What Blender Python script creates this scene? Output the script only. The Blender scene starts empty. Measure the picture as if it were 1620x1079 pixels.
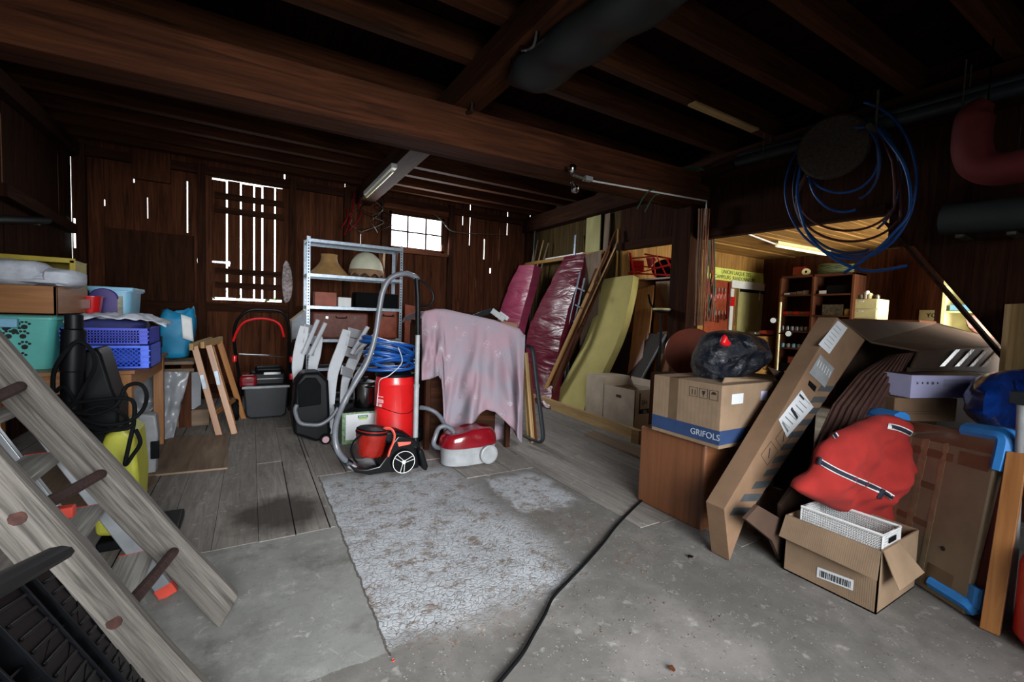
import bpy, math, random
from mathutils import Vector, Matrix
random.seed(7)
S = bpy.context.scene
COL = S.collection
# ---------------------------------------------------------------- camera
CH, YAW, PITCH, ROLL, FPX = 1.15, math.radians(30.7), math.radians(3.2), math.radians(2.0), 695.0
_f = Vector((math.sin(YAW)*math.cos(PITCH), math.cos(YAW)*math.cos(PITCH), -math.sin(PITCH)))
_r = Vector((math.cos(YAW), -math.sin(YAW), 0)); _u = _r.cross(_f)
RR = _r*math.cos(ROLL)+_u*math.sin(ROLL); UU = _u*math.cos(ROLL)-_r*math.sin(ROLL)
CP = Vector((0, 0, CH))
cam = bpy.data.cameras.new('camera'); camo = bpy.data.objects.new('camera', cam); COL.objects.link(camo)
m = Matrix((RR, UU, -_f)).transposed().to_4x4(); m.translation = CP
camo.matrix_world = m
cam.sensor_width = 36.0; cam.lens = 36.0*FPX/1620; cam.clip_start = 0.02; cam.clip_end = 200
S.camera = camo
# ---------------------------------------------------------------- light
w = bpy.data.worlds.new('sky'); S.world = w; w.use_nodes = True
bg = w.node_tree.nodes['Background']; bg.inputs[0].default_value = (0.95, 0.98, 1.0, 1); bg.inputs[1].default_value = 6.0
def area(name, loc, look, sx, sy, power, col=(1, 1, 1), spread=180):
    l = bpy.data.lights.new(name, 'AREA'); l.shape = 'RECTANGLE'; l.size = sx; l.size_y = sy
    l.energy = power; l.color = col; l.spread = math.radians(spread)
    o = bpy.data.objects.new(name, l); COL.objects.link(o); o.location = loc
    o.rotation_euler = (Vector(look)-Vector(loc)).to_track_quat('-Z', 'Y').to_euler()
    return o
# daylight through the open barn door behind the viewer, the small back window and the lean-to window
area('daylight_door', (0.3, -1.55, 1.35), (0.75, 3.2, -0.1), 2.4, 1.7, 96, (0.95, 0.98, 1.0), 76)
area('daylight_window', (2.17, 6.5, 2.37), (2.3, 4, 1.2), 0.8, 0.5, 60, (0.93, 0.97, 1.0))
area('daylight_hatch', (-0.04, 6.5, 1.95), (0.3, 4, 1.2), 0.7, 1.4, 6, (0.95, 1.0, 0.95))
area('daylight_side_window', (6.1, 0.42, 1.25), (6.0, 3.5, 1.2), 1.5, 1.1, 100, (1.0, 0.97, 0.84), 110)
S.view_settings.view_transform = 'Standard'; S.view_settings.look = 'None'
S.view_settings.exposure = -0.18; S.view_settings.gamma = 1.0; S.view_settings.use_curve_mapping = False
S.cycles.use_denoising = True; S.cycles.max_bounces = 8; S.cycles.sample_clamp_indirect = 6.0
# ---------------------------------------------------------------- photo point -> place in the barn
def ray(px, py): return _f + RR*((px-810)/FPX) - UU*((py-539.5)/FPX)
def FZ(px, py, z=0.0): d = ray(px, py); return CP + d*((z-CH)/d.z)
def PX(px, py, x): d = ray(px, py); return CP + d*(x/d.x)
def PY(px, py, y): d = ray(px, py); return CP + d*(y/d.y)
V = Vector
# ---------------------------------------------------------------- mesh builder
class MB:
    def __init__(s): s.v = []; s.f = []; s.uv = []
    def face(s, pts, uvs):
        n = len(s.v); s.v += [V(p) for p in pts]; s.f.append(tuple(range(n, n+len(pts)))); s.uv.append([tuple(x) for x in uvs])
    def idx(s, vs, fs, uvs):
        n = len(s.v); s.v += [V(p) for p in vs]
        for f, u in zip(fs, uvs): s.f.append(tuple(i+n for i in f)); s.uv.append([tuple(x) for x in u])
    def ob(s, o, a, b, c):                     # box from a corner and three edge vectors
        o, a, b, c = V(o), V(a), V(b), V(c)
        if a.cross(b).dot(c) < 0: a, b = b, a
        P = [o, o+a, o+a+b, o+b, o+c, o+a+c, o+a+b+c, o+b+c]
        F = [(0, 3, 2, 1), (4, 5, 6, 7), (0, 1, 5, 4), (1, 2, 6, 5), (2, 3, 7, 6), (3, 0, 4, 7)]
        E = sorted([a, b, c], key=lambda e: -e.length); e0 = E[0].normalized(); e1 = E[1].normalized(); e2 = E[2].normalized()
        r1, r2 = random.random()*20, random.random()*20
        U = []
        for f in F:
            n = (P[f[1]]-P[f[0]]).cross(P[f[2]]-P[f[0]]).normalized()
            if abs(n.dot(e0)) > .8: U.append([((P[i]-o).dot(e1)*.3+r1, (P[i]-o).dot(e2)+r2) for i in f])
            else:
                q = e2 if abs(n.dot(e1)) > abs(n.dot(e2)) else e1
                U.append([((P[i]-o).dot(e0)+r1, (P[i]-o).dot(q)+r2) for i in f])
        s.idx(P, F, U); return s
    def box(s, c, d, rz=0, R=None):
        M = R if R is not None else Matrix.Rotation(rz, 3, 'Z')
        a, b, e = M @ V((d[0], 0, 0)), M @ V((0, d[1], 0)), M @ V((0, 0, d[2]))
        return s.ob(V(c)-(a+b+e)/2, a, b, e)
    def slab(s, pts, t):                       # polygon pushed along the vector t
        pts = [V(p) for p in pts]; t = V(t); n = len(pts)
        nn = sum(((pts[i]-pts[0]).cross(pts[(i+1) % n]-pts[0]) for i in range(1, n-1)), V((0, 0, 0)))
        if nn.dot(t) > 0: pts = pts[::-1]
        e0 = max((pts[(i+1) % n]-pts[i] for i in range(n)), key=lambda e: e.length).normalized()
        e1 = nn.normalized().cross(e0); r1, r2 = random.random()*20, random.random()*20
        P = pts+[p+t for p in pts]
        F = [tuple(range(n)), tuple(range(2*n-1, n-1, -1))]+[(i, i+n, (i+1) % n+n, (i+1) % n) for i in range(n)]
        U = [[((P[i]-pts[0]).dot(e0)+r1, (P[i]-pts[0]).dot(e1)+r2) for i in f] for f in F[:2]]
        for i in range(n):
            L = (pts[(i+1) % n]-pts[i]).length
            U.append([(r1, r2), (r1, r2+t.length), (r1+L, r2+t.length), (r1+L, r2)])
        s.idx(P, F, U); return s
    def tube(s, path, r, n=8, closed=False, flat=1.0, up=None):
        path = [V(p) for p in path]; k = len(path); rs = r if isinstance(r, (list, tuple)) else [r]*k
        vs = []; prev = None; L = 0; Ls = []
        for i, p in enumerate(path):
            a = path[(i-1) % k] if (closed or i > 0) else p; b = path[(i+1) % k] if (closed or i < k-1) else p
            t = (b-a).normalized() if (b-a).length > 1e-9 else V((0, 0, 1))
            if prev is None:
                q = up and V(up) or (V((0, 0, 1)) if abs(t.z) < .9 else V((1, 0, 0)))
                x = q.cross(t).normalized()
            else: x = (prev-t*prev.dot(t)).normalized()
            prev = x; y = t.cross(x)
            if i: L += (p-path[i-1]).length
            Ls.append(L)
            for j in range(n):
                an = 2*math.pi*j/n; vs.append(p+(x*math.cos(an)+y*math.sin(an)*flat)*rs[i])
        F = []; U = []; r1, r2 = random.random()*20, random.random()*20
        for i in range(k if closed else k-1):
            i2 = (i+1) % k
            for j in range(n):
                j2 = (j+1) % n; F.append((i*n+j, i*n+j2, i2*n+j2, i2*n+j))
                l0 = Ls[i]; l1 = Ls[i2] if i2 else Ls[i]+.05; c = 2*math.pi*rs[i]/n
                U.append([(r1+l0, r2+j*c), (r1+l0, r2+(j+1)*c), (r1+l1, r2+(j+1)*c), (r1+l1, r2+j*c)])
        if not closed:
            F.append(tuple(range(n-1, -1, -1))); U.append([(r1, r2)]*n)
            F.append(tuple((k-1)*n+j for j in range(n))); U.append([(r1, r2)]*n)
        s.idx(vs, F, U); return s
    def lathe(s, prof, c=(0, 0, 0), n=24, axis=None, arc=2*math.pi):
        M = V(axis).to_track_quat('Z', 'Y').to_matrix() if axis is not None else Matrix.Identity(3)
        c = V(c); full = abs(arc-2*math.pi) < 1e-6; m_ = n if full else n+1; vs = []
        for r, z in prof:
            for j in range(m_):
                an = arc*j/n; vs.append(c+M @ V((r*math.cos(an), r*math.sin(an), z)))
        F = []; U = []
        for i in range(len(prof)-1):
            for j in range(n):
                j2 = (j+1) % m_; F.append((i*m_+j, i*m_+j2, (i+1)*m_+j2, (i+1)*m_+j))
                U.append([(prof[i][1], j/n), (prof[i][1], (j+1)/n), (prof[i+1][1], (j+1)/n), (prof[i+1][1], j/n)])
        s.idx(vs, F, U); return s
    def grid(s, fn, nu, nv, su=1, sv=1):
        vs = [V(fn(i/nu, j/nv)) for i in range(nu+1) for j in range(nv+1)]
        F = []; U = []
        for i in range(nu):
            for j in range(nv):
                F.append((i*(nv+1)+j, (i+1)*(nv+1)+j, (i+1)*(nv+1)+j+1, i*(nv+1)+j+1))
                U.append([(i/nu*su, j/nv*sv), ((i+1)/nu*su, j/nv*sv), ((i+1)/nu*su, (j+1)/nv*sv), (i/nu*su, (j+1)/nv*sv)])
        s.idx(vs, F, U); return s
    def build(s, name, mat, parent=None, smooth=35, bevel=0, solid=0, sub=0, seg=2):
        me = bpy.data.meshes.new(name)
        if parent is not None: og = origin_of(parent)
        else:
            xs = [p.x for p in s.v]; ys = [p.y for p in s.v]; zs = [p.z for p in s.v]
            og = V(((min(xs)+max(xs))/2, (min(ys)+max(ys))/2, min(zs)))
        me.from_pydata([tuple(p-og) for p in s.v], [], s.f)
        ul = me.uv_layers.new(name='UVMap'); k = 0
        for u in s.uv:
            for c in u: ul.data[k].uv = c; k += 1
        me.materials.append(mat); me.update()
        o = bpy.data.objects.new(name, me); COL.objects.link(o)
        if parent is not None: o.parent = parent
        else: o.location = og
        if smooth:
            import bmesh
            b = bmesh.new(); b.from_mesh(me); bmesh.ops.remove_doubles(b, verts=b.verts, dist=1e-5)
            bmesh.ops.recalc_face_normals(b, faces=b.faces) if solid == 0 else None
            b.to_mesh(me); b.free(); me.shade_smooth(); me.set_sharp_from_angle(angle=math.radians(smooth))
        if solid:
            d = o.modifiers.new('solid', 'SOLIDIFY'); d.thickness = solid; d.offset = 0
        if bevel:
            d = o.modifiers.new('bevel', 'BEVEL'); d.width = bevel; d.segments = seg; d.limit_method = 'ANGLE'; d.angle_limit = math.radians(40)
        if sub:
            d = o.modifiers.new('sub', 'SUBSURF'); d.levels = sub; d.render_levels = sub
        return o
def origin_of(o):
    p = V(o.location)
    while o.parent: o = o.parent; p = p+V(o.location)
    return p
def thing(name, label, cat, loc, group=None):
    o = bpy.data.objects.new(name, None); COL.objects.link(o); o.location = V(loc); o.empty_display_size = .05
    o['label'] = label; o['category'] = cat
    if group: o['group'] = group
    return o
def tag(o, label, cat, group=None, kind=None):
    o['label'] = label; o['category'] = cat
    if group: o['group'] = group
    if kind: o['kind'] = kind
    return o
def struct(o): o['kind'] = 'structure'; return o
def plabel(o, l): o['label'] = l; return o
def letters(body, o, ex, ey, size, mat, parent, name='lettering', align='CENTER', font_shear=0, bold=0):
    """writing: o = centre point of the line, ex = reading direction, ey = up direction"""
    cu = bpy.data.curves.new(name, 'FONT'); cu.body = body; cu.size = size; cu.align_x = align; cu.align_y = 'CENTER'
    cu.extrude = 0.0004; cu.offset = bold; cu.materials.append(mat)
    tmp = bpy.data.objects.new(name, cu); COL.objects.link(tmp); bpy.context.view_layer.update()
    me = bpy.data.meshes.new_from_object(tmp.evaluated_get(bpy.context.evaluated_depsgraph_get())); bpy.data.objects.remove(tmp)
    me.name = name; ob = bpy.data.objects.new(name, me); COL.objects.link(ob)
    ex = V(ex).normalized(); ez = ex.cross(V(ey)).normalized(); ey = ez.cross(ex)
    M = Matrix((ex, ey, ez)).transposed().to_4x4(); M.translation = V(o)+ez*0.0012-(origin_of(parent) if parent else V((0, 0, 0)))
    if parent: ob.parent = parent
    ob.matrix_basis = M
    return ob
def copy_tree(root, loc, dz=0, label=None):
    r = root.copy(); COL.objects.link(r); r.location = V(loc); r.rotation_euler.z += dz
    if label: r['label'] = label
    for ch in [c for c in root.children]:
        c = ch.copy(); COL.objects.link(c); c.parent = r
        for g in [g for g in ch.children]:
            d = g.copy(); COL.objects.link(d); d.parent = c
    return r
def bez(pts, n=8):                              # smooth path through the points (Catmull-Rom)
    pts = [V(p) for p in pts]; out = []
    for i in range(len(pts)-1):
        p0 = pts[max(i-1, 0)]; p1 = pts[i]; p2 = pts[i+1]; p3 = pts[min(i+2, len(pts)-1)]
        for k in range(n):
            t = k/n; out.append(.5*((2*p1)+(p2-p0)*t+(2*p0-5*p1+4*p2-p3)*t*t+(3*p1-p0-3*p2+p3)*t**3))
    return out+[pts[-1]]
# ---------------------------------------------------------------- materials
def lin(c):
    if isinstance(c, str): c = [int(c[i:i+2], 16)/255 for i in (0, 2, 4)]
    return tuple((x/12.92 if x <= .04045 else ((x+.055)/1.055)**2.4) for x in c[:3])+(1,)
class NT:
    def __init__(s, name):
        s.m = bpy.data.materials.new(name); s.m.use_nodes = True; s.t = s.m.node_tree; s.p = s.t.nodes['Principled BSDF']
    def n(s, ty, **k):
        x = s.t.nodes.new(ty)
        for a, b in k.items(): setattr(x, a, b)
        return x
    def l(s, a, b): s.t.links.new(a, b)
    def coord(s, kind='Object', scale=(1, 1, 1), rot=(0, 0, 0)):
        tc = s.n('ShaderNodeTexCoord'); mp = s.n('ShaderNodeMapping'); mp.inputs['Scale'].default_value = scale; mp.inputs['Rotation'].default_value = rot
        s.l(tc.outputs[kind], mp.inputs[0]); return mp.outputs[0]
    def noise(s, co, scale, detail=4, rough=.55, dist=0):
        x = s.n('ShaderNodeTexNoise'); x.inputs['Scale'].default_value = scale; x.inputs['Detail'].default_value = detail
        x.inputs['Roughness'].default_value = rough; x.inputs['Distortion'].default_value = dist; s.l(co, x.inputs['Vector']); return x.outputs['Fac']
    def ramp(s, fac, stops):
        x = s.n('ShaderNodeValToRGB'); e = x.color_ramp.elements
        while len(e) < len(stops): e.new(.5)
        for q, (p, c) in zip(e, stops): q.position = p; q.color = c if isinstance(c, tuple) and len(c) == 4 else lin(c)
        s.l(fac, x.inputs[0]); return x.outputs[0]
    def mix(s, f, a, b, mode='MIX'):
        x = s.n('ShaderNodeMix'); x.data_type = 'RGBA'; x.blend_type = mode; x.clamp_factor = True
        for i, q in ((0, f), (6, a), (7, b)):
            if hasattr(q, 'links'): s.l(q, x.inputs[i])
            else: x.inputs[i].default_value = q
        return x.outputs[2]
    def math(s, op, a, b=0.0, c=None):
        x = s.n('ShaderNodeMath'); x.operation = op
        for i, q in enumerate((a, b) if c is None else (a, b, c)):
            if hasattr(q, 'links'): s.l(q, x.inputs[i])
            else: x.inputs[i].default_value = q
        return x.outputs[0]
    def bump(s, h, st=.3, d=.01):
        x = s.n('ShaderNodeBump'); x.inputs['Strength'].default_value = st; x.inputs['Distance'].default_value = d; s.l(h, x.inputs['Height'])
        s.l(x.outputs[0], s.p.inputs['Normal'])
    def base(s, c): s.l(c, s.p.inputs['Base Color'])
def plain(name, c, rough=.5, metal=0, var=.12, scale=12, bump=0, coat=0, emis=None, spec=None):
    t = NT(name); p = t.p; p.inputs['Roughness'].default_value = rough; p.inputs['Metallic'].default_value = metal
    co = t.coord('Object'); nz = t.noise(co, scale); a = lin(c)
    d = tuple(x*(1-var*2) for x in a[:3])+(1,); b = tuple(min(1, x*(1+var)) for x in a[:3])+(1,)
    t.base(t.ramp(nz, [(.3, d), (.7, b)]))
    if bump: t.bump(nz, bump, .004)
    if coat: p.inputs['Coat Weight'].default_value = coat
    if spec is not None: p.inputs['Specular IOR Level'].default_value = spec
    if emis: p.inputs['Emission Color'].default_value = lin(emis[0]); p.inputs['Emission Strength'].default_value = emis[1]
    return t.m
def wood(name, dark, light, across=40, along=2.0, rough=.75, bump=.25, stain=.35, spec=.3):
    t = NT(name); t.p.inputs['Roughness'].default_value = rough; t.p.inputs['Specular IOR Level'].default_value = spec
    co = t.coord('UV', (along, across, 1)); g = t.noise(co, 1.0, 6, .6, 1.2)
    co2 = t.coord('UV', (1.2, 5, 1)); g2 = t.noise(co2, 1.0, 3, .5, .4)
    c = t.ramp(g, [(.25, dark), (.75, light)])
    k = t.ramp(g2, [(.3, (1-stain, 1-stain, 1-stain, 1)), (.7, (1.0, 1.0, 1.0, 1))])
    t.base(t.mix(1.0, c, k, 'MULTIPLY')); t.bump(g, bump, .004); return t.m
def card(name, c, corr=260, bump=.12):
    t = NT(name); t.p.inputs['Roughness'].default_value = .8; t.p.inputs['Specular IOR Level'].default_value = .25
    co = t.coord('Object', (1, 1, 1)); nz = t.noise(co, 5, 5); a = lin(c)
    d = tuple(x*.72 for x in a[:3])+(1,)
    t.base(t.ramp(nz, [(.3, d), (.65, a)]))
    wv = t.n('ShaderNodeTexWave'); wv.inputs['Scale'].default_value = corr/6.28; wv.inputs['Distortion'].default_value = .4
    wv.bands_direction = 'X'; t.l(t.coord('UV'), wv.inputs[0]); t.bump(wv.outputs['Fac'], bump, .002); return t.m
M = {}
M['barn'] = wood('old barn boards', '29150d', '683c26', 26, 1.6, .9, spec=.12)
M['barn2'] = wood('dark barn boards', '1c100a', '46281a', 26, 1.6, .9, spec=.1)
M['barn3'] = wood('warm lined boards', '7d5628', 'b98b4a', 22, 1.4, .7)
M['beam'] = wood('ceiling timber', '301a10', '6e3f28', 22, 1.2, .85, spec=.15)
M['joist'] = wood('dark ceiling joist', '2a180f', '5c3620', 22, 1.2, .9, spec=.1)
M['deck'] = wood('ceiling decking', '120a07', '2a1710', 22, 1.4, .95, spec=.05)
M['fresh'] = wood('sawn pine', 'a07c4e', 'cfae7c', 30, 1.5, .65)
M['pine'] = wood('varnished pine', '83502a', 'ad7844', 24, 1.6, .42, .08, .2, .5)
M['grey'] = wood('weathered grey timber', '302b27', '8b857e', 75, 2.6, .85, 1.0, .45)
M['tread'] = wood('pale worn tread', '6d6a64', 'b3afa8', 60, 2.2, .7, .4, .3)
M['teak'] = wood('oiled brown veneer', '6f3d1d', '9d6236', 30, 2.0, .45, .05, .2, .5)
M['ply'] = wood('dirty plywood', '6a5544', '94806c', 14, 1.2, .85)
M['mdf'] = wood('dark red board', '4a1a16', '6b2a22', 10, 2, .6, .05)
M['greenply'] = wood('pale greenish panel', '9b9560', 'b3ac78', 6, 2, .75, .05, .2)
M['white'] = plain('white plastic', 'd9dadb', .45, var=.04)
M['offwhite'] = plain('cream plastic', 'd8cf9c', .5, var=.05)
M['black'] = plain('black plastic', '0c0d10', .42, var=.2, spec=.14)
M['blackm'] = plain('matt black', '0a0b0d', .8, var=.2, spec=.1)
M['dgrey'] = plain('dark grey plastic', '1d2024', .5, spec=.25)
M['mgrey'] = plain('grey plastic', '8b8d90', .45)
M['hosegrey'] = plain('ribbed grey hose', '5d6067', .35, var=.1)
M['nearblack'] = plain('glossy black shell', '08090b', .22, var=.1, spec=.4)
M['alu'] = plain('aluminium', 'b4b9bf', .38, .9, var=.15, scale=8)
M['galv'] = plain('galvanised steel', '949fab', .38, .75, var=.12, scale=30)
M['chrome'] = plain('chrome', 'd0d2d6', .12, 1, var=.03)
M['steel'] = plain('polished steel', '8b8b8e', .2, 1, var=.1)
M['rust'] = plain('rusty iron', '3d211a', .85, .2, var=.3, scale=60, bump=.5)
M['red'] = plain('red plastic', 'c3151b', .3, var=.06)
M['redm'] = plain('red enamel', 'cf1a1c', .35, var=.06, coat=.3)
M['redrub'] = plain('red rubber', 'c4402f', .7)
M['dred'] = plain('dark red lacquer', '6d0d17', .18, var=.1, coat=.6)
M['trred'] = plain('smoky red bin', '7d1810', .12, var=.2, coat=.8)
M['coral'] = plain('coral plastic', 'd8584a', .4, var=.04)
M['green'] = plain('green plastic', '2c6b4f', .5)
M['yellow'] = plain('yellow green plastic', 'a8a838', .45, var=.08)
M['mustard'] = plain('mustard plastic', '9d8a1c', .5, var=.08)
M['teal'] = plain('teal plastic', '5ab3ac', .4, var=.05)
M['lblue'] = plain('pale blue plastic', '7db4d2', .4, var=.05)
M['crate'] = plain('blue crate plastic', '2a3db8', .45, var=.08)
M['crate2'] = plain('royal blue crate plastic', '3d62dd', .45, var=.08)
M['purple'] = plain('purple plastic', '3c2a74', .35, var=.1)
M['hose'] = plain('blue hose rubber', '1a4c94', .3, var=.1)
M['hose2'] = plain('dark blue hose', '1b3866', .4, var=.1)
M['darkhose'] = plain('dark red hose', '4a1a1e', .5)
M['foamblue'] = plain('blue foam', '2f86d8', .55, var=.08)
M['bagblue'] = plain('blue plastic bag', '0f3a86', .22, var=.25, scale=14, bump=.8)
M['bagteal'] = plain('turquoise shopping bag', '1a86b4', .5, var=.15, scale=6, bump=.4)
M['bagblack'] = plain('black bin bag', '15181f', .18, var=.2, scale=16, bump=1.0)
M['foamyel'] = plain('yellow foam', 'b5a765', .9, var=.06, scale=5, bump=.2)
M['cloth'] = plain('red cotton', 'b0201a', .85, var=.08, scale=5)
M['navy'] = plain('navy webbing', '14172b', .8)
M['paper'] = plain('white paper label', 'c9ccd0', .7, var=.04)
M['ink'] = plain('black ink', '1b1b1e', .8)
M['inkg'] = plain('grey ink', '73757a', .8)
M['lblpurp'] = plain('lilac card', 'b9b7dd', .6, var=.03)
M['band'] = plain('blue printed band', '223a63', .75)
M['inkw'] = plain('pale print', 'aab4c2', .8)
M['brownleather'] = plain('brown leather', '66352a', .6, var=.2, scale=20, bump=.3)
M['orangeleather'] = plain('rust brown leather', '8e3c1e', .55, var=.2)
M['shade'] = plain('ochre lamp fabric', '9c7748', .85)
M['shadew'] = plain('cream lamp fabric', 'c4c4ae', .85, var=.05)
M['fringe'] = plain('brown fringe', '8a6a50', .9)
M['towel'] = plain('grey towelling', 'b9bdc8', .95, var=.1, scale=25, bump=.3)
M['plasheet'] = plain('clear dusty plastic sheet', '8b8e93', .3, var=.15, scale=6, bump=.6)
M['tarp'] = plain('dusty dark sheet', '1b1f21', .5, var=.1, scale=3, bump=.3)
M['sign'] = plain('yellow painted board', 'ccd468', .7, var=.05)
M['tin'] = plain('tin', '6b6a60', .4, .5, var=.3, scale=30)
M['wire'] = plain('copper brown cable', 'a0623f', .5, var=.2)
M['greenwire'] = plain('green stakes', '2e5f4c', .6)
M['card'] = card('cardboard', '8c755f')
M['card2'] = card('pale cardboard', 'cdbba6')
M['card3'] = card('dark cardboard', '4c3a30')
M['card4'] = card('brown cardboard', '80654f')
M['tape'] = plain('brown parcel tape', '64523f', .22, var=.1)
M['tapec'] = plain('clear glossy tape', '8a7760', .14, var=.1, scale=30, bump=.4)
M['hazard'] = plain('grey printed stripe', '3f4346', .75)
M['leaf'] = plain('garden greenery', '3f6a22', .9, var=.4, scale=3)
def glass(name, c='ffffff', a=.08):
    t = NT(name); tr = t.n('ShaderNodeBsdfTransparent'); gl = t.n('ShaderNodeBsdfGlossy'); gl.inputs['Roughness'].default_value = .03
    tr.inputs[0].default_value = lin(c); mx = t.n('ShaderNodeMixShader'); mx.inputs[0].default_value = a
    t.l(tr.outputs[0], mx.inputs[1]); t.l(gl.outputs[0], mx.inputs[2]); t.l(mx.outputs[0], t.t.nodes['Material Output'].inputs[0]); return t.m
M['glass'] = glass('window glass')
# ================================================================ the setting
_sn = math.sin
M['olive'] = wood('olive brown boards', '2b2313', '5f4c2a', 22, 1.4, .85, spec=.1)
def floor_mat():
    t = NT('worn concrete and lime crust'); t.p.inputs['Specular IOR Level'].default_value = .3
    co = t.coord('Object'); tc = t.n('ShaderNodeTexCoord'); sp = t.n('ShaderNodeSeparateXYZ')
    geo = t.n('ShaderNodeNewGeometry'); t.l(geo.outputs['Position'], sp.inputs[0]); P = geo.outputs['Position']
    wob = t.noise(P, 3.5, 6, .65); wf = t.noise(P, 14, 4, .6)
    x = t.math('ADD', sp.outputs[0], t.math('MULTIPLY', t.math('SUBTRACT', wob, .5), .35)); y = t.math('ADD', sp.outputs[1], t.math('MULTIPLY', t.math('SUBTRACT', wob, .5), .4))
    def sm(v, a, b):
        mr = t.n('ShaderNodeMapRange'); mr.interpolation_type = 'SMOOTHSTEP'; t.l(v, mr.inputs[0]); mr.inputs[1].default_value = a; mr.inputs[2].default_value = b; return mr.outputs[0]
    big = t.noise(P, 1.6, 6, .6); fine = t.noise(P, 60, 5, .7); mid = t.noise(P, 9, 6, .65, .5)
    conc = t.mix(mid, lin('524f4c'), lin('75726e')); conc = t.mix(sm(big, .45, .65), conc, t.mix(mid, lin('696562'), lin('8c8884')))
    vp = t.n('ShaderNodeTexVoronoi'); vp.inputs['Scale'].default_value = 95; t.l(P, vp.inputs[0]); spk = t.math('MULTIPLY', sm(vp.outputs['Distance'], .34, .22), sm(t.noise(P, 22, 4, .7), .50, .60))
    conc = t.mix(sm(fine, .60, .75), conc, lin('3c3530')); pebc = t.n('ShaderNodeSeparateColor'); t.l(vp.outputs['Color'], pebc.inputs[0]); conc = t.mix(t.math('MULTIPLY', spk, .75), conc, t.mix(sm(pebc.outputs[0], .3, .7), lin('3a332e'), lin('aaa7a3'))); conc = t.mix(t.math('MULTIPLY', sm(wf, .6, .7), .35), conc, lin('b6b3ae'))
    # smooth cast slab on the left
    slab = t.mix(mid, lin('6a6a67'), lin('8c8c88')); slab = t.mix(t.math('MULTIPLY', sm(t.noise(P, 4, 8, .75), .5, .75), .75), slab, lin('a2a29d')); slab = t.mix(t.math('MULTIPLY', sm(fine, .55, .75), .5), slab, lin('4c4843'))
    slab = t.mix(t.math('MULTIPLY', sm(t.noise(P, 2.7, 9, .7), .50, .68), .7), slab, lin('4f4c47')); slab = t.mix(t.math('MULTIPLY', sm(t.noise(P, 16, 8, .8, 1.0), .56, .70), .6), slab, lin('b9b7b3')); slab = t.mix(t.math('MULTIPLY', sm(t.noise(P, 13, 8, .8, 2.0), .60, .66), .7), slab, lin('55504b'))
    xs = t.math('ADD', sp.outputs[0], t.math('MULTIPLY', t.math('SUBTRACT', wf, .5), .03)); ys = t.math('ADD', sp.outputs[1], t.math('MULTIPLY', t.math('SUBTRACT', wf, .5), .03))
    mslab = t.math('MULTIPLY', t.math('LESS_THAN', xs, .40), t.math('GREATER_THAN', ys, 1.42))
    edge = t.math('MULTIPLY', t.math('LESS_THAN', t.math('ABSOLUTE', t.math('SUBTRACT', xs, .40)), .005), t.math('GREATER_THAN', ys, 1.40))
    # flaking lime crust
    vo = t.n('ShaderNodeTexVoronoi'); vo.feature = 'DISTANCE_TO_EDGE'; vo.inputs['Scale'].default_value = 44; vo.inputs['Randomness'].default_value = 1
    wv = t.n('ShaderNodeVectorMath'); wv.operation = 'MULTIPLY_ADD'; nn = t.n('ShaderNodeTexNoise'); nn.inputs['Scale'].default_value = 12; nn.inputs['Detail'].default_value = 5; t.l(P, nn.inputs[0])
    t.l(nn.outputs['Color'], wv.inputs[0]); wv.inputs[1].default_value = (.09, .09, .0); t.l(P, wv.inputs[2]); t.l(wv.outputs[0], vo.inputs['Vector'])
    cell = sm(t.math('ADD', vo.outputs['Distance'], t.math('MULTIPLY', t.math('SUBTRACT', t.noise(P, 35, 6, .8), .5), .30)), -.06, .12)
    crack = t.mix(mid, lin('5e5148'), lin('8a8078')); lime = t.mix(wf, lin('888b8f'), lin('bcc0c5'))
    cover = sm(t.noise(P, 8.5, 10, .85), .41, .50)
    crust = t.mix(t.math('MULTIPLY', t.math('MULTIPLY_ADD', cell, .42, .58), cover), crack, lime)
    dist = t.math('MULTIPLY', t.math('GREATER_THAN', xs, .40), t.math('MULTIPLY', sm(x, 1.42, 1.12), t.math('MULTIPLY', sm(y, 1.38, 1.55), sm(y, 3.35, 2.9))))
    d2 = t.math('MULTIPLY', sm(x, 1.85, 1.75), t.math('MULTIPLY', sm(x, 1.35, 1.42), t.math('MULTIPLY', sm(y, 2.05, 2.2), sm(y, 2.75, 2.6))))
    mc = t.math('MAXIMUM', dist, d2)
    debris = t.mix(sm(t.noise(P, 24, 8, .85), .53, .60), conc, lin('6a4b39')); debris = t.mix(t.math('MULTIPLY', sm(t.noise(P, 30, 6, .8), .62, .68), .8), debris, lin('c9c8c6'))
    halo = t.math('MULTIPLY', t.math('MULTIPLY', sm(x, 2.1, 1.5), sm(x, .3, .5)), sm(y, 1.2, 1.5))
    c = t.mix(t.math('MULTIPLY', halo, sm(t.noise(P, 2.2, 4), .45, .6)), conc, debris)
    c = t.mix(mslab, c, slab); c = t.mix(mc, c, crust); c = t.mix(t.math('MULTIPLY', edge, .75), c, lin('3a2f28'))
    dt = t.noise(P, 1.0, 3); c = t.mix(t.math('MULTIPLY', sm(t.noise(P, 1.3, 5, .6), .5, .7), .3), c, lin('4d4b48'))
    t.base(c); t.p.inputs['Roughness'].default_value = .82
    h = t.math('ADD', t.math('MULTIPLY', mc, t.math('MULTIPLY', cell, .8)), t.math('MULTIPLY', t.math('ADD', mid, t.math('MULTIPLY', fine, .4)), .35)); h = t.math('ADD', h, t.math('MULTIPLY', mslab, .5))
    t.bump(h, .6, .009); return t.m
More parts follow.
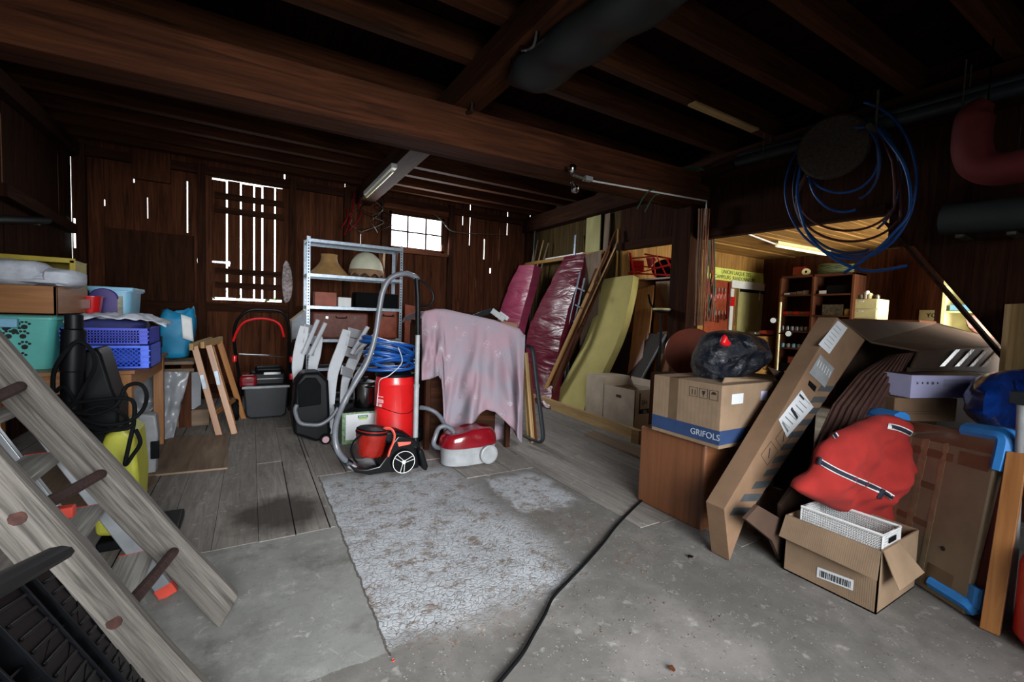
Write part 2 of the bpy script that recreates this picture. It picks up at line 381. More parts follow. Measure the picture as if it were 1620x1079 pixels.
def plank_mat():
    t = NT('dusty floor planks'); t.p.inputs['Roughness'].default_value = .8; t.p.inputs['Specular IOR Level'].default_value = .3
    g = t.noise(t.coord('UV', (1.3, 17, 1)), 1.0, 7, .68, 2.2); g2 = t.noise(t.coord('UV', (.8, 2.5, 1)), 1, 4)
    geo = t.n('ShaderNodeNewGeometry'); P = geo.outputs['Position']
    c = t.ramp(g, [(.22, '48433f'), (.45, '77716c'), (.58, '8c867f'), (.8, 'aaa49e')]); c = t.mix(1, c, t.ramp(g2, [(.3, (.55, .52, .50, 1)), (.7, (1.0, 1.0, 1.02, 1))]), 'MULTIPLY')
    c = t.mix(t.math('MULTIPLY', t.math('SUBTRACT', 1, t.noise(P, 7, 6, .7)), .5), c, lin('8d8984'))
    wf = t.noise(P, 18, 5, .7)
    c = t.mix(t.ramp(wf, [(.60, (0, 0, 0, 1)), (.68, (.5, .5, .5, 1))]), c, lin('b3b0ab'))
    # oil stain soaked into the boards
    v = t.n('ShaderNodeVectorMath'); v.operation = 'DISTANCE'; t.l(P, v.inputs[0]); v.inputs[1].default_value = (.13, 2.72, 0)
    dd = t.math('ADD', v.outputs['Value'], t.math('MULTIPLY', t.math('SUBTRACT', t.noise(P, 6, 5, .6), .5), .22))
    st = t.ramp(dd, [(.16, (.88, .88, .88, 1)), (.30, (0, 0, 0, 1))]); c = t.mix(st, c, lin('2b241f'))
    t.base(c); t.bump(g, .5, .004); return t.m
FM, PM = floor_mat(), plank_mat()
b = MB(); b.ob((-4, -4, -.05), (16, 0, 0), (0, 11.4, 0), (0, 0, .05)); struct(b.build('floor', FM, smooth=0))
b = MB(); jt = MB()                              # floorboards, running front to back
x = -1.68
while x < 4.15:
    wd = random.uniform(.15, .2)
    if x < .38: wd = min(wd, .385-x) if .385-x < .26 else wd; y0 = 2.42+random.uniform(-.01, .01)
    elif x < 1.30: y0 = 3.22+random.uniform(-.02, .02)
    elif x < 1.8: y0 = 2.75
    elif x < 2.1: y0 = 1.62+random.uniform(-.15, .1)
    else: y0 = 1.35+random.uniform(-.1, .2)
    y = y0; jt.ob((x, y0+.004, -.02), (wd, 0, 0), (0, 6.58-y0, 0), (0, 0, .0208))
    while y < 6.55:
        L = min(random.uniform(1.2, 3.2), 6.58-y)
        if 6.58-y-L < .3: L = 6.58-y
        b.ob((x+.0012, y+.001, -.02), (wd-.0024-random.choice((0, 0, .004)), 0, 0), (0, L-.004, 0), (0, 0, .022+random.uniform(0, .003))); y += L
    x += wd
struct(b.build('floor_boards', PM, smooth=0)); struct(jt.build('floor_joints', M['blackm'], smooth=0))
# ---- board walls with open joints
def boards(mb, p0, du, L, z0, z1, th, slits, n_out, wmin=.13, wmax=.2, seed=1, holes=()):
    """upright boards; slits = (u, z0, z1, width); holes = (u0, u1, z0, z1)"""
    rnd = random.Random(seed); du = V(du).normalized(); n = V(n_out).normalized()
    ed = sorted([s_[0] for s_ in slits]+[h for q in holes for h in q[:2]]+[0, L]); cuts = []
    for a, c in zip(ed, ed[1:]):
        k = max(1, round((c-a)/rnd.uniform(wmin, wmax)))
        cuts += [(a+(c-a)*i/k) for i in range(k)]
    cuts.append(L); W = {round(s_[0], 4): s_ for s_ in slits}
    for a, c in zip(cuts, cuts[1:]):
        if c-a < .005: continue
        sa = W.get(round(a, 4)); sc = W.get(round(c, 4)); a2 = a+(sa[3]/2 if sa else 0); c2 = c-(sc[3]/2 if sc else 0)
        off = n*rnd.uniform(0, .006); iv = [(z0, z1)]
        for h in holes:
            if a >= h[0]-1e-4 and c <= h[1]+1e-4: iv = [(z0, h[2]), (h[3], z1)]
        for q0, q1 in iv:
            if q1-q0 > .01: mb.ob(V(p0)+du*a2+off+V((0, 0, q0)), du*(c2-a2), n*th, V((0, 0, q1-q0)))
    for u, s0, s1, wdt in slits:
        for q0, q1 in ((z0, s0), (s1, z1)):
            if q1 > q0: mb.ob(V(p0)+du*(u-wdt/2-.012)+n*(th+.001)+V((0, 0, q0)), du*(wdt+.024), n*.012, V((0, 0, q1-q0)))
WX0, WX1, WY, LX = -1.68, 4.2, 6.6, -1.68
def bs(px, y0, y1, wd):                          # a daylight slit of the back wall
    a = PY(px, y0, WY); c = PY(px, y1, WY); return (a.x-WX0, max(0, c.z), a.z, wd)
sl = [bs(117, 345, 392, .02), bs(165, 315, 325, .01), bs(211, 237, 288, .012), bs(212, 305, 352, .007), bs(233, 312, 345, .008), bs(296, 286, 368, .012),
      bs(316, 256, 360, .01), bs(450, 275, 290, .02), bs(546, 290, 400, .006), bs(571, 370, 392, .006), bs(733, 334, 356, .014), bs(745, 322, 388, .016), bs(767, 378, 410, .02),
      bs(776, 424, 432, .03), bs(781, 326, 410, .013), bs(777, 440, 466, .018), bs(791, 360, 412, .01), bs(804, 335, 372, .018), bs(753, 440, 455, .01), bs(846, 325, 332, .01)]
sl = sorted(sl); ok = []
for s_ in sl:
    if all(abs(s_[0]-o[0]) > .05 for o in ok): ok.append(s_)
HX0, HX1, HZ0, HZ1 = -.45, .36, 1.23, 2.72; VX0, VX1, VZ0, VZ1 = 1.74, 2.60, 2.10, 2.64
b = MB(); boards(b, (WX0, WY, 0), (1, 0, 0), WX1-WX0, -.02, 3.07, .02, ok, (0, 1, 0), seed=3, holes=[(HX0-WX0, HX1-WX0, HZ0, HZ1), (VX0-WX0, VX1-WX0, VZ0, VZ1)])
wall_back = struct(b.build('wall_back', M['barn'], smooth=0))
b = MB()                                         # rails and studs of the back wall
for z in (.12, 1.14, 2.78): b.ob((WX0, WY-.06, z-.05), (WX1-WX0, 0, 0), (0, .058, 0), (0, 0, .1))
for x_ in (WX0+.05, -.56, .42, 1.10, 1.62, 2.66, 4.10): b.ob((x_, WY-.085, 0), (.08, 0, 0), (0, .084, 0), (0, 0, 2.85))
b.ob((-1.4, WY-.045, .0), (.8, 0, 0), (0, .03, 0), (0, 0, 1.98))
struct(b.build('trim_1', M['barn2'], smooth=0))
# hatch of spaced boards in the back wall
h = MB(); hs = [PY(p, 380, WY).x for p in (359, 381, 402, 415, 435)]
e = [HX0+.03]+hs+[HX1-.0]
for i in range(len(e)-1):
    a = e[i]+(.009 if i else 0); c = e[i+1]-.009
    h.ob((a, WY+.002, HZ0+.03), (c-a, 0, 0), (0, .02, 0), (0, 0, HZ1-HZ0-.05+random.uniform(-.01, .01)))
door = struct(h.build('door_1', M['barn'], smooth=0))
h = MB()
for z in (2.47, 2.30, 1.55, 1.38): h.ob((HX0+.06, WY-.03, z), (HX1-HX0-.06, 0, 0), (0, .03, 0), (0, 0, .075))
h.build('crossbar', M['barn2'], door, smooth=0)
h = MB(); h.ob((HX0-.03, WY-.06, HZ0-.03), (.06, 0, 0), (0, .1, 0), (0, 0, HZ1-HZ0+.03)); h.build('jamb', M['beam'], door, smooth=0)
h = MB(); h.ob((HX0-.12, WY-.045, 1.68), (.34, 0, 0), (0, .015, 0), (0, 0, .025)); h.box((HX0-.1, WY-.05, 1.69), (.03, .03, .06)); h.box((HX0+.2, WY-.05, 1.68), (.03, .03, .06)); h.build('latch', M['steel'], door)
# small window with six panes
win = MB(); fw = .035
for (a, c, z0, z1) in ((VX0, VX1, VZ0, VZ0+fw), (VX0, VX1, VZ1-fw, VZ1), (VX0, VX0+fw, VZ0, VZ1), (VX1-fw, VX1, VZ0, VZ1)): win.ob((a, WY-.02, z0), (c-a, 0, 0), (0, .05, 0), (0, 0, z1-z0))
for k in (1, 2): win.ob((VX0+(VX1-VX0)*k/3-.009, WY, VZ0), (.018, 0, 0), (0, .025, 0), (0, 0, VZ1-VZ0))
win.ob((VX0, WY, (VZ0+VZ1)/2-.009), (VX1-VX0, 0, 0), (0, .025, 0), (0, 0, .018)); wo = struct(win.build('window_1', M['barn2'], smooth=0))
win = MB(); win.ob((VX0, WY+.012, VZ0), (VX1-VX0, 0, 0), (0, .004, 0), (0, 0, VZ1-VZ0)); win.build('pane', M['glass'], wo, smooth=0)
win = MB(); win.ob((VX0-.1, WY-.09, VZ1+.02), (1.0, 0, 0), (0, .09, 0), (0, 0, .07)); win.ob((VX0-.1, WY-.09, VZ0-.06), (1.0, 0, 0), (0, .09, 0), (0, 0, .05)); win.build('window_sill', M['beam'], wo, smooth=0)
# left wall
def ls(px, y0, y1, wd): a = PX(px, y0, LX); c = PX(px, y1, LX); return (a.y+1, c.z, a.z, wd)
sl = [ls(1, 178, 296, .03), ls(92, 243, 333, .012), ls(69, 335, 372, .008), ls(43, 290, 296, .02)]
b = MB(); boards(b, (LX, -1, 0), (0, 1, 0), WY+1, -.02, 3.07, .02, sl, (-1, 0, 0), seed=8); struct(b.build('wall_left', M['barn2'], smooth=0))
b = MB(); a = PX(0, 297, LX+.05); c = PX(113, 360, LX+.05); b.ob(a-V((.04, 0, .06)), c-a, V((.08, 0, 0)), V((0, 0, .1)))
b.ob((LX+.001, -1, 2.7), (.09, 0, 0), (0, WY+1, 0), (0, 0, .14)); struct(b.build('trim_2', M['barn2'], smooth=0))
# right wall with the wide opening to the lean-to
RX = 4.2
b = MB()
boards(b, (RX, 4.34, 0), (0, 1, 0), WY-4.34, 0, 3.05, .03, [], (1, 0, 0), .14, .18, seed=5)
struct(b.build('wall_right', M['olive'], smooth=0))
b = MB()
ys = [4.36-.16*i for i in range(0, 40)]
def otop(y):                                     # lower edge of the wall above the opening
    if y > 1.47: return 2.10-.02*(3-y)
    return max(0.0, 1.99-(1.47-y)*1.45)
for y in ys:
    y0, y1 = y-.158, y
    if y1 < -1.2: break
    z0, z1 = otop(y0), otop(y1)
    if y0 < 1.47 < y1: z0 = z1 = min(z0, z1)
    b.slab([(RX, y0, z0), (RX, y1, z1), (RX, y1, 3.05), (RX, y0, 3.05)], (.03, 0, 0))
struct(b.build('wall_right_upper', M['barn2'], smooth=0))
b = MB(); b.ob((RX-.03, 1.5, 2.03), (.09, 0, 0), (0, 3.05, 0.045), (0, 0, .09))
a, c = V((RX-.02, 1.47, 1.95)), V((RX-.02, .35, .33)); b.ob(a, c-a, V((.07, 0, 0)), V((0, .06, .05))); struct(b.build('trim_3', M['barn2'], smooth=0))
# post and the great beam
b = MB(); b.ob((RX-.14, 3.16, 0), (.2, 0, 0), (0, .24, 0), (0, 0, 2.42)); struct(b.build('trim_4', M['barn2'], smooth=0, bevel=.006))
b = MB(); b.slab([(LX, 3.05, 2.33), (RX, 3.05, 2.42), (RX, 3.05, 2.72), (LX, 3.05, 2.6)], (0, .22, 0)); struct(b.build('main_beam', M['beam'], smooth=0, bevel=.006))
b = MB(); b.slab([(LX, 3.275, 2.36), (RX, 3.275, 2.40), (RX, 3.275, 2.52), (LX, 3.275, 2.48)], (0, .07, 0)); struct(b.build('main_beam_plate', M['joist'], smooth=0, bevel=.004))
b = MB(); b.ob((1.26, -1.4, 2.66), (.2, 0, 0), (0, WY+1.4, 0), (0, 0, .19)); struct(b.build('girder', M['joist'], smooth=0, bevel=.006))
for i, y in enumerate((-.9, -.45, 0, .46, .9, 1.38, 1.85, 2.32, 2.8, 3.6, 4.1, 4.6, 5.1, 5.52, 5.92, 6.28)):
    b = MB(); dz = random.uniform(-.01, .01)
    b.ob((LX, y-.04, 2.85+dz), (RX-LX, random.uniform(-.05, .05), 0), (0, .085, 0), (0, 0, .19)); struct(b.build('ceiling_joist', M['joist'], smooth=0, bevel=.003))
b = MB(); x = LX
while x < RX: b.ob((x+.002, -1.65, 3.045), (.176, 0, 0), (0, WY+1.65, 0), (0, 0, .025)); x += .18
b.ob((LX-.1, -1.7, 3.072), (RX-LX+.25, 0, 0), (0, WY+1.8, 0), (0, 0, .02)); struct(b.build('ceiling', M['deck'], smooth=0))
b = MB(); b.ob((RX-.16, -1.2, 2.6), (.15, 0, 0), (0, WY+1.2, 0), (0, 0, .24)); struct(b.build('wall_plate', M['barn2'], smooth=0))
# front wall around the barn door, behind the viewer
b = MB()  # door opening kept narrow on the right to dim that side
for x0, x1, z0, z1 in ((LX, -1.0, 0, 3.05), (2.1, 5.2, 0, 3.05), (-1.0, 2.1, 2.5, 3.05)): b.ob((x0, -1.6, z0), (x1-x0, 0, 0), (0, .04, 0), (0, 0, z1-z0))
b.ob((LX-.03, -1.6, 0), (.03, 0, 0), (0, .62, 0), (0, 0, 3.05)); b.ob((RX+.03, -1.6, 0), (.03, 0, 0), (0, .5, 0), (0, 0, 3.05))
struct(b.build('wall_front', M['barn2'], smooth=0))
# lean-to
LR, LYB, LYF, LZ = 7.6, 4.38, .3, 2.26
b = MB(); boards(b, (RX-.02, LYB, 0), (1, 0, 0), LR-RX+.06, 0, LZ+.1, .02, [], (0, 1, 0), .09, .11, seed=4); struct(b.build('wall_lean_to_back', M['barn3'], smooth=0))
b = MB(); boards(b, (LR, LYF, 0), (0, 1, 0), LYB-LYF+.04, 0, LZ+.1, .02, [], (1, 0, 0), .12, .16, seed=6); struct(b.build('wall_lean_to_right', M['beam'], smooth=0))
b = MB()
for x0, x1, z0, z1 in ((RX+.03, 5.3, 0, LZ), (6.9, LR, 0, LZ), (5.3, 6.9, 0, .7), (5.3, 6.9, 1.8, LZ)): b.ob((x0, LYF-.03, z0), (x1-x0, 0, 0), (0, .03, 0), (0, 0, z1-z0))
struct(b.build('wall_lean_to_front', M['barn3'], smooth=0))
b = MB(); y = LYF
while y < LYB: wd = random.uniform(.05, .12); b.ob((RX+.03, y, LZ+random.uniform(0, .02)), (LR-RX, 0, 0), (0, wd-.006, 0), (0, 0, .025)); y += wd
struct(b.build('ceiling_lean_to', M['barn3'], smooth=0))
b = MB(); b.ob((RX+.03, LYF, LZ+.05), (LR-RX+.1, 0, 0), (0, LYB-LYF+.05, 0), (0, 0, .02)); struct(b.build('roof_lean_to', M['barn2'], smooth=0))
# greenery and ground outside; back part seen through the gaps, yard side unseen
b = MB(); b.ob((-14, WY+.4, -.3), (34, 0, 0), (0, 20, 0), (0, 0, .25)); struct(b.build('ground', M['leaf'], smooth=0))
M['gravel'] = plain('dark gravel of the added yard', '4a4744', .95, var=.3, scale=6)  # kept dark so little light bounces up through the door
b = MB(); b.ob((-16, -24, -.3), (36, 0, 0), (0, 20.02, 0), (0, 0, .24)); b.ob((-16, -4, -.3), (36, 0, 0), (0, 2, 0), (0, 0, .24)); struct(b.build('added_yard_ground', M['gravel'], smooth=0))  # unseen yard ground, added to block light from below
b = MB(); b.grid(lambda u, v: V((-14+32*u, -9+.5*_sn(u*40)+.4*_sn(u*97+v*9), -.1+2.3*v+.25*_sn(u*61)*v)), 120, 6); b.box((2, -9.8, 1), (32, 1.2, 2)); struct(b.build('added_hedge', M['leaf'], smooth=0))  # unseen hedge, added to block the low sky at the door
rnd = random.Random(2)
for k in range(4):
    b = MB()
    for i in range(260):
        c = V((-2.6+k*2.2+rnd.gauss(0, .6), WY+3.4+rnd.gauss(0, .3), .2+abs(rnd.gauss(0, .55)))); n = V((rnd.uniform(-1, 1), rnd.uniform(-1, 1), rnd.uniform(-1, 1))).normalized(); a = n.orthogonal().normalized()*.07; q = n.cross(a)
        b.face([c-a, c+q*.6, c+a, c-q*.6], [(0, 0)]*4)
    b.tube([(-2.6+k*2.2, WY+3.4, -.05), (-2.6+k*2.2, WY+3.4, .6)], .04, 6)
    tag(b.build('bush', M['leaf'], smooth=0), 'green bush outside behind the back wall, seen through the board gaps', 'bush', 'bushes outside')
# ================================================================ left side
UP = V((0, 0, 1)); XX = V((1, 0, 0)); YY = V((0, 1, 0))
def beam_between(mb, a, c, wdir, wd, th):
    """bar with centre line a-c, wd across wdir, th across the third direction"""
    a, c = V(a), V(c); d = (c-a).normalized(); w_ = (V(wdir)-d*V(wdir).dot(d)).normalized(); t_ = d.cross(w_)
    mb.ob(a-w_*wd/2-t_*th/2, c-a, w_*wd, t_*th)
# old wooden ladder
fa = FZ(374, 979); ya = fa.y; pa = PY(165, 755, ya); da = (pa-fa).normalized(); fa.z = 0
yb = ya-.52; fb = V((fa.x-.01, yb, 0)); q1 = PY(143, 940, yb); q2 = PY(0, 782, yb); db = (q2-q1).normalized(); fb = q1-db*(q1.z/db.z)
LEN = 2.75
lad = thing('wooden_ladder', 'big weathered grey wooden ladder with rusty iron rungs leaning left', 'ladder', (fa.x, (ya+yb)/2, 0))
nrm = V((da.z, 0, -da.x))
for f0, d0, nme in ((fa, da, 'far'), (fb, db, 'near')):
    r_ = random.Random(3); n_ = V((d0.z, 0, -d0.x)); mb = MB(); K = 40
    def fn(u, v):
        k = v*4; side = int(k) % 4; t = k-int(k); wv = .050*(1+.02*math.sin(u*9+side)); tv = .02
        cs = [(-1, -1), (1, -1), (1, 1), (-1, 1)]; c0 = cs[side]; c1 = cs[(side+1) % 4]; a_ = c0[0]+(c1[0]-c0[0])*t; b_ = c0[1]+(c1[1]-c0[1])*t
        return f0+d0*(u*LEN+.045+.03*a_*(1 if u < .01 else 0))+n_*a_*wv+V((0, b_*tv, 0))+n_*.002*math.sin(u*31+a_)
    mb.grid(fn, K, 4, LEN, .4)
    e0 = [fn(0, j/4) for j in range(4)]; mb.face(e0, [(0, 0)]*4)
    mb.build('rail', M['grey'], lad, smooth=30, bevel=.006)
for k, (px, py) in enumerate(((277, 870), (163, 748), (35, 610))):
    a = PY(px, py, ya); c = PY(*((180, 985), (27, 820), (-95, 665))[k], yb-.022); mb = MB(); mb.tube([a, (a+c)/2+V((0, 0, -.003)), c], .0155, 10); mb.build('rung', M['rust'], lad)
for k in (1.25, 1.6, 1.95, 2.3):
    a = fa+da*k; mb = MB(); mb.tube([a, V((a.x, yb-.03, a.z))], .017, 10); mb.build('rung', M['rust'], lad)
# folded aluminium step ladder
y2 = 2.12; g0 = PY(266, 938, y2); g1 = PY(78, 690, y2); dg = (g1-g0).normalized(); g0 = g0-dg*(g0.z/dg.z)
al = thing('step_ladder', 'folded aluminium step ladder with broad treads and red feet', 'ladder', (g0.x, 1.9, 0))
ng = V((dg.z, 0, -dg.x)); yl = 1.62
for yy in (y2, yl):
    mb = MB(); o = g0+V((0, yy-y2, 0)); beam_between(mb, o+dg*.03, o+dg*1.75, ng, .055, .025); mb.build('rail', M['alu'], al, bevel=.003)
    o2 = o-ng*.105+V((0, -.005, 0)); mb = MB(); beam_between(mb, o2+dg*.04, o2+dg*1.7, ng, .035, .022); mb.build('back_leg', M['alu'], al, bevel=.003)
    mb = MB(); beam_between(mb, o+dg*.002, o+dg*.05, ng, .062, .03); mb.build('foot', M['redrub'], al, bevel=.004)
for px, py in ((240, 868), (165, 795), (100, 712), (38, 640)):
    a = PY(px, py, y2-.01); o = a+V((-.03, 0, 0)); t_ = dg.cross(YY); tr = V((-.55, 0, -.83)).normalized()
    a = a+V((.01, 0, 0)); mb = MB(); mb.ob(a, V((0, yl-y2+.03, 0)), V((-.105, 0, -.006)), V((.0, 0, -.024))); tread = mb.build('tread', M['tread'], al, bevel=.003)
    mb = MB(); mb.ob(a+V((.001, -.004, .001)), V((0, .010, 0)), V((-.107, 0, -.006)), V((0, 0, -.006))); mb.build('end_strip', M['redrub'], tread)
a = PY(36, 897, 1.33); mb = MB(); mb.box(a+V((0, .25, .02)), (.04, .03, .03)); mb.build('clip', M['redrub'], al, bevel=.004)
# black ribbed plastic panel in the near left corner
O = PY(74, 896, 1.05); E1 = PY(232, 1082, 1.10)-O; E2 = PY(0, 938, .86)-O; n3 = E1.cross(E2).normalized()
if n3.dot(CP-O) < 0: n3 = -n3
E1 = E1*1.9; E2 = E2.normalized()*.62; e1, e2 = E1.normalized(), E2.normalized()
if (O+E1).z < .02: E1 = e1*((O.z-.02)/-e1.z)
L1, L2 = E1.length, E2.length
tray = thing('ribbed_tray', 'black ribbed plastic panel standing in the lower left corner', 'panel', V((O.x, O.y, 0)))
gut = [(.085, .135), (.275, .345), (.50, .56)]; strips = [(0, .085), (.135, .275), (.345, .50), (.56, .62)]
mb = MB(); mb.ob(O-n3*.06, E1, E2, n3*.008); mb.build('back_sheet', M['blackm'], tray)
for k, (v0, v1) in enumerate(strips):
    mb = MB(); N = 14
    for i in range(N):
        u0 = L1*i/N; u1 = L1*(i+1)/N; j = .02*math.sin(i*.9+k) if k < 3 else 0
        mb.slab([O+e1*u0+e2*(v0+.0), O+e1*u1+e2*(v0+.0), O+e1*u1+e2*(v1+.0), O+e1*u0+e2*(v1+.0)], -n3*(.02+.006*(i % 2)))
    for i in range(int(L1/.026)):
        u = .02+i*.026; mb.ob(O+e1*u+e2*(v0+.018), e1*.006, e2*(v1-v0-.036), n3*.005)
    mb.build('ribbed_strip', M['black'], tray, bevel=.0015)
mb = MB()
for v0, v1 in gut:
    for v in (v0-.004, v1): mb.ob(O+e2*v-n3*.055, E1, e2*.004, n3*.06)
    for i in range(1, 6): mb.ob(O+e2*v0+e1*(L1*i/6)-n3*.055, e1*.004, e2*(v1-v0), n3*.05)
mb.build('gutter', M['black'], tray, bevel=.001)
mb = MB(); mb.tube([O-e2*.02-e1*.012+n3*.012, O+E2-e1*.012+n3*.012], .026, 10, flat=.55); mb.build('rim', M['black'], tray)
# pine table
tb0 = FZ(222, 578, .75); TX1 = -.60; TY0, TY1 = 3.38, 4.60; TX0 = -1.62
tab = thing('pine_table', 'varnished pine table along the left wall piled with crates', 'table', ((TX0+TX1)/2, (TY0+TY1)/2, 0))
mb = MB()
for k in range(5): w_ = (TY1-TY0)/5; mb.ob((TX0, TY0+k*w_, .728), (TX1-TX0, 0, 0), (0, w_-.001, 0), (0, 0, .022))
mb.build('tabletop', M['pine'], tab, smooth=0, bevel=.002)
for x_, y_ in ((TX1-.085, TY0+.03), (TX1-.085, TY1-.1), (TX0+.02, TY0+.03), (TX0+.02, TY1-.1)):
    mb = MB(); mb.ob((x_, y_, 0), (.065, 0, 0), (0, .065, 0), (0, 0, .728)); mb.build('leg', M['pine'], tab, bevel=.003)
mb = MB(); mb.ob((TX0+.03, TY0+.035, .62), (TX1-TX0-.1, 0, 0), (0, .02, 0), (0, 0, .105)); mb.ob((TX0+.03, TY1-.06, .62), (TX1-TX0-.1, 0, 0), (0, .02, 0), (0, 0, .105))
mb.ob((TX1-.045, TY0+.05, .62), (.02, 0, 0), (0, TY1-TY0-.1, 0), (0, 0, .105)); mb.ob((TX0+.03, TY0+.05, .62), (.02, 0, 0), (0, TY1-TY0-.1, 0), (0, 0, .105)); mb.build('apron', M['pine'], tab, bevel=.002)
mb = MB(); k = PY(112, 594, TY0+.03); mb.lathe([(0, 0), (.014, 0), (.016, .008), (.01, .018), (0, .02)], k, 14, (0, -1, 0)); mb.build('knob', M['pine'], tab)
TZ = .752
# teal bin with paw prints
xa = -1.62; xb = PY(88, 530, 3.5).x; zt = PY(60, 500, 3.5).z
b1 = thing('storage_bin', 'teal plastic bin printed with paw prints under the wooden box', 'bin', ((xa+xb)/2, 3.65, TZ))
def tub(mb, x0, x1, y0, y1, z0, z1, tp=.03, th=.006, rim=.012, hollow=True):
    lo = [(x0+tp, y0+tp, z0), (x1-tp, y0+tp, z0), (x1-tp, y1-tp, z0), (x0+tp, y1-tp, z0)]; hi = [(x0, y0, z1), (x1, y0, z1), (x1, y1, z1), (x0, y1, z1)]
    def rr(p, k, z, r=.04):
        cx, cy = (x0+x1)/2, (y0+y1)/2; x_, y_, out = 0, 0, []
        for q, (sx, sy) in enumerate(((-1, -1), (1, -1), (1, 1), (-1, 1))):
            hx, hy = (x1-x0)/2-k-r, (y1-y0)/2-k-r
            for j in range(5):
                an = math.pi*(1+q*.5)+math.pi/2*j/4; out.append(V((cx+sx*hx+r*math.cos(an), cy+sy*hy+r*math.sin(an), z)))
        return out
    rings = [rr(0, tp, z0), rr(0, 0, z1), rr(0, -rim, z1), rr(0, -rim, z1+rim)]
    rings += [rr(0, th, z1+rim), rr(0, tp+th, z0+th)] if hollow else []
    n = len(rings[0]); vs = [p for r in rings for p in r]; F = []
    for i in range(len(rings)-1):
        for j in range(n): F.append((i*n+j, i*n+(j+1) % n, (i+1)*n+(j+1) % n, (i+1)*n+j))
    F.append(tuple(range(n-1, -1, -1))); F.append(tuple((len(rings)-1)*n+j for j in range(n)))
    mb.idx(vs, F, [[(vs[i].x+vs[i].y, vs[i].z) for i in f] for f in F]); return mb
tub(MB(), xa, xb, 3.5, 3.86, TZ, zt-.02, .035, hollow=False).build('tub', M['teal'], b1, smooth=40)
mb = MB(); mb.box(((xa+xb)/2, 3.68, zt-.005), (xb-xa+.02, .38, .022)); mb.build('lid', M['teal'], b1, bevel=.006)
mb = MB(); mb.box((PY(8, 508, 3.49).x, 3.475, zt-.04), (.11, .03, .05)); mb.build('handle', M['lblue'], b1, bevel=.006)
mb = MB()
for px, py in ((8, 517), (22, 522), (35, 530), (12, 530), (37, 547), (30, 565), (38, 515)):
    c = PY(px, py, 3.5); c.y = 3.5+.035*(1-(c.z-TZ)/(zt-TZ))-.004
    for dx, dz, r in ((0, -.008, .014), (-.02, .010, .007), (-.008, .02, .007), (.008, .02, .007), (.02, .010, .007)): mb.lathe([(0, .001), (r, .001), (r, -.002)], c+V((dx, 0, dz)), 8, (0, -1, 0))
mb.build('paw_print', M['ink'], b1, smooth=0)
# wooden box on the bin
z0 = zt+.008; z1 = PY(60, 452, 3.42).z; xb2 = PY(92, 470, 3.42).x
wb = MB(); wx0, wx1, wy0, wy1 = -1.64, xb2, 3.40, 3.95
wb.ob((wx0, wy0, z0), (wx1-wx0, 0, 0), (0, .015, 0), (0, 0, z1-z0)); wb.ob((wx0, wy1-.015, z0), (wx1-wx0, 0, 0), (0, .015, 0), (0, 0, z1-z0))
wb.ob((wx0, wy0, z0), (.015, 0, 0), (0, wy1-wy0, 0), (0, 0, z1-z0)); wb.ob((wx1-.015, wy0, z0), (.015, 0, 0), (0, wy1-wy0, 0), (0, 0, z1-z0)); wb.ob((wx0, wy0, z0), (wx1-wx0, 0, 0), (0, wy1-wy0, 0), (0, 0, .012)); wb.ob((wx0+.01, wy0+.01, z1-.03), (wx1-wx0-.02, 0, 0), (0, wy1-wy0-.02, 0), (0, 0, .012))
tag(wb.build('wooden_box', M['pine'], smooth=0, bevel=.002), 'brown wooden box on the teal bin carrying folded towels', 'box')
# towels
def lumpy(mb, c, sx, sy, sz, seed=0, nu=22, nv=16, pw=.45):
    from mathutils import noise
    c = V(c)
    def fn(u, v):
        th = math.pi*2*u; ph = math.pi*(v-.5); cp = abs(math.cos(ph))**pw
        s_ = lambda t: math.copysign(abs(t)**pw, t)
        d = V((s_(math.cos(th))*cp, s_(math.sin(th))*cp, s_(math.sin(ph))))
        k = 1+.12*noise.noise(d*1.7+V((seed, 0, 0)))+.05*noise.noise(d*5+V((seed, 3, 0)))
        return c+V((d.x*sx/2*k, d.y*sy/2*k, d.z*sz/2*k))
    mb.grid(fn, nu, nv); return mb
for k, (px, lw, zz, lab) in enumerate(((18, .30, 0, 'folded grey towel at the left end of the wooden box top'), (62, .26, .0, 'rolled grey towel with spiral end on the wooden box'), (98, .16, .0, 'crumpled pale towel at the right corner of the wooden box top'))):
    x_ = PY(px, 440, 3.5).x; mb = MB()
    if k == 1:
        for j in range(3): mb.tube(bez([(x_-.12+.02*j, 3.46+.02*j, z1+.028+.018*j), (x_+.06, 3.44+.01*j, z1+.026+.018*j), (x_+.15, 3.5, z1+.024+.016*j)], 6), .022, 10, flat=.55)
        sp_ = [(x_+.10+(.006+.0035*t)*math.cos(t*.9), 3.452, z1+.048+(.006+.0035*t)*math.sin(t*.9)*.8) for t in range(16)]; mb.tube(sp_, .007, 6)
        lumpy(mb, (x_, 3.60, z1+.055), .2, .2, .11, 5)
    else: lumpy(mb, (x_, 3.55, z1+(.07 if k == 0 else .05)), lw, .26, .14 if k == 0 else .10, k, pw=.6)
    tag(mb.build('towel', M['towel']), lab, 'towel', 'towels on the wooden box')
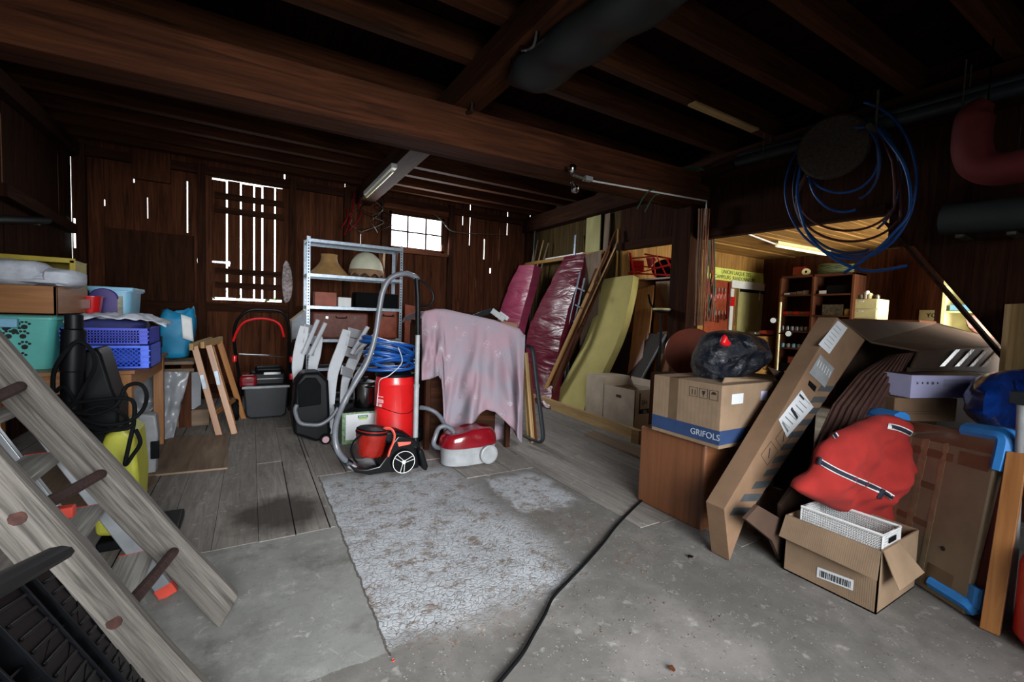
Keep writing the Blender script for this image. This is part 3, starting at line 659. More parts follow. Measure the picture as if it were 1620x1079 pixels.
# mustard crate lying on its side behind the towels
ca = PY(3, 408, 3.72); cb = PY(130, 470, 3.72); cz0 = z1+.002; cz1 = PY(60, 408, 3.72).z; cx0, cx1 = -1.63, PY(116, 440, 3.72).x
mb = MB(); mb.ob((cx0, 3.72, cz1-.012), (cx1-cx0, 0, 0), (0, .26, 0), (0, 0, .012)); mb.ob((cx0, 3.72, cz0), (cx1-cx0, 0, 0), (0, .26, 0), (0, 0, .012)); mb.ob((cx1-.012, 3.72, cz0), (.012, 0, 0), (0, .26, 0), (0, 0, cz1-cz0)); mb.ob((cx0, 3.72, cz0), (.012, 0, 0), (0, .26, 0), (0, 0, cz1-cz0)); mb.ob((cx0, 3.97, cz0), (cx1-cx0, 0, 0), (0, .012, 0), (0, 0, cz1-cz0))
mb.ob((cx0, 3.70, cz1-.02), (cx1-cx0+.012, 0, 0), (0, .022, 0), (0, 0, .03)); mb.ob((cx1-.012, 3.70, cz0), (.028, 0, 0), (0, .022, 0), (0, 0, cz1-cz0))
cr = mb.build('plastic_crate', M['mustard'], bevel=.003); tag(cr, 'mustard yellow plastic crate lying on its side behind the towels', 'crate')
# lattice crates
def crate(name, label, x0, x1, y0, y1, z0, z1, mat, diag, grp):
    o = thing(name, label, 'crate', ((x0+x1)/2, (y0+y1)/2, z0), grp)
    mb = MB(); mb.ob((x0, y0, z0), (x1-x0, 0, 0), (0, y1-y0, 0), (0, 0, .006))
    for x_ in (x0, x1-.045):
        for y_ in (y0, y1-.03): mb.ob((x_, y_, z0), (.045, 0, 0), (0, .03, 0), (0, 0, z1-z0))
    for x_ in (x0, x1-.045):
        for q in range(1, 4): mb.ob((x_-.003, y0-.005, z0+(z1-z0)*q/4), (.051, 0, 0), (0, .006, 0), (0, 0, .008))
    for x_ in (x0, x1-.006): mb.ob((x_, y0, z0), (.006, 0, 0), (0, y1-y0, 0), (0, 0, z1-z0))
    mb.ob((x0, y1-.006, z0), (x1-x0, 0, 0), (0, .006, 0), (0, 0, z1-z0))
    mb.build('shell', mat, o, bevel=.001, smooth=0)
    mb = MB(); fx0, fx1 = x0+.045, x1-.045; fz0, fz1 = z0+.012, z1-.012; W_, H_ = fx1-fx0, fz1-fz0
    mb.ob((fx0, y0, z0), (W_, 0, 0), (0, .008, 0), (0, 0, .014)); mb.ob((fx0, y0, z1-.014), (W_, 0, 0), (0, .008, 0), (0, 0, .014))
    if not diag:
        nx = 22; nz = 5
        for i in range(1, nx): mb.ob((fx0+W_*i/nx-.0025, y0+.002, fz0), (.005, 0, 0), (0, .004, 0), (0, 0, H_))
        for j in range(1, nz): mb.ob((fx0, y0+.002, fz0+H_*j/nz-.0025), (W_, 0, 0), (0, .004, 0), (0, 0, .005))
    else:
        st = .024; k = -H_
        while k < W_:
            for sgn in (0, 1):
                a0, a1 = max(0, k), min(W_, k+H_)
                if a1-a0 > .004:
                    zz0, zz1 = (a0-k, a1-k); 
                    if sgn: zz0, zz1 = H_-zz0, H_-zz1
                    mb.tube([(fx0+a0, y0+.004, fz0+zz0), (fx0+a1, y0+.004, fz0+zz1)], .0024, 4)
            k += st
        mb.lathe([(0, .004), (.03, .004), (.03, 0)], (fx0+W_*.33, y0+.002, fz0+H_*.55), 16, (0, -1, 0))
    mb.build('lattice', mat, o, smooth=0)
    return o
kx0, kx1 = PY(95, 550, 3.44).x, PY(237, 550, 3.44).x; kz = PY(180, 546, 3.44).z; kz2 = PY(180, 519, 3.44).z
crate('blue_crate', 'lower blue crate with diamond lattice on the pine table', kx0+.01, kx1, 3.44, 3.84, TZ, kz-.004, M['crate2'], True, 'blue lattice crates')
crate('blue_crate', 'upper blue crate with square lattice, stacked second', kx0, kx1-.005, 3.44, 3.84, kz, kz2, M['crate'], False, 'blue lattice crates')
mb = MB(); zc = PY(160, 502, 3.55).z; lumpy(mb, ((kx0+kx1)/2-.01, 3.64, (kz+.02+zc)/2), (kx1-kx0)*.86, .34, zc-kz-.03, 3, pw=.5); tag(mb.build('navy_bag', plain('navy fabric', '1c2257', .8)), 'folded navy bag filling the upper blue crate', 'bag')
def sheetfn(c, sx, sy, amp, seed, drop=0, top=None):
    from mathutils import noise
    c = V(c)
    return lambda u, v: c+V(((u-.5)*sx, (v-.5)*sy, amp*noise.noise(V((u*4+seed, v*4, seed)))+amp*.5*noise.noise(V((u*11+seed, v*9, seed)))-drop*max(0, abs(u-.45)-.3)*3-drop*max(0, .3-v)))
mb = MB(); a = PY(190, 500, 3.5); mb.grid(sheetfn((a.x, 3.56, zc+.014), .46, .28, .03, 2, .06), 26, 14); tag(mb.build('plastic_sheet', M['towel'], solid=.002, smooth=180), 'crumpled pale sheet on top of the navy bag', 'sheet')
# red basket, purple tray, pale blue box
a = PY(123, 495, 3.92); c = PY(158, 470, 3.92)
rb = thing('red_basket', 'small red plastic basket beside the purple tray', 'basket', ((a.x+c.x)/2, 3.97, a.z))
tub(MB(), a.x, c.x, 3.90, 4.04, a.z, c.z, .012, .004, .005).build('basket', M['red'], rb, smooth=40)
mb = MB(); mb.ob(((a.x+c.x)/2-.015, 3.885, a.z+.03), (.03, 0, 0), (0, .012, 0), (0, 0, .06)); mb.build('latch', M['dred'], rb)
bx0, bx1 = PY(140, 500, 4.15).x, PY(209, 500, 4.15).x; bz = PY(180, 457, 4.15).z
lb = thing('storage_box', 'tall pale blue plastic box with lid at the back of the table', 'box', ((bx0+bx1)/2, 4.3, TZ))
tub(MB(), bx0, bx1, 4.12, 4.5, TZ, bz-.02, .03, hollow=False).build('tub', M['lblue'], lb, smooth=40)
mb = MB(); mb.box(((bx0+bx1)/2, 4.31, bz), (bx1-bx0+.03, .41, .025)); mb.build('lid', M['lblue'], lb, bevel=.005)
mb = MB(); mb.ob((bx1-.075, 4.115, TZ+.05), (.03, 0, 0), (0, .01, 0), (0, 0, bz-TZ-.1)); mb.build('patterned_strip', M['tin'], lb)
# added support under the basket: closed carton
mb = MB(); mb.ob((a.x-.15, 3.88, TZ), (.42, 0, 0), (0, .22, 0), (0, 0, a.z-TZ-.003)); tag(mb.build('carton', M['card3'], bevel=.003), 'added dark carton behind the blue crates under the red basket', 'carton')
a = PY(143, 490, 3.93); pc = V(((PY(143, 490, 4.07).x+PY(180, 490, 4.07).x)/2, 4.07, 0)); pz0, pz1 = TZ+.23, PY(160, 457, 4.07).z; wq = (PY(184, 490, 4.07).x-PY(140, 490, 4.07).x)/2
pts = [V((pc.x-wq, 4.11, .98)), V((pc.x+wq, 4.11, .98))]+[V((pc.x+wq*math.cos(t), 4.11, pz1-wq*.9+wq*.9*math.sin(t))) for t in [math.pi*i/12 for i in range(13)]]
mb = MB(); mb.slab([p+V((0, 0, 0)) for p in pts], V((0, -.012, 0))); mb.tube(pts[2:], .009, 6)
pur = mb.build('purple_tray', M['purple'], smooth=30); pur.location.z = .98; tag(pur, 'purple round-topped plastic tray leaning on the pale blue box', 'tray')
# pressure washer between table and ladder
yw = 2.62
pw = thing('pressure_washer', 'yellow and black pressure washer behind the wooden ladder', 'pressure washer', (PY(175, 700, yw).x, 2.75, 0))
def P2(px, py, y=yw): return PY(px, py, y)
bz_ = PY(180, 690, yw)
mb = MB(); poly = [P2(165, 690), P2(190, 672), P2(212, 690), P2(219, 760), P2(214, 850), P2(150, 850), P2(140, 760)]
for p in poly: p.z = max(p.z, .012)
mb.slab(poly, (0, .26, 0)); mb.build('yellow_body', M['yellow'], pw, bevel=.02, seg=3)
mb = MB(); poly = [P2(127, 556), P2(150, 551), P2(158, 562), P2(175, 616), P2(186, 640), P2(186, 690), P2(160, 720), P2(115, 715), P2(118, 640), P2(128, 600)]; mb.slab([p+V((0, .02, 0)) for p in poly], (0, .2, 0)); mb.build('housing', M['black'], pw, bevel=.012, seg=2)
mb = MB(); a, c, d = P2(122, 497), P2(120, 570), P2(118, 720); yo = V((0, -.04, 0))
mb.tube([a+yo, P2(122, 520)+yo], .031, 12); mb.tube([P2(122, 520)+yo, c+yo, P2(119, 585)+yo], .041, 12); mb.tube([P2(119, 585)+yo, d+yo], .038, 12); mb.build('lance_holder', M['black'], pw, bevel=.003)
mb = MB(); mb.ob(V((P2(150, 850).x, yw, 0)), V((.3, 0, 0)), V((0, .28, 0)), V((0, 0, .05))); mb.build('base', M['black'], pw, bevel=.01)
mb = MB()
for pts in ([(85, 640), (85, 590), (105, 555), (125, 540), (145, 555), (150, 580), (135, 610), (115, 640), (95, 655)], [(110, 650), (150, 655), (185, 640), (200, 612), (222, 608), (232, 625), (225, 650), (200, 668), (160, 672), (120, 660)],
            [(105, 640), (150, 633), (207, 632), (212, 665), (205, 700), (198, 735), (210, 720), (222, 700), (215, 680)], [(120, 668), (160, 680), (200, 678), (212, 668)], [(88, 620), (100, 612), (112, 625), (120, 640)], [(125, 655), (160, 642), (190, 652), (200, 665), (170, 676)], [(95, 690), (140, 687), (180, 680), (205, 672)]):
    mb.tube(bez([P2(x_, y_, yw-.09-.01*(i % 3)) for i, (x_, y_) in enumerate(pts)], 8), .0085, 7)
mb.build('cable', M['blackm'], pw)
# grey plastic case end and sheet by the table leg
pc0 = [PY(218, 655, 3.72), PY(246, 657, 3.72), PY(250, 690, 3.72), PY(246, 765, 3.72), PY(218, 775, 3.72)]
for p in pc0: p.z = max(p.z, .004)
cs = thing('plastic_case', 'light grey plastic case with black latch standing under the table end', 'case', (pc0[0].x, 3.8, 0))
mb = MB(); mb.slab(pc0, (0, .1, 0)); mb.build('shell', M['mgrey'], cs, bevel=.012, seg=3)
mb = MB(); mb.ob(PY(238, 727, 3.71), (.045, 0, 0), (0, .03, 0), (0, 0, .12)); mb.build('latch', M['black'], cs, bevel=.004)
mb = MB(); a, c = PY(212, 590, 4.75), PY(252, 700, 4.75)
from mathutils import noise as _ns
def shfn(u, v):
    p0 = PY(205+95*u*(1-.25*v), 588+(692-588)*v, 4.75); p0.z = max(p0.z, .01); return p0+V((0, .07*_ns.noise(V((u*5, v*6, 1)))+.03*_ns.noise(V((u*14, v*10, 4)))-.12*v, 0))
mb.grid(shfn, 22, 22); tag(mb.build('plastic_sheeting', M['plasheet'], solid=.002, smooth=180), 'dusty grey plastic sheeting hanging behind the table leg', 'sheeting')
mb = MB(); mb.slab([PY(287, 590, 5.1), PY(318, 588, 5.1), PY(318, 640, 5.1), PY(306, 648, 5.1), PY(287, 646, 5.1)], (0, .02, 0)); gp = mb.build('grey_board', M['plasheet'], bevel=.003); tag(gp, 'small pale grey board leaning behind the trestle legs', 'board')
mb = MB(); mb.ob(gp.location+V((-.16, -.03, -gp.location.z)), (.3, 0, 0), (0, .1, 0), (0, 0, gp.location.z-.002)); tag(mb.build('wooden_block', M['ply'], bevel=.003), 'added low wooden block under the pale grey board', 'block')  # block added to hold up the grey board
q = [FZ(230, 755, .004), FZ(360, 742, .004), FZ(362, 688, .004), FZ(268, 692, .004)]
mb = MB(); mb.slab([V((p.x, p.y, .004)) for p in q], (0, 0, .012)); tag(mb.build('plywood_offcut', M['ply'], smooth=0), 'flat square of brown plywood lying on the floorboards', 'plywood')
mb = MB(); mb.slab([V((-1.2, 3.0, .004)), V((-.66, 3.1, .004)), V((-.52, 3.5, .004)), V((-.64, 4.2, .004)), V((-1.2, 4.2, .004))], (0, 0, .008)); tag(mb.build('plywood_sheet', M['ply'], smooth=0), 'worn plywood sheet lying under the pine table leg', 'plywood')
# bench and turquoise bag
bz0 = PY(260, 572, 5.0).z; bx0, bx1 = PY(215, 570, 5.0).x, PY(307, 570, 5.0).x
be = thing('wooden_bench', 'low rough wooden bench behind the table holding a turquoise bag', 'bench', ((bx0+bx1)/2, 5.2, 0))
mb = MB(); mb.ob((bx0-.1, 4.98, bz0-.03), (bx1-bx0+.1, 0, 0), (0, .14, 0), (0, 0, .03)); mb.ob((bx0-.1, 5.14, bz0-.03), (bx1-bx0+.1, 0, 0), (0, .2, 0), (0, 0, .03)); mb.ob((bx0-.1, 5.0, bz0-.1), (bx1-bx0+.1, 0, 0), (0, .03, 0), (0, 0, .03)); mb.build('bench_top', M['ply'], be, smooth=0, bevel=.003)
for x_ in (bx0-.05, bx1-.12):
    mb = MB(); mb.ob((x_, 5.04, 0), (.09, 0, 0), (0, .09, 0), (0, 0, bz0-.1)); mb.ob((x_, 5.2, 0), (.09, 0, 0), (0, .09, 0), (0, 0, bz0-.03)); mb.build('leg', M['beam'], be, smooth=0)
tbg = thing('shopping_bag', 'crumpled turquoise shopping bag on the wooden bench', 'bag', (PY(268, 530, 5.05).x, 5.15, bz0))
def bagfn(cx, cy, z0, z1, rx, ry, seed, nu=30, tilt=.0, top=1.15):
    def fn(u, v):
        th = 2*math.pi*u; k = (.80+.3*math.sin(v*2.6))*(1 if v < .8 else 1-.2*(v-.8)/.2*top*.3); e = 1+.12*_ns.noise(V((math.cos(th)*2, math.sin(th)*2, v*3+seed)))+.05*_ns.noise(V((math.cos(th)*6, math.sin(th)*6, v*8+seed)))
        zz = z0+(z1-z0)*v*(1+(.12*_ns.noise(V((math.cos(th)*1.5, math.sin(th)*1.5, seed))) if v > .9 else 0)); r_ = 0.02 if v < .001 else 1
        return V((cx+rx*k*e*math.copysign(abs(math.cos(th))**.6, math.cos(th))*r_+tilt*v, cy+ry*k*e*math.copysign(abs(math.sin(th))**.6, math.sin(th))*r_, zz))
    return fn
gx0, gx1 = PY(238, 530, 5.05).x, PY(305, 530, 5.05).x; gz1 = PY(290, 490, 5.05).z
mb = MB(); mb.grid(bagfn((gx0+gx1)/2, 5.15, bz0+.002, gz1, (gx1-gx0)/2*.82, .11, 4, tilt=.04), 34, 14); mb.build('bag_body', M['bagteal'], tbg, solid=.003, smooth=70)
mb = MB(); mb.grid(lambda u, v: PY(286+17*u+3*v, 497+20*u*.3+38*v, 5.0)+V((0, .02*u, 0)), 6, 6); mb.build('printed_corner', M['white'], tbg, solid=.003); mb = MB(); mb.grid(lambda u, v: PY(241+16*u, 532+17*v, 5.01), 4, 4); mb.build('printed_corner', M['navy'], tbg, solid=.003)
# trestle
tr = thing('folding_trestle', 'folding wooden trestle standing half open beside the mower', 'trestle', (PY(338, 660, 4.85).x, 4.85, 0))
for (a, c, y0_, y1_) in (((308, 548), (341, 668), 4.7, 4.62), ((330, 546), (364, 662), 4.75, 4.66), ((334, 548), (360, 640), 5.0, 5.02), ((347, 540), (373, 622), 5.1, 5.2)):
    p, q = PY(*a, y0_), PY(*c, y1_); q.z = max(0, q.z); q = p+(q-p)*(p.z/(p.z-q.z)) if abs(p.z-q.z) > 0 else q
    mb = MB(); beam_between(mb, p, q, XX, .05, .028); mb.build('leg', M['pine'], tr, bevel=.003)
for (a, c, y0_, y1_) in (((302, 549), (334, 538), 4.66, 5.12), ((320, 546), (350, 537), 4.7, 5.15)):
    mb = MB(); beam_between(mb, PY(*a, y0_), PY(*c, y1_), UP, .06, .03); mb.build('top_rail', M['fresh'], tr, bevel=.003)
mb = MB(); beam_between(mb, PY(340, 654, 4.63), PY(371, 632, 5.1), UP, .04, .02); mb.build('stretcher', M['pine'], tr, bevel=.003)
for px, py, y_ in ((321, 604, 4.61), (343, 598, 4.65)):
    mb = MB(); beam_between(mb, PY(px-2, py-11, y_), PY(px+3, py+11, y_), XX, .028, .006); mb.build('hinge', M['galv'], tr)
# lawn mower
mo = thing('lawn_mower', 'dark lawn mower with red and black handlebars under the hatch', 'lawn mower', (PY(415, 655, 5.15).x, 5.3, 0))
gx0, gx1 = PY(385, 640, 5.1).x, PY(456, 640, 5.1).x; gz0, gz1 = .03, PY(420, 612, 5.1).z
mb = MB(); mb.slab([(gx0+.02, 5.08, gz0+.03), (gx0+.06, 5.08, gz0), (gx1-.06, 5.08, gz0), (gx1-.02, 5.08, gz0+.03), (gx1, 5.08, gz1), (gx0, 5.08, gz1)], (0, .3, 0)); mb.build('grass_box', M['dgrey'], mo, bevel=.015, seg=3)
mb = MB(); mb.tube([(gx0-.01, 5.075, gz1), (gx1+.01, 5.075, gz1)], .013, 8); mb.build('grass_box_rim', M['mgrey'], mo)
mb = MB(); mb.box(((gx0+gx1)/2+.02, 5.45, gz1+.05), (.34, .3, .15)); mb.box(((gx0+gx1)/2+.03, 5.42, gz1+.15), (.26, .24, .06)); mb.build('engine', M['black'], mo, bevel=.03, seg=3)
mb = MB(); mb.box(((gx0+gx1)/2+.02, 5.30, gz1+.055), (.3, .02, .012)); mb.box(((gx0+gx1)/2+.06, 5.31, gz1+.11), (.16, .02, .03)); mb.build('engine_trim', M['chrome'], mo, bevel=.003)
mb = MB(); mb.box(((gx0+gx1)/2-.16, 5.4, gz1+.04), (.16, .3, .13)); mb.build('deck', M['dred'], mo, bevel=.03, seg=3)
for x_ in (gx0-.07, gx1+.06):
    mb = MB(); mb.lathe([(.03, -.025), (.09, -.03), (.11, -.02), (.11, .02), (.09, .03), (.03, .025)], (x_, 5.2, .11), 24, (1, 0, 0)); wh = mb.build('wheel', M['blackm'], mo)
    mb = MB(); mb.lathe([(0, -.03), (.05, -.033), (.05, .033), (0, .03)], (x_, 5.2, .11), 16, (1, 0, 0)); mb.build('wheel_hub', M['dgrey'], wh)
def arch(pts, y0_, y1_): n = len(pts); return bez([PY(p[0], p[1], y0_+(y1_-y0_)*p[2]) for p in pts], 6)
mb = MB(); mb.tube(arch([(381, 640, 1), (379, 600, .8), (371, 545, .3), (373, 512, .1), (392, 492, 0), (420, 490, 0), (446, 494, 0), (457, 516, .1), (458, 560, .3), (458, 610, .8), (457, 640, 1)], 5.0, 5.35), .014, 8); mb.build('handlebar', M['black'], mo)
mb = MB(); mb.tube(arch([(369, 540, .3), (376, 522, .1), (388, 509, 0), (410, 504, 0), (432, 507, 0), (444, 516, 0), (449, 533, .2)], 4.98, 5.1), .011, 8); mb.build('brake_bar', M['red'], mo)
mb = MB(); mb.tube([PY(378, 561, 5.12), PY(450, 564, 5.12)], .009, 8); mb.build('crossbar', M['chrome'], mo)
mb = MB()
for px, py in ((371, 572), (461, 573), (461, 600)): mb.lathe([(0, 0), (.018, 0), (.022, .05), (.018, .06), (0, .06)], PY(px, py, 5.05), 12)
mb.build('clamp_knob', M['red'], mo)
# dark board behind mower
mb = MB(); mb.slab([PY(456, 540, 5.5), PY(484, 530, 5.5), PY(484, 492, 5.5), PY(478, 491, 5.5), PY(459, 508, 5.5)], (0, .02, 0)); hp = mb.build('white_board', plain('dull white board', '8d929b', .8), smooth=0, bevel=.002); tag(hp, 'small white panel with wooden edge leaning on the metal shelf', 'panel')
mb = MB(); beam_between(mb, PY(459, 507, 5.49), PY(480, 491, 5.49), YY, .05, .02); beam_between(mb, PY(460, 508, 5.49), PY(460, 541, 5.49), YY, .05, .02); mb.build('edge_strip', M['ply'], hp)
mb = MB(); x0_, x1_ = PY(456, 600, 5.5).x, PY(486, 600, 5.5).x; zz = hp.location.z
mb.ob((x0_, 5.47, 0), (x1_-x0_-.02, 0, 0), (0, .3, 0), (0, 0, zz-.003)); tag(mb.build('dark_cabinet', M['barn2'], smooth=0, bevel=.004), 'low dark cabinet between the mower and the metal shelf', 'cabinet')
# ================================================================ middle
def ply(pts, y, dy=0): return [PY(a, c, y) for a, c in pts]
def sheet(name, mat, pts, y, t, parent=None, bevel=0, ground=False, seg=2):
    P = ply(pts, y)
    if ground:
        for p in P: p.z = max(p.z, .004)
    mb = MB(); mb.slab(P, (0, t, 0)); return mb.build(name, mat, parent, bevel=bevel, seg=seg)
# galvanised shelf unit
SY0, SY1 = 5.6, 5.98; sx0, sx1 = PY(485, 480, SY0).x, PY(636, 480, SY0).x
lev = [PY(495, y_, SY0).z for y_ in (378, 433, 484, 537, 583, 632)]
sh = thing('metal_shelf', 'tall galvanised metal shelf unit with slotted posts at the back', 'shelf', ((sx0+sx1)/2, (SY0+SY1)/2, 0))
TOPZ = lev[0]+.03
def slots(mb, x_, y_, ax, z0, z1):
    z = z0
    while z < z1: mb.box((x_, y_, z), (.012, .0015, .017) if ax == 'x' else (.0015, .012, .017)); z += .034
for x_, sx in ((sx0, 1), (sx1, -1)):
    for y_, sy in ((SY0, 1), (SY1, -1)):
        mb = MB(); a = x_ if sx > 0 else x_-.035; mb.ob((a, y_-.001 if sy > 0 else y_-.001, 0), (.036, 0, 0), (0, .002, 0), (0, 0, TOPZ)); mb.ob((x_-.001, y_ if sy > 0 else y_-.036, 0), (.002, 0, 0), (0, .036, 0), (0, 0, TOPZ)); po = mb.build('post', M['galv'], sh, smooth=0)
        if sy > 0: mb = MB(); slots(mb, x_+sx*.018, y_-.0015, 'x', .05, TOPZ-.02); slots(mb, x_-.0015*1, y_+.018, 'y', .05, TOPZ-.02) if sx > 0 else None; s_ = mb.build('slots', M['blackm'], po, smooth=0); s_['kind'] = 'stuff'
for z in lev:
    mb = MB(); mb.ob((sx0, SY0, z), (sx1-sx0, 0, 0), (0, SY1-SY0, 0), (0, 0, .003)); mb.ob((sx0, SY0-.003, z-.032), (sx1-sx0, 0, 0), (0, .003, 0), (0, 0, .035)); mb.ob((sx0, SY1, z-.032), (sx1-sx0, 0, 0), (0, .003, 0), (0, 0, .035)); mb.ob((sx0, SY0, z-.032), (.003, 0, 0), (0, SY1-SY0, 0), (0, 0, .035)); mb.ob((sx1-.003, SY0, z-.032), (.003, 0, 0), (0, SY1-SY0, 0), (0, 0, .035))
    mb.build('shelf_board', M['galv'], sh, smooth=0)
e_ = .004
c = PY(521, 430, 5.76); r_ = (PY(548, 430, 5.76).x-c.x)*1.15; h_ = PY(521, 403, 5.76).z-lev[1]
mb = MB(); mb.lathe([(r_, 0), (r_*.95, h_*.1), (r_*.62, h_*.42), (r_*.46, h_*.62), (r_*.40, h_*.85), (r_*.42, h_), (r_*.37, h_), (r_*.36, h_*.8), (r_*.42, h_*.6), (r_*.95, 0)], (c.x, 5.78, lev[1]+e_), 28)
tag(mb.build('lampshade', M['shade']), 'ochre conical lampshade on the second shelf', 'lampshade')
c = PY(580, 430, 5.76); r_ = .205; h_ = PY(580, 399, 5.76).z-lev[1]
ls_ = thing('lampshade', 'cream domed lampshade with brown scalloped fringe on the second shelf', 'lampshade', (c.x, 5.78, lev[1]+e_))
mb = MB(); mb.lathe([(r_*math.cos(t), h_*.25+(h_*.75)*math.sin(t)) for t in [math.pi/2*i/10 for i in range(11)]], (c.x, 5.78, lev[1]+e_), 32); mb.build('dome', M['shadew'], ls_)
mb = MB(); mb.grid(lambda u, v: V((c.x+(r_+.004)*math.cos(2*math.pi*u), 5.78+(r_+.004)*math.sin(2*math.pi*u), lev[1]+e_+h_*.3*(v)+(1-v)*(h_*.14*abs(math.cos(5*math.pi*u*2)))-0*v)), 60, 2); mb.build('fringe', M['fringe'], ls_, solid=.004)
def boxat(name, label, cat, mat, px0, px1, ytop, z, y, d, grp=None, bev=.006, sm=35):
    a, q = PY(px0, ytop, y), PY(px1, ytop, y); mb = MB(); mb.ob((a.x, y, z+.004), (q.x-a.x, 0, 0), (0, d, 0), (0, 0, max(.02, a.z-z-.004)))
    return tag(mb.build(name, mat, bevel=bev, smooth=sm), label, cat, grp)
boxat('small_box', 'small orange brown box on the third shelf', 'box', M['orangeleather'], 498, 533, 461, lev[2], 5.66, .2)
boxat('small_box', 'flat white box beside the small orange brown box', 'box', M['white'], 535, 556, 470, lev[2], 5.7, .15)
boxat('small_box', 'long dark box at the right of the third shelf', 'box', M['blackm'], 563, 630, 462, lev[2], 5.66, .24)
def suitcase(name, label, mat, px0, px1, ytop, z, y, d):
    o = boxat(name, label, 'suitcase', mat, px0, px1, ytop, z, y, d, bev=.025); bb = [V(v) for v in o.bound_box]; w2 = max(v.x for v in bb); h2 = max(v.z for v in bb)
    for sx in (-.5, .5):
        mb = MB(); mb.box(o.location+V((sx*w2, -d/2-.004, h2*.8)), (.03, .01, .03)); mb.build('latch', M['chrome'], o)
    mb = MB(); mb.tube(bez([o.location+V((-.06, -d/2-.002, h2*.85)), o.location+V((-.05, -d/2-.03, h2*.8)), o.location+V((.05, -d/2-.03, h2*.8)), o.location+V((.06, -d/2-.002, h2*.85))]), .006, 6); mb.build('handle', M['blackm'], o)
    return o
suitcase('suitcase', 'old dark brown suitcase lying on the fourth shelf', M['brownleather'], 494, 583, 493, lev[3], 5.64, .3)
suitcase('suitcase', 'rust orange suitcase at the right end of the fourth shelf', M['orangeleather'], 598, 630, 490, lev[3], 5.66, .28)
sheet('brown_board', M['orangeleather'], [(641, 486), (660, 488), (661, 545), (641, 545)], 6.2, .02, bevel=.002)
o = bpy.data.objects['brown_board']; o.location.z = 0; 
mb = MB(); p = ply([(641, 482), (661, 485)], 6.3); mb.slab([V((p[0].x, 6.3, 0.004)), V((p[1].x, 6.3, .004)), p[1], p[0]], (0, .02, 0)); bpy.data.objects.remove(o); tag(mb.build('brown_board', M['orangeleather'], bevel=.002), 'rust brown board standing upright right of the metal shelf', 'board')
# long things leaning near the back wall
for k, (p, q) in enumerate((((610, 460), (600, 395)), ((604, 470), (608, 392)), ((617, 470), (628, 395)))):
    a = PY(*p, 6.05); c = PY(*q, 6.4); d_ = (c-a); a = a-d_*(a.z/d_.z); mb = MB(); beam_between(mb, a, c, XX, .05 if k != 1 else .03, .02); tag(mb.build('wooden_lath', (M['beam'], M['fresh'], M['barn'])[k], bevel=.002), ('broad brown lath leaning on the back wall behind the metal shelf', 'pale narrow lath leaning between the two brown laths', 'reddish brown lath leaning nearest the small window')[k], 'lath', 'laths behind the metal shelf')
M['chairw'] = plain('dull white chair plastic', 'a6a9af', .5, var=.04)
def fchair(label, y0, y1, A, slat, arms, back):
    o = thing('folding_chair', label, 'chair', (PY(*A[-1][-1], y0).x, (y0+y1)/2, 0), 'white folding chairs')
    for k, (pl, yy) in enumerate(((A[0], y0), (A[1], y1), (A[0], y1))):
        mb = MB(); off = 0 if k < 2 else .0
        P = bez([PY(a_, c_, yy) for a_, c_ in pl], 6); n = len(P)
        P = [V((p.x, p.y, max(p.z, .0))) for p in P]; P[-1].z = 0.0
        if k > 1: continue
        hw = [.05*(.55+.45*math.sin(math.pi*min(1, i/(n-1)+.15))) for i in range(n)]; vs = []
        for i, p in enumerate(P):
            t = (P[min(i+1, n-1)]-P[max(i-1, 0)]).normalized(); q = V((t.z, 0, -t.x)).normalized()*hw[i]
            if i == n-1: q.z = 0
            vs += [p-q, p+q, p+q+V((0, .022, 0)), p-q+V((0, .022, 0))]
        F = [(i*4+j, i*4+(j+1) % 4, i*4+4+(j+1) % 4, i*4+4+j) for i in range(n-1) for j in range(4)]+[(3, 2, 1, 0), (n*4-4, n*4-3, n*4-2, n*4-1)]
        mb.idx(vs, F, [[(vs[i].x, vs[i].z) for i in f] for f in F]); mb.build('side_rail', M['chairw'], o, smooth=30, bevel=.004)
    for (p, q) in slat:
        mb = MB(); a, c = PY(*p, y0), PY(*q, y1); beam_between(mb, a, c, UP, .085, .012); mb.build('slat', M['chairw'], o, bevel=.004)
    for (p, q, yy) in arms:
        mb = MB(); mb.tube([PY(*p, yy), PY(*q, yy)], .02, 8); mb.build('armrest', M['chairw'], o)
    for pl in back:
        mb = MB(); mb.tube(bez([PY(a_, c_, (y0+y1)/2+.1) for a_, c_ in pl], 6), .013, 8); mb.build('back_leg', M['chairw'], o)
    return o
fchair('white plastic folding chair leaning nearest the lawn mower', 4.45, 4.6, [[(482, 516), (476, 545), (471, 575), (470, 600), (474, 672)], [(504, 532), (499, 560), (494, 590), (492, 664)]],
       [((481, 520), (497, 522)), ((480, 535), (497, 538)), ((477, 552), (497, 556))], [((503, 506), (480, 560), 4.43), ((515, 511), (490, 562), 4.45)], [[(507, 530), (502, 560), (500, 600), (500, 660)]])
fchair('white plastic folding chair leaning left of the blue hose', 4.3, 4.5, [[(549, 522), (541, 550), (530, 580), (526, 600), (524, 640), (523, 683)], [(575, 528), (566, 555), (553, 585), (545, 612), (540, 668)]],
       [((551, 525), (571, 530)), ((548, 540), (568, 545)), ((545, 555), (565, 562)), ((540, 585), (558, 592))], [((582, 517), (556, 560), 4.28), ((593, 530), (560, 560), 4.4)], [[(590, 545), (575, 575), (560, 600), (548, 640), (546, 662)]])
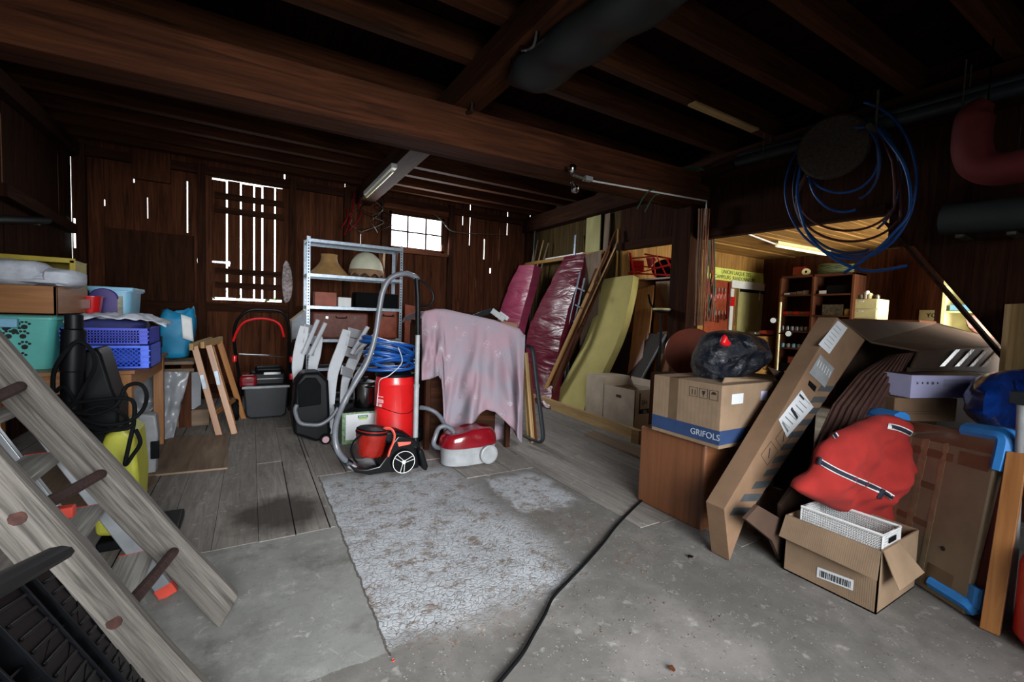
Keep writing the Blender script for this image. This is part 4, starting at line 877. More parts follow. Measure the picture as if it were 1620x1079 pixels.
# black wheeled appliance with its hose
by = 4.02
ap = thing('black_heater', 'black upright appliance on small pink hubbed wheels left of the carton', 'heater', (PY(493, 690, by).x, 4.15, 0))
sheet('body', M['black'], [(468, 606), (480, 590), (506, 589), (520, 603), (522, 640), (523, 694), (500, 699), (465, 688), (463, 660)], by, .26, ap, bevel=.025, ground=True, seg=3)
sheet('front_panel', M['blackm'], [(472, 610), (484, 598), (500, 598), (508, 610), (508, 640), (472, 645)], by-.012, .02, ap, bevel=.008)
for dy in (-.03, .27):
    c = PY(515, 692, by+dy); c.z = .045; mb = MB(); mb.lathe([(0, -.015), (.045, -.015), (.045, .015), (0, .015)], c, 20, (0, 1, 0)); wh = mb.build('wheel', M['blackm'], ap); mb = MB(); mb.lathe([(0, -.019), (.028, -.019), (.028, -.014)], c, 16, (0, 1, 0)); mb.build('wheel_hub', plain('dusty pink', 'b08a90', .6), wh)
def chose(path, r, name, mat, parent, ribs=2.2):
    mb = MB(); P = []; L = 0
    pts = bez(path, 40); out = []; rr = []
    acc = 0; last = pts[0]; out = [pts[0]]
    for p in pts[1:]:
        d = (p-last).length
        while acc+d >= .0045:
            t = (.0045-acc)/d; last = last.lerp(p, t); out.append(last.copy()); d = (p-last).length; acc = 0
        acc += d; last = p
    rr = [r*(1+.09*(1 if i % 2 else -1)) for i in range(len(out))]
    mb.tube(out, rr, 12); return mb.build(name, mat, parent, smooth=80)
chose(ply([(470, 640), (467, 650), (474, 668), (490, 672), (508, 671), (524, 660), (535, 645)], 3.93), .017, 'hose', M['hosegrey'], ap)
# labelled carton with pan
ey = 3.9; ez = PY(570, 651, ey).z; ex0, ex1 = PY(541, 680, ey).x, PY(597, 680, ey).x
ca_ = thing('printed_carton', 'green edged carton with a white label under the steel pot', 'carton', ((ex0+ex1)/2, ey+.14, 0))
mb = MB(); mb.ob((ex0, ey, .004), (ex1-ex0, 0, 0), (0, .3, 0), (0, 0, ez-.004)); mb.build('carton_body', plain('mottled green print', '6f8a6a', .6, var=.35, scale=60), ca_, bevel=.003)
mb = MB(); mb.ob((ex0+.03, ey-.002, .04), (ex1-ex0-.06, 0, 0), (0, .002, 0), (0, 0, ez-.06)); pl = mb.build('label', M['paper'], ca_)
mb = MB(); mb.ob(((ex0+ex1)/2-.02, ey-.004, ez-.055), (.085, 0, 0), (0, .002, 0), (0, 0, .022)); bd = mb.build('label_badge', M['green'], pl)
mb = MB(); mb.ob(((ex0+ex1)/2-.015, ey-.004, ez-.07), (.075, 0, 0), (0, .002, 0), (0, 0, .014)); mb.build('label_badge', plain('lime print', '9fc24a', .6), pl)
letters('Garden', ((ex0+ex1)/2+.022, ey-.0045, ez-.044), (1, 0, 0), (0, 0, 1), .022, M['white'], ca_)
mb = MB(); mb.ob((ex0-.02, ey-.02, ez), (ex1-ex0+.04, 0, 0), (0, .34, 0), (0, 0, .014)); tag(mb.build('dark_tray', M['blackm'], bevel=.004), 'thin dark tray between the carton and the steel pot', 'tray')
pc_ = PY(578, 640, 4.02); pr = .10; ph_ = PY(578, 607, 4.02).z-ez-.016
po = thing('cooking_pot', 'steel cooking pot with black lid on the labelled carton', 'pot', (pc_.x, 4.03, ez+.016))
mb = MB(); mb.lathe([(0, 0), (pr*.93, 0), (pr, .012), (pr, ph_), (pr*1.04, ph_), (pr*1.04, ph_+.006), (pr*.97, ph_+.006), (pr*.96, .01), (0, .01)], (pc_.x, 4.03, ez+.016), 32); mb.build('pot_body', M['steel'], po)
mb = MB(); mb.lathe([(pr*.96, ph_+.004), (pr*.9, ph_+.02), (pr*.4, ph_+.035), (0, ph_+.038)], (pc_.x, 4.03, ez+.016), 28); mb.lathe([(0, ph_+.036), (.018, ph_+.04), (.022, ph_+.06), (0, ph_+.065)], (pc_.x, 4.03, ez+.016), 14); mb.build('lid', M['black'], po)
mb = MB(); mb.tube(bez([(pc_.x-.02, 4.03-pr, ez+ph_), (pc_.x-.0, 4.03-pr-.04, ez+ph_+.005), (pc_.x+.04, 4.03-pr-.04, ez+ph_+.005), (pc_.x+.05, 4.03-pr+.01, ez+ph_)]), .008, 8); mb.build('handle', M['black'], po)
# red drum
dy = 3.62; dc = PY(628, 705, dy); dr = (PY(659, 650, dy).x-PY(598, 650, dy).x)/2; dz = PY(628, 596, dy).z; DC = V((dc.x, dy+dr*.6, 0))
dm = thing('ash_drum', 'tall red metal drum vacuum carrying a coil of blue hose', 'drum', DC)
mb = MB(); mb.lathe([(0, .012), (dr*.96, .012), (dr, .03), (dr, .10), (dr*1.012, .105), (dr, .11), (dr, dz-.07), (dr*1.012, dz-.064), (dr, dz-.058), (dr*.97, dz-.03), (dr*.93, dz), (0, dz)], DC, 48); mb.build('drum_body', M['redm'], dm)
mb = MB(); mb.lathe([(0, dz-.002), (dr*.99, dz-.002), (dr*1.0, dz+.02), (dr*.6, dz+.05), (0, dz+.06)], DC, 32); mb.build('lid', M['black'], dm)
mb = MB(); zz0 = PY(628, 653, dy).z; mb.tube([DC+V((dr*1.01*math.cos(t), dr*1.01*math.sin(t), zz0+.05*math.sin(t*1.0+1.2)**2*1.1)) for t in [math.pi+math.pi*i/24 for i in range(25)]], .0028, 6); mb.build('cord', M['blackm'], dm)
for (zc_, hh, k) in ((PY(605, 635, dy).z, .028, 0), (PY(605, 628, dy).z, .005, 1)):
    mb = MB(); mb.grid(lambda u, v: DC+V(((dr+.0015)*math.cos(math.radians(193+28*u)), (dr+.0015)*math.sin(math.radians(193+28*u)), zc_-hh/2+hh*v)), 10, 1); mb.build('sticker', M['white'], dm)
mb = MB()
for i in range(6):
    t = math.radians(196+i*4.3); mb.box(DC+V(((dr+.0025)*math.cos(t), (dr+.0025)*math.sin(t), PY(605, 635, dy).z)), (.004, .002, .02), t+math.pi/2)
st_ = mb.build('sticker_print', M['redm'], dm)
zt_ = PY(605, 642, dy).z
for ch, an in (('L', 197), ('G', 201.5), ('8', 209), ('0', 214)):
    t = math.radians(an); n_ = V((math.cos(t), math.sin(t), 0)); letters(ch, DC+n_*(dr+.001)+V((0, 0, zt_)), n_.cross(UP)*-1, (0, 0, 1), .034, M['white'], dm)
for sx in (-1, 1):
    c = DC+V((dr+.05, .02+sx*.0, .075)) if sx > 0 else DC+V((-dr-.03, .1, .075)); mb = MB(); mb.lathe([(.02, -.015), (.065, -.018), (.075, -.01), (.075, .01), (.065, .018), (.02, .015)], c, 24, (0, 1, 0)); wh = mb.build('wheel', M['blackm'], dm); mb = MB(); mb.lathe([(0, -.022), (.02, -.02), (.02, .02), (0, .022)], c, 12, (0, 1, 0)); [mb.box(c+V((.035*math.cos(q), -.008, .035*math.sin(q))), (.045, .008, .008), R=Matrix.Rotation(-q, 3, 'Y')) for q in (0, 2.1, 4.2)]; mb.build('wheel_spokes', M['dgrey'], wh)
mb = MB(); mb.tube([DC+V((-dr*.8, .1, .075)), DC+V((dr+.05, .02, .075))], .01, 8); mb.build('axle', M['dgrey'], dm)
# coil of blue hose lying on the drum
hc = V((PY(620, 560, dy).x, DC.y, dz+.055)); rn = random.Random(5); HR = PY(663, 560, dy).x-hc.x
mb = MB(); pts = []
for k in range(11):
    a_ = HR*rn.uniform(.62, .98); zz = .02+.21*k/11; tx, ty = rn.uniform(-.3, .3), rn.uniform(-.22, .22)
    for i in range(14):
        t = 2*math.pi*i/14; pts.append(hc+V((a_*math.cos(t)+.012*math.sin(k), a_*.8*math.sin(t), zz+tx*a_*math.cos(t)*.6+ty*a_*math.sin(t)-.06*math.cos(t)*(k > 5))))
lo_ = min(p.z for p in pts)
pts = [V((p.x, p.y, max(p.z, dz+.065))) for p in pts]
mb.tube(bez(pts, 4), .0125, 8); co_ = mb.build('blue_hose', M['hose'], smooth=80); tag(co_, 'coil of blue hose heaped on top of the red drum', 'hose')
mb = MB(); mb.tube(bez([hc+V((.02, -HR*.8-.02, .2)), hc+V((.05, -HR*.85-.02, .08)), hc+V((-.05, -HR*.9-.02, -.02)), hc+V((-.12, -HR*.75-.03, -.06)), V((DC.x-dr*.97, DC.y-dr*.45, dz-.12)), V((DC.x-dr*1.0, DC.y-dr*.35, zz0+.06))]), .0035, 6); mb.build('cable', M['paper'], dm)
# bagless vacuum cleaner
vy = 2.95
va = thing('vacuum_cleaner', 'red and black bagless vacuum cleaner with an upright silver tube', 'vacuum cleaner', (PY(620, 745, vy).x, vy+.1, 0))
P3 = lambda x_, y_, y__=vy: PY(x_, y_, y__)
sheet('chassis', M['nearblack'], [(549, 733), (562, 741), (580, 743), (600, 738), (612, 722), (620, 703), (630, 690), (652, 693), (664, 703), (668, 718), (662, 740), (640, 746), (610, 748), (585, 752), (562, 748)], vy, .24, va, bevel=.03, ground=True, seg=4)
sheet('nose', M['mgrey'], [(548, 730), (558, 735), (567, 739), (563, 747), (550, 741)], vy+.03, .17, va, bevel=.012, seg=3)
a, c = P3(587, 733), P3(592, 690); ax = (c-a).normalized()
mb = MB(); rb_ = .105; L_ = (c-a).length; mb.lathe([(0, -.0), (rb_*.75, 0), (rb_*.85, .02), (rb_*1.05, L_*.8), (rb_*1.05, L_)], a+V((.02, .12, .02)), 32, ax); mb.build('dust_bin', M['trred'], va)
mb = MB(); mb.lathe([(rb_*1.08, L_*.86), (rb_*1.09, L_*.92), (rb_*.95, L_*1.04), (rb_*.5, L_*1.10), (0, L_*1.11)], a+V((.02, .12, .02)), 28, ax); mb.build('bin_lid', M['black'], va)
sheet('upper_cover', M['black'], [(600, 684), (618, 682), (635, 684), (655, 694), (650, 704), (625, 706), (608, 700)], vy+.04, .16, va, bevel=.02, seg=3)
mb = MB(); mb.tube(bez([P3(571, 688, vy-.01), P3(561, 698, vy-.04), P3(556, 712, vy-.04), P3(560, 726, vy-.02), P3(565, 732, vy)]), .010, 8, flat=.7); mb.build('bin_handle', M['black'], va)
mb = MB(); mb.tube(bez([P3(614, 722, vy-.03), P3(617, 712, vy-.03), P3(622, 700, vy-.02), P3(624, 688, vy), P3(619, 679, vy+.02), P3(610, 678, vy+.06), P3(605, 684, vy+.1)]), [.008, .013, .014, .014, .013, .012, .012]+[.012]*100 if False else .0135, 8, flat=.5); mb.build('carry_handle', M['coral'], va)
sheet('cover_flap', M['coral'], [(629, 700), (651, 699), (649, 703), (631, 707)], vy-.012, .02, va, bevel=.003)
def spokewheel(parent, c, R, hubm, rim_m, dark, n=3, ax_=(0, -1, 0)):
    mb = MB(); mb.lathe([(0, -.03), (R*.95, -.03), (R, -.02), (R, .01), (R*.96, .016), (0, .016)], c, 40, ax_); wh = mb.build('wheel', dark, parent)
    mb = MB(); mb.tube([c+V((R*.94*math.cos(t), -.017, R*.94*math.sin(t))) for t in [2*math.pi*i/40 for i in range(40)]], .0022, 6, closed=True)
    for k in range(n):
        q = 2*math.pi*k/n+.35
        for s_ in (-.007, .007):
            d = V((math.cos(q), 0, math.sin(q))); t_ = V((-math.sin(q), 0, math.cos(q))); mb.tube([c+d*R*.15+t_*s_+V((0, -.018, 0)), c+d*R*.93+t_*s_*1.9+V((0, -.018, 0))], .0018, 6)
    mb.lathe([(0, .021), (R*.16, .02), (R*.18, .016)], c, 12, ax_); mb.build('wheel_spokes', rim_m, wh); return wh
wc = P3(638, 730, vy-.02); wr = .080; wc.z = max(wc.z, wr+.001); spokewheel(va, wc, wr, None, M['white'], M['blackm'])
spokewheel(va, wc+V((0, .3, 0)), wr, None, M['white'], M['blackm'])
tp = [P3(661, 528, vy+.12), P3(659, 610, vy+.12), P3(657, 696, vy+.12)]
mb = MB(); mb.tube(tp[:2], .0165, 14); mb.tube([tp[1], tp[2]], .019, 14); mb.lathe([(.021, -.012), (.021, .012)], tp[1], 14); mb.build('tube', M['mgrey'], va)
mb = MB(); mb.tube([P3(659, 440, vy+.12), P3(661, 470, vy+.12), P3(661, 530, vy+.12)], .019, 12); mb.tube(bez([P3(664, 443, vy+.12), P3(675, 450, vy+.12), P3(684, 462, vy+.12), P3(685, 475, vy+.12), P3(677, 484, vy+.12), P3(664, 485, vy+.12)]), .008, 8); mb.build('handle', M['black'], va)
mb = MB(); mb.tube([P3(657, 692, vy+.12), P3(658, 722, vy+.1)], .023, 12); mb.build('tube_holder', M['black'], va)
sheet('floor_nozzle', M['black'], [(662, 712), (670, 712), (678, 738), (675, 746), (668, 742)], vy-.06, .2, va, bevel=.01, ground=True)
chose([P3(x_, y_, q) for x_, y_, q in ((556, 736, vy+.06), (545, 727, vy), (534, 712, vy-.03), (530, 690, vy), (533, 665, vy+.05), (545, 635, vy+.1), (562, 605, vy+.1), (582, 570, vy+.1), (594, 530, vy+.1), (600, 490, vy+.1), (606, 460, vy+.1), (618, 440, vy+.1), (638, 433, vy+.1), (655, 437, vy+.12), (661, 443, vy+.12))], .0185, 'hose', M['hosegrey'], va)
mb = MB(); mb.tube([P3(554, 734, vy+.06), P3(546, 728, vy+.01)], .024, 12); mb.build('hose_end', M['black'], va)
# second vacuum
wy = 2.94
vb = thing('vacuum_cleaner', 'low shiny dark red and grey vacuum cleaner on the boards', 'vacuum cleaner', (PY(750, 732, wy).x, wy+.1, 0))
def hull(mb, z0, z1, k0, k1, nose=.25):
    c0 = V(((PY(706, 710, wy).x+PY(793, 710, wy).x)/2, wy+.12, 0)); hx = (PY(793, 710, wy).x-PY(706, 710, wy).x)/2; hy = .13
    def fn(u, v):
        t = 2*math.pi*u; k = k0+(k1-k0)*v**1.6; x_ = math.copysign(abs(math.cos(t))**.7, math.cos(t)); y_ = math.copysign(abs(math.sin(t))**.8, math.sin(t)); zz = z0+(z1-z0)*(math.sin(v*math.pi/2)**.7)*(1-nose*max(0, -x_)*v)
        return c0+V((x_*hx*k, y_*hy*k, zz))
    mb.grid(fn, 40, 8); top = [fn(i/40, 1) for i in range(40)]; mb.face(top, [(0, 0)]*40); bot = [fn(i/40, 0) for i in range(40)]; mb.face(bot[::-1], [(0, 0)]*40)
zm = PY(750, 708, wy).z; zt2 = PY(760, 682, wy).z
mb = MB(); hull(mb, .02, zm, .93, 1.0, 0); mb.build('lower_shell', M['mgrey'], vb, smooth=60)
mb = MB(); hull(mb, zm+.001, zt2+.012, 1.0, .62, .3); mb.build('upper_shell', M['dred'], vb, smooth=60)
mb = MB(); c = PY(764, 686, wy+.1); mb.box(c+V((0, 0, .0)), (.05, .07, .035)); mb.build('bag_latch', M['alu'], vb, bevel=.01, seg=3)
mb = MB(); c = PY(774, 719, wy-.03); c.z = max(.073, c.z); mb.lathe([(0, -.03), (.068, -.03), (.072, -.02), (.072, .004), (.064, .008), (.062, .005), (0, .007)], c, 36, (0, -1, 0)); mb.build('wheel', M['mgrey'], vb)
mb = MB(); c = c+V((0, .3, 0)); mb.lathe([(0, -.01), (.072, -.01), (.072, .02), (0, .03)], c, 36, (0, 1, 0)); mb.build('wheel', M['mgrey'], vb)
mb = MB(); mb.tube([PY(722, 697, wy+.12), PY(719, 688, wy+.12)], .021, 12); mb.build('hose_end', M['mgrey'], vb)
chose([PY(x_, y_, wy+q) for x_, y_, q in ((721, 692, .12), (715, 680, .12), (704, 674, .12), (694, 678, .12), (689, 690, .1), (686, 702, .1), (692, 708, .14), (702, 706, .2), (706, 692, .26), (702, 670, .3), (692, 655, .36), (678, 647, .4), (664, 645, .45))], .0175, 'hose', M['hosegrey'], vb)
# cloth draped over a workbench
def yline(px): t = (px-667)/(832-667); return 3.42+(3.14-3.42)*t
top = [(667, 503), (672, 492), (690, 490), (706, 490), (740, 497), (780, 506), (800, 513), (822, 520), (829, 530)]
bot = [(667, 602), (675, 600), (690, 594), (700, 603), (704, 625), (706, 680), (715, 686), (735, 678), (760, 655), (775, 648), (785, 652), (800, 672), (815, 690), (829, 700)]
def interp(pl, x_):
    if x_ <= pl[0][0]: return pl[0][1]
    for (a0, b0), (a1, b1) in zip(pl, pl[1:]):
        if x_ <= a1: return b0+(b1-b0)*(x_-a0)/(a1-a0)
    return pl[-1][1]
def clothfn(u, v):
    px = 667+(831-667)*u
    if v < .25:                                   # top part running back over the bench
        k = 1-v/.25; p = PY(px, interp(top, px), yline(px)); return p+V((0, .55*k, -.03*k*abs(u-.4)+.015*_ns.noise(V((u*6, k*4, 2)))-.05*k*k))
    t = (v-.25)/.75; yy = yline(px)
    w_ = u+.10*t*math.sin(u*5); fold = (.032*math.sin(w_*19+1.1*t)+.022*math.sin(w_*37+2+2*t)+.085*_ns.noise(V((w_*7, t*2.2+u*2, 7)))+.03*_ns.noise(V((w_*18, t*5, 3))))*min(1, t*1.6)
    p = PY(px+5*t*math.sin(u*17), interp(top, px)+(interp(bot, px)-interp(top, px))*t, yy-.07*t+fold)
    p.z = max(p.z, .02); return p
def cloth_mat():
    t = NT('faded pink flowered cloth'); co = t.coord('Object'); n1 = t.noise(co, 4, 4, .6); c = t.ramp(n1, [(.35, '7c7983'), (.62, '8d747e')])
    vo = t.n('ShaderNodeTexVoronoi'); vo.inputs['Scale'].default_value = 9; t.l(co, vo.inputs[0]); fl = t.ramp(vo.outputs['Distance'], [(.22, (1, 1, 1, 1)), (.36, (0, 0, 0, 1))]); pet = t.noise(co, 60, 4, .7)
    m2 = t.math('MULTIPLY', fl, t.ramp(pet, [(.5, (0, 0, 0, 1)), (.56, (1, 1, 1, 1))])); c = t.mix(t.math('MULTIPLY', m2, .75), c, t.ramp(n1, [(.4, '6d505a'), (.55, 'a19ea5')])); t.base(c); t.p.inputs['Roughness'].default_value = .9; return t.m
CM = cloth_mat()
mb = MB(); mb.grid(clothfn, 110, 44); cl = mb.build('draped_cloth', CM, solid=.002, smooth=180); tag(cl, 'faded pink flowered cloth draped over a workbench', 'cloth')
wbx0, wbx1 = PY(672, 600, 3.46).x, PY(822, 600, 3.2).x
wb_ = thing('workbench', 'dark workbench standing hidden under the flowered cloth', 'workbench', ((wbx0+wbx1)/2, 3.6, 0))
q = [V((wbx0+.02, 3.48, 0)), V((wbx1-.06, 3.26, 0)), V((wbx1-.06, 3.72, 0)), V((wbx0+.02, 3.92, 0))]
z0_, z1_ = PY(690, 502, 3.46).z-.03, PY(822, 530, 3.16).z-.05
mb = MB(); P = [V((p.x, p.y, z0_ if i in (0, 3) else z1_)) for i, p in enumerate(q)]; mb.slab(P, (0, 0, -.03)); mb.build('bench_top', M['barn'], wb_)
for i, p in enumerate(P): mb = MB(); mb.ob(V((p.x-.02*(i in (1, 2)), p.y-.02*(i > 1), 0)), (.04, 0, 0), (0, .04, 0), (0, 0, p.z-.03)); mb.build('leg', M['barn2'], wb_)
mb = MB(); mb.slab([V((p.x+(.08 if i in (0, 3) else -.08), p.y+(.1 if i < 2 else -.02), .03)) for i, p in enumerate(q)], (0, 0, min(z0_, z1_)-.10)); mb.build('dark_body', M['barn2'], wb_)
mb = MB(); mb.slab([q[0]+V((.03, .1, .3)), q[1]+V((-.03, .1, .3)), q[2]+V((-.03, 0, .3)), q[3]+V((.03, 0, .3))], (0, 0, -.02)); mb.build('lower_shelf', M['barn2'], wb_)
mb = MB(); a = FZ(795, 700); lumpy(mb, (a.x-.04, a.y+.1, .085), .34, .2, .17, 8, pw=.7); tag(mb.build('cloth_bundle', CM), 'bunched end of flowered cloth lying on the floor by the vacuum', 'cloth')
# things on top of the cloth
br = thing('folding_hinge_arm', 'grey metal folding bracket lying on the draped cloth', 'bracket', PY(785, 515, 3.55))
mb = MB(); beam_between(mb, PY(746, 503, 3.65), PY(778, 491, 3.5), UP, .045, .02); mb.build('arm', M['dgrey'], br, bevel=.003)
mb = MB(); beam_between(mb, PY(778, 491, 3.48), PY(798, 506, 3.42), UP, .05, .02); beam_between(mb, PY(790, 495, 3.5), PY(804, 505, 3.46), UP, .04, .02); mb.build('hinge_plate', M['mgrey'], br, bevel=.003)
sheet('carton', M['card4'], [(791, 507), (818, 512), (820, 528), (790, 528)], 3.5, .12, bevel=.002); tag(bpy.data.objects['carton.001'], 'small brown carton at the right end of the draped cloth', 'carton')
# dark tubular frame at the end of the bench with slats
fr = thing('bed_end', 'dark grey rounded metal frame standing at the end of the draped bench', 'frame', (PY(850, 690, 3.12).x, 3.2, 0))
P = bez([PY(829, 547, 3.3), PY(836, 548, 3.25), PY(843, 556, 3.18), PY(849, 605, 3.14), PY(856, 660, 3.1), PY(859, 690, 3.08), PY(855, 699, 3.1), PY(845, 697, 3.16), PY(829, 689, 3.3)], 8)
mb = MB(); mb.tube([V((p.x, p.y, max(p.z, .02))) for p in P], .022, 10, flat=.6); mb.build('frame_tube', M['dgrey'], fr)
for k, (a, c) in enumerate((((832, 558), (842, 690)), ((836, 575), (847, 692)), ((829, 560), (836, 686)))):
    p, q_ = PY(*a, 3.34+.05*k), PY(*c, 3.3+.05*k); d_ = q_-p; q_ = p+d_*((p.z-.004)/-d_.z) if d_.z < 0 else q_; mb = MB(); beam_between(mb, p, q_, XX, .035, .018); mb.build('slat', M['fresh'] if k != 1 else M['beam'], fr, bevel=.002)
# ================================================================ storage bay against the right wall
def cushion(name, mat, rows, T, label, cat, wr=.006, parent=None, grp=None, fr=18):
    """padded slab: rows = (left point, right point, x) from top to bottom, T = thickness vector"""
    L = [PX(*a, x_) for a, b_, x_ in rows]; Rr = [PX(*b_, x_) for a, b_, x_ in rows]
    for p in L+Rr: p.z = max(p.z, .012)
    L = bez(L, 6); Rr = bez(Rr, 6); T = V(T); mb = MB(); n = len(L); ring = []
    for i in range(n):
        a, c = L[i], Rr[i]; d = c-a; row = []
        nf = d.cross(V((0, 0, 1))).normalized()
        for k in range(9):
            u = k/8; e = math.sin(math.pi*u)**.4 if 0 < u < 1 else 0
            row.append(a+d*u-T*.10*e+T.normalized()*wr*(_ns.noise(V((u*3, i*.9, 3)))*2+_ns.noise(V((u*6+i*.5, i*2.1, 9)))))
        row += [c+T*.15, c+T*.5, c+T*.85]
        row += [c-d*u+T*(1.0+.04*math.sin(math.pi*u)) for u in (0, .25, .5, .75, 1)]+[a+T*.85, a+T*.5, a+T*.15]
        ring.append(row)
    m_ = len(ring[0]); vs = [p for r in ring for p in r]; F = [(i*m_+j, i*m_+(j+1) % m_, (i+1)*m_+(j+1) % m_, (i+1)*m_+j) for i in range(n-1) for j in range(m_)]
    F += [tuple(range(m_-1, -1, -1)), tuple((n-1)*m_+j for j in range(m_))]
    mb.idx(vs, F, [[(vs[i].y, vs[i].z) for i in f] for f in F]); o = mb.build(name, mat, parent, smooth=50, bevel=.01)
    if parent is None: tag(o, label, cat, grp)
    return o
def vinyl(name, c):
    t = NT(name); t.p.inputs['Roughness'].default_value = .34; co = t.coord('UV', (1.2, 6, 1), (0, 0, .8)); n_ = t.noise(co, 1.2, 3, .5, 1.0); t.base(t.ramp(n_, [(.3, tuple(x*.8 for x in lin(c)[:3])+(1,)), (.7, lin(c))])); t.bump(n_, .8, .045); return t.m
M['vinyl'] = vinyl('dark pink vinyl', '8c3450')
M['vinyld'] = vinyl('maroon vinyl', '64172b')
cushion('gym_mat', M['vinyl'], [((821, 420), (846, 419), 3.75), ((804, 455), (836, 460), 3.66), ((790, 495), (822, 510), 3.52), ((778, 545), (812, 560), 3.38), ((770, 610), (800, 640), 3.2)], (.13, 0, -.04), 'shorter pink padded mat leaning behind the draped bench', 'mat', .01, grp=None)
cushion('gym_mat', M['vinyld'], [((893, 406), (926, 402), 4.05), ((874, 442), (918, 437), 3.92), ((851, 487), (903, 478), 3.76), ((833, 535), (886, 540), 3.6), ((836, 590), (876, 600), 3.45), ((848, 650), (869, 656), 3.22)], (.13, 0, -.04), 'tall wrinkled maroon padded mat leaning on the wall', 'mat', .014)
cushion('foam_mattress', M['foamyel'], [((953, 442), (1002, 435), 4.08), ((946, 478), (997, 468), 4.0), ((925, 538), (982, 525), 3.86), ((903, 582), (957, 582), 3.68), ((878, 630), (926, 643), 3.46), ((874, 640), (918, 655), 3.4)], (.10, 0, -.03), 'pale yellow foam mattress leaning beside the cardboard boxes', 'mattress', .004)
# timber along the bay
a, c = FZ(836, 634), FZ(1016, 703)
mb = MB(); mb.slab([a, c, V((c.x+.05, c.y, 0)), V((a.x+.05, a.y, 0))], (0, 0, .115)); tag(mb.build('floor_timber', M['fresh'], smooth=0, bevel=.003), 'long sawn timber lying along the foot of the leaning mats', 'timber')
mb = MB(); mb.slab([V((c.x-.05, c.y-.0, 0)), V((c.x-.003, c.y, 0)), V((c.x-.003, c.y+.09, 0)), V((c.x-.06, c.y+.09, 0))], (0, 0, .13)); tag(mb.build('wooden_block', M['fresh'], smooth=0, bevel=.003), 'short pale wooden block at the near end of the timber', 'block')
a, c = FZ(925, 690), FZ(1030, 735)
mb = MB(); mb.slab([V((a.x, a.y, .004)), V((c.x, c.y, .004)), V((c.x+.2, c.y+.05, .004)), V((a.x+.16, a.y+.05, .004))], (0, 0, .022)); tag(mb.build('loose_board', M['ply'], smooth=0, bevel=.002), 'loose old board lying on the floor before the white cartons', 'board')
# boards leaning on the wall
def lean(name, mat, p0, p1, x0, x1, wd, th, label, cat='board', grp=None, floor=True):
    a, c = PX(*p0, x0), PX(*p1, x1); d_ = c-a
    if floor and d_.z < 0: c = a+d_*((a.z-.006)/-d_.z)
    mb = MB(); beam_between(mb, a, c, YY, wd, th); return tag(mb.build(name, mat, smooth=0, bevel=.002), label, cat, grp)
G = 'boards leaning between the maroon mat and the foam'
lean('leaning_board', M['beam'], (974, 366), (868, 628), 4.12, 3.4, .03, .02, 'thin orange brown board reaching highest beside the foam', grp=G)
lean('leaning_board', M['fresh'], (978, 380), (905, 540), 4.12, 3.75, .015, .02, 'pale narrow strip leaning just left of the foam top', grp=G)
lean('leaning_board', M['barn3'], (962, 396), (862, 618), 4.06, 3.36, .06, .02, 'broad brown board leaning next to the maroon mat', grp=G)
lean('leaning_board', M['beam'], (946, 425), (880, 600), 4.0, 3.45, .1, .02, 'wide dark board leaning lowest beside the foam', grp=G)
lean('leaning_board', M['barn'], (968, 400), (900, 560), 4.14, 3.7, .12, .02, 'dark board leaning behind the others by the foam', grp=G)
for k, (p, q) in enumerate((((868, 384), (846, 460)), ((860, 380), (842, 455)), ((851, 380), (838, 450)), ((845, 396), (832, 470)))):
    lean('thin_lath', M['fresh'] if k % 2 else M['ply'], p, q, 4.12, 4.02, .022, .015, ('pale lath tilted furthest right above the pink mat', 'straight narrow lath second from right above the pink mat', 'thin lath standing nearly upright above the pink mat', 'shortest lath behind the pink mat, leftmost of its bunch')[k], 'lath', 'laths behind the pink mat')
lean('thin_pole', M['galv'], (848, 332), (842, 440), 4.14, 4.05, .012, .012, 'thin grey pole standing in the back right corner', 'pole')
lz = PX(885, 408, 4.1).z; b = MB(); b.ob((4.06, 4.55, lz-.05), (.13, 0, 0), (0, 1.95, 0), (0, 0, .05)); struct(b.build('trim_5', M['barn3'], smooth=0))
mb = MB(); mb.ob((4.065, 4.95, lz), (.06, 0, 0), (0, .95, 0), (0, 0, .02)); tag(mb.build('pale_profile', M['white'], bevel=.004), 'pale plastic profile lying on the wall ledge', 'profile')
lean('pale_board', M['greenply'], (940, 338), (937, 400), 4.17, 4.13, .30, .015, 'pale greenish panel standing on the wall ledge', floor=False)
lean('pale_board', M['ply'], (962, 338), (958, 405), 4.17, 4.13, .10, .02, 'narrow brown board standing right of the greenish panel', floor=False)
lean('tan_board', M['ply'], (938, 400), (930, 560), 4.05, 3.9, .34, .015, 'tan board standing below the ledge behind the leaning boards')
lean('blue_grey_strip', M['galv'], (911, 372), (905, 470), 4.1, 3.98, .04, .02, 'blue grey metal strip leaning on the wall above the maroon mat', 'strip')
wf = thing('tubular_rack', 'white and grey tubular frame wedged between the mats', 'frame', V((3.8, 4.75, 0)))
for p, q in (((918, 430), (898, 520)), ((925, 440), (906, 522)), ((912, 455), (924, 460)), ((906, 480), (917, 486)), ((898, 505), (912, 510))):
    mb = MB(); mb.tube([PX(*p, 3.86), PX(*q, 3.74)], .012, 8); mb.build('tube', M['galv'], wf)
mb = MB(); mb.tube([PX(898, 520, 3.74), V((3.72, PX(898, 520, 3.74).y, .004))], .012, 8); mb.build('tube', M['galv'], wf)
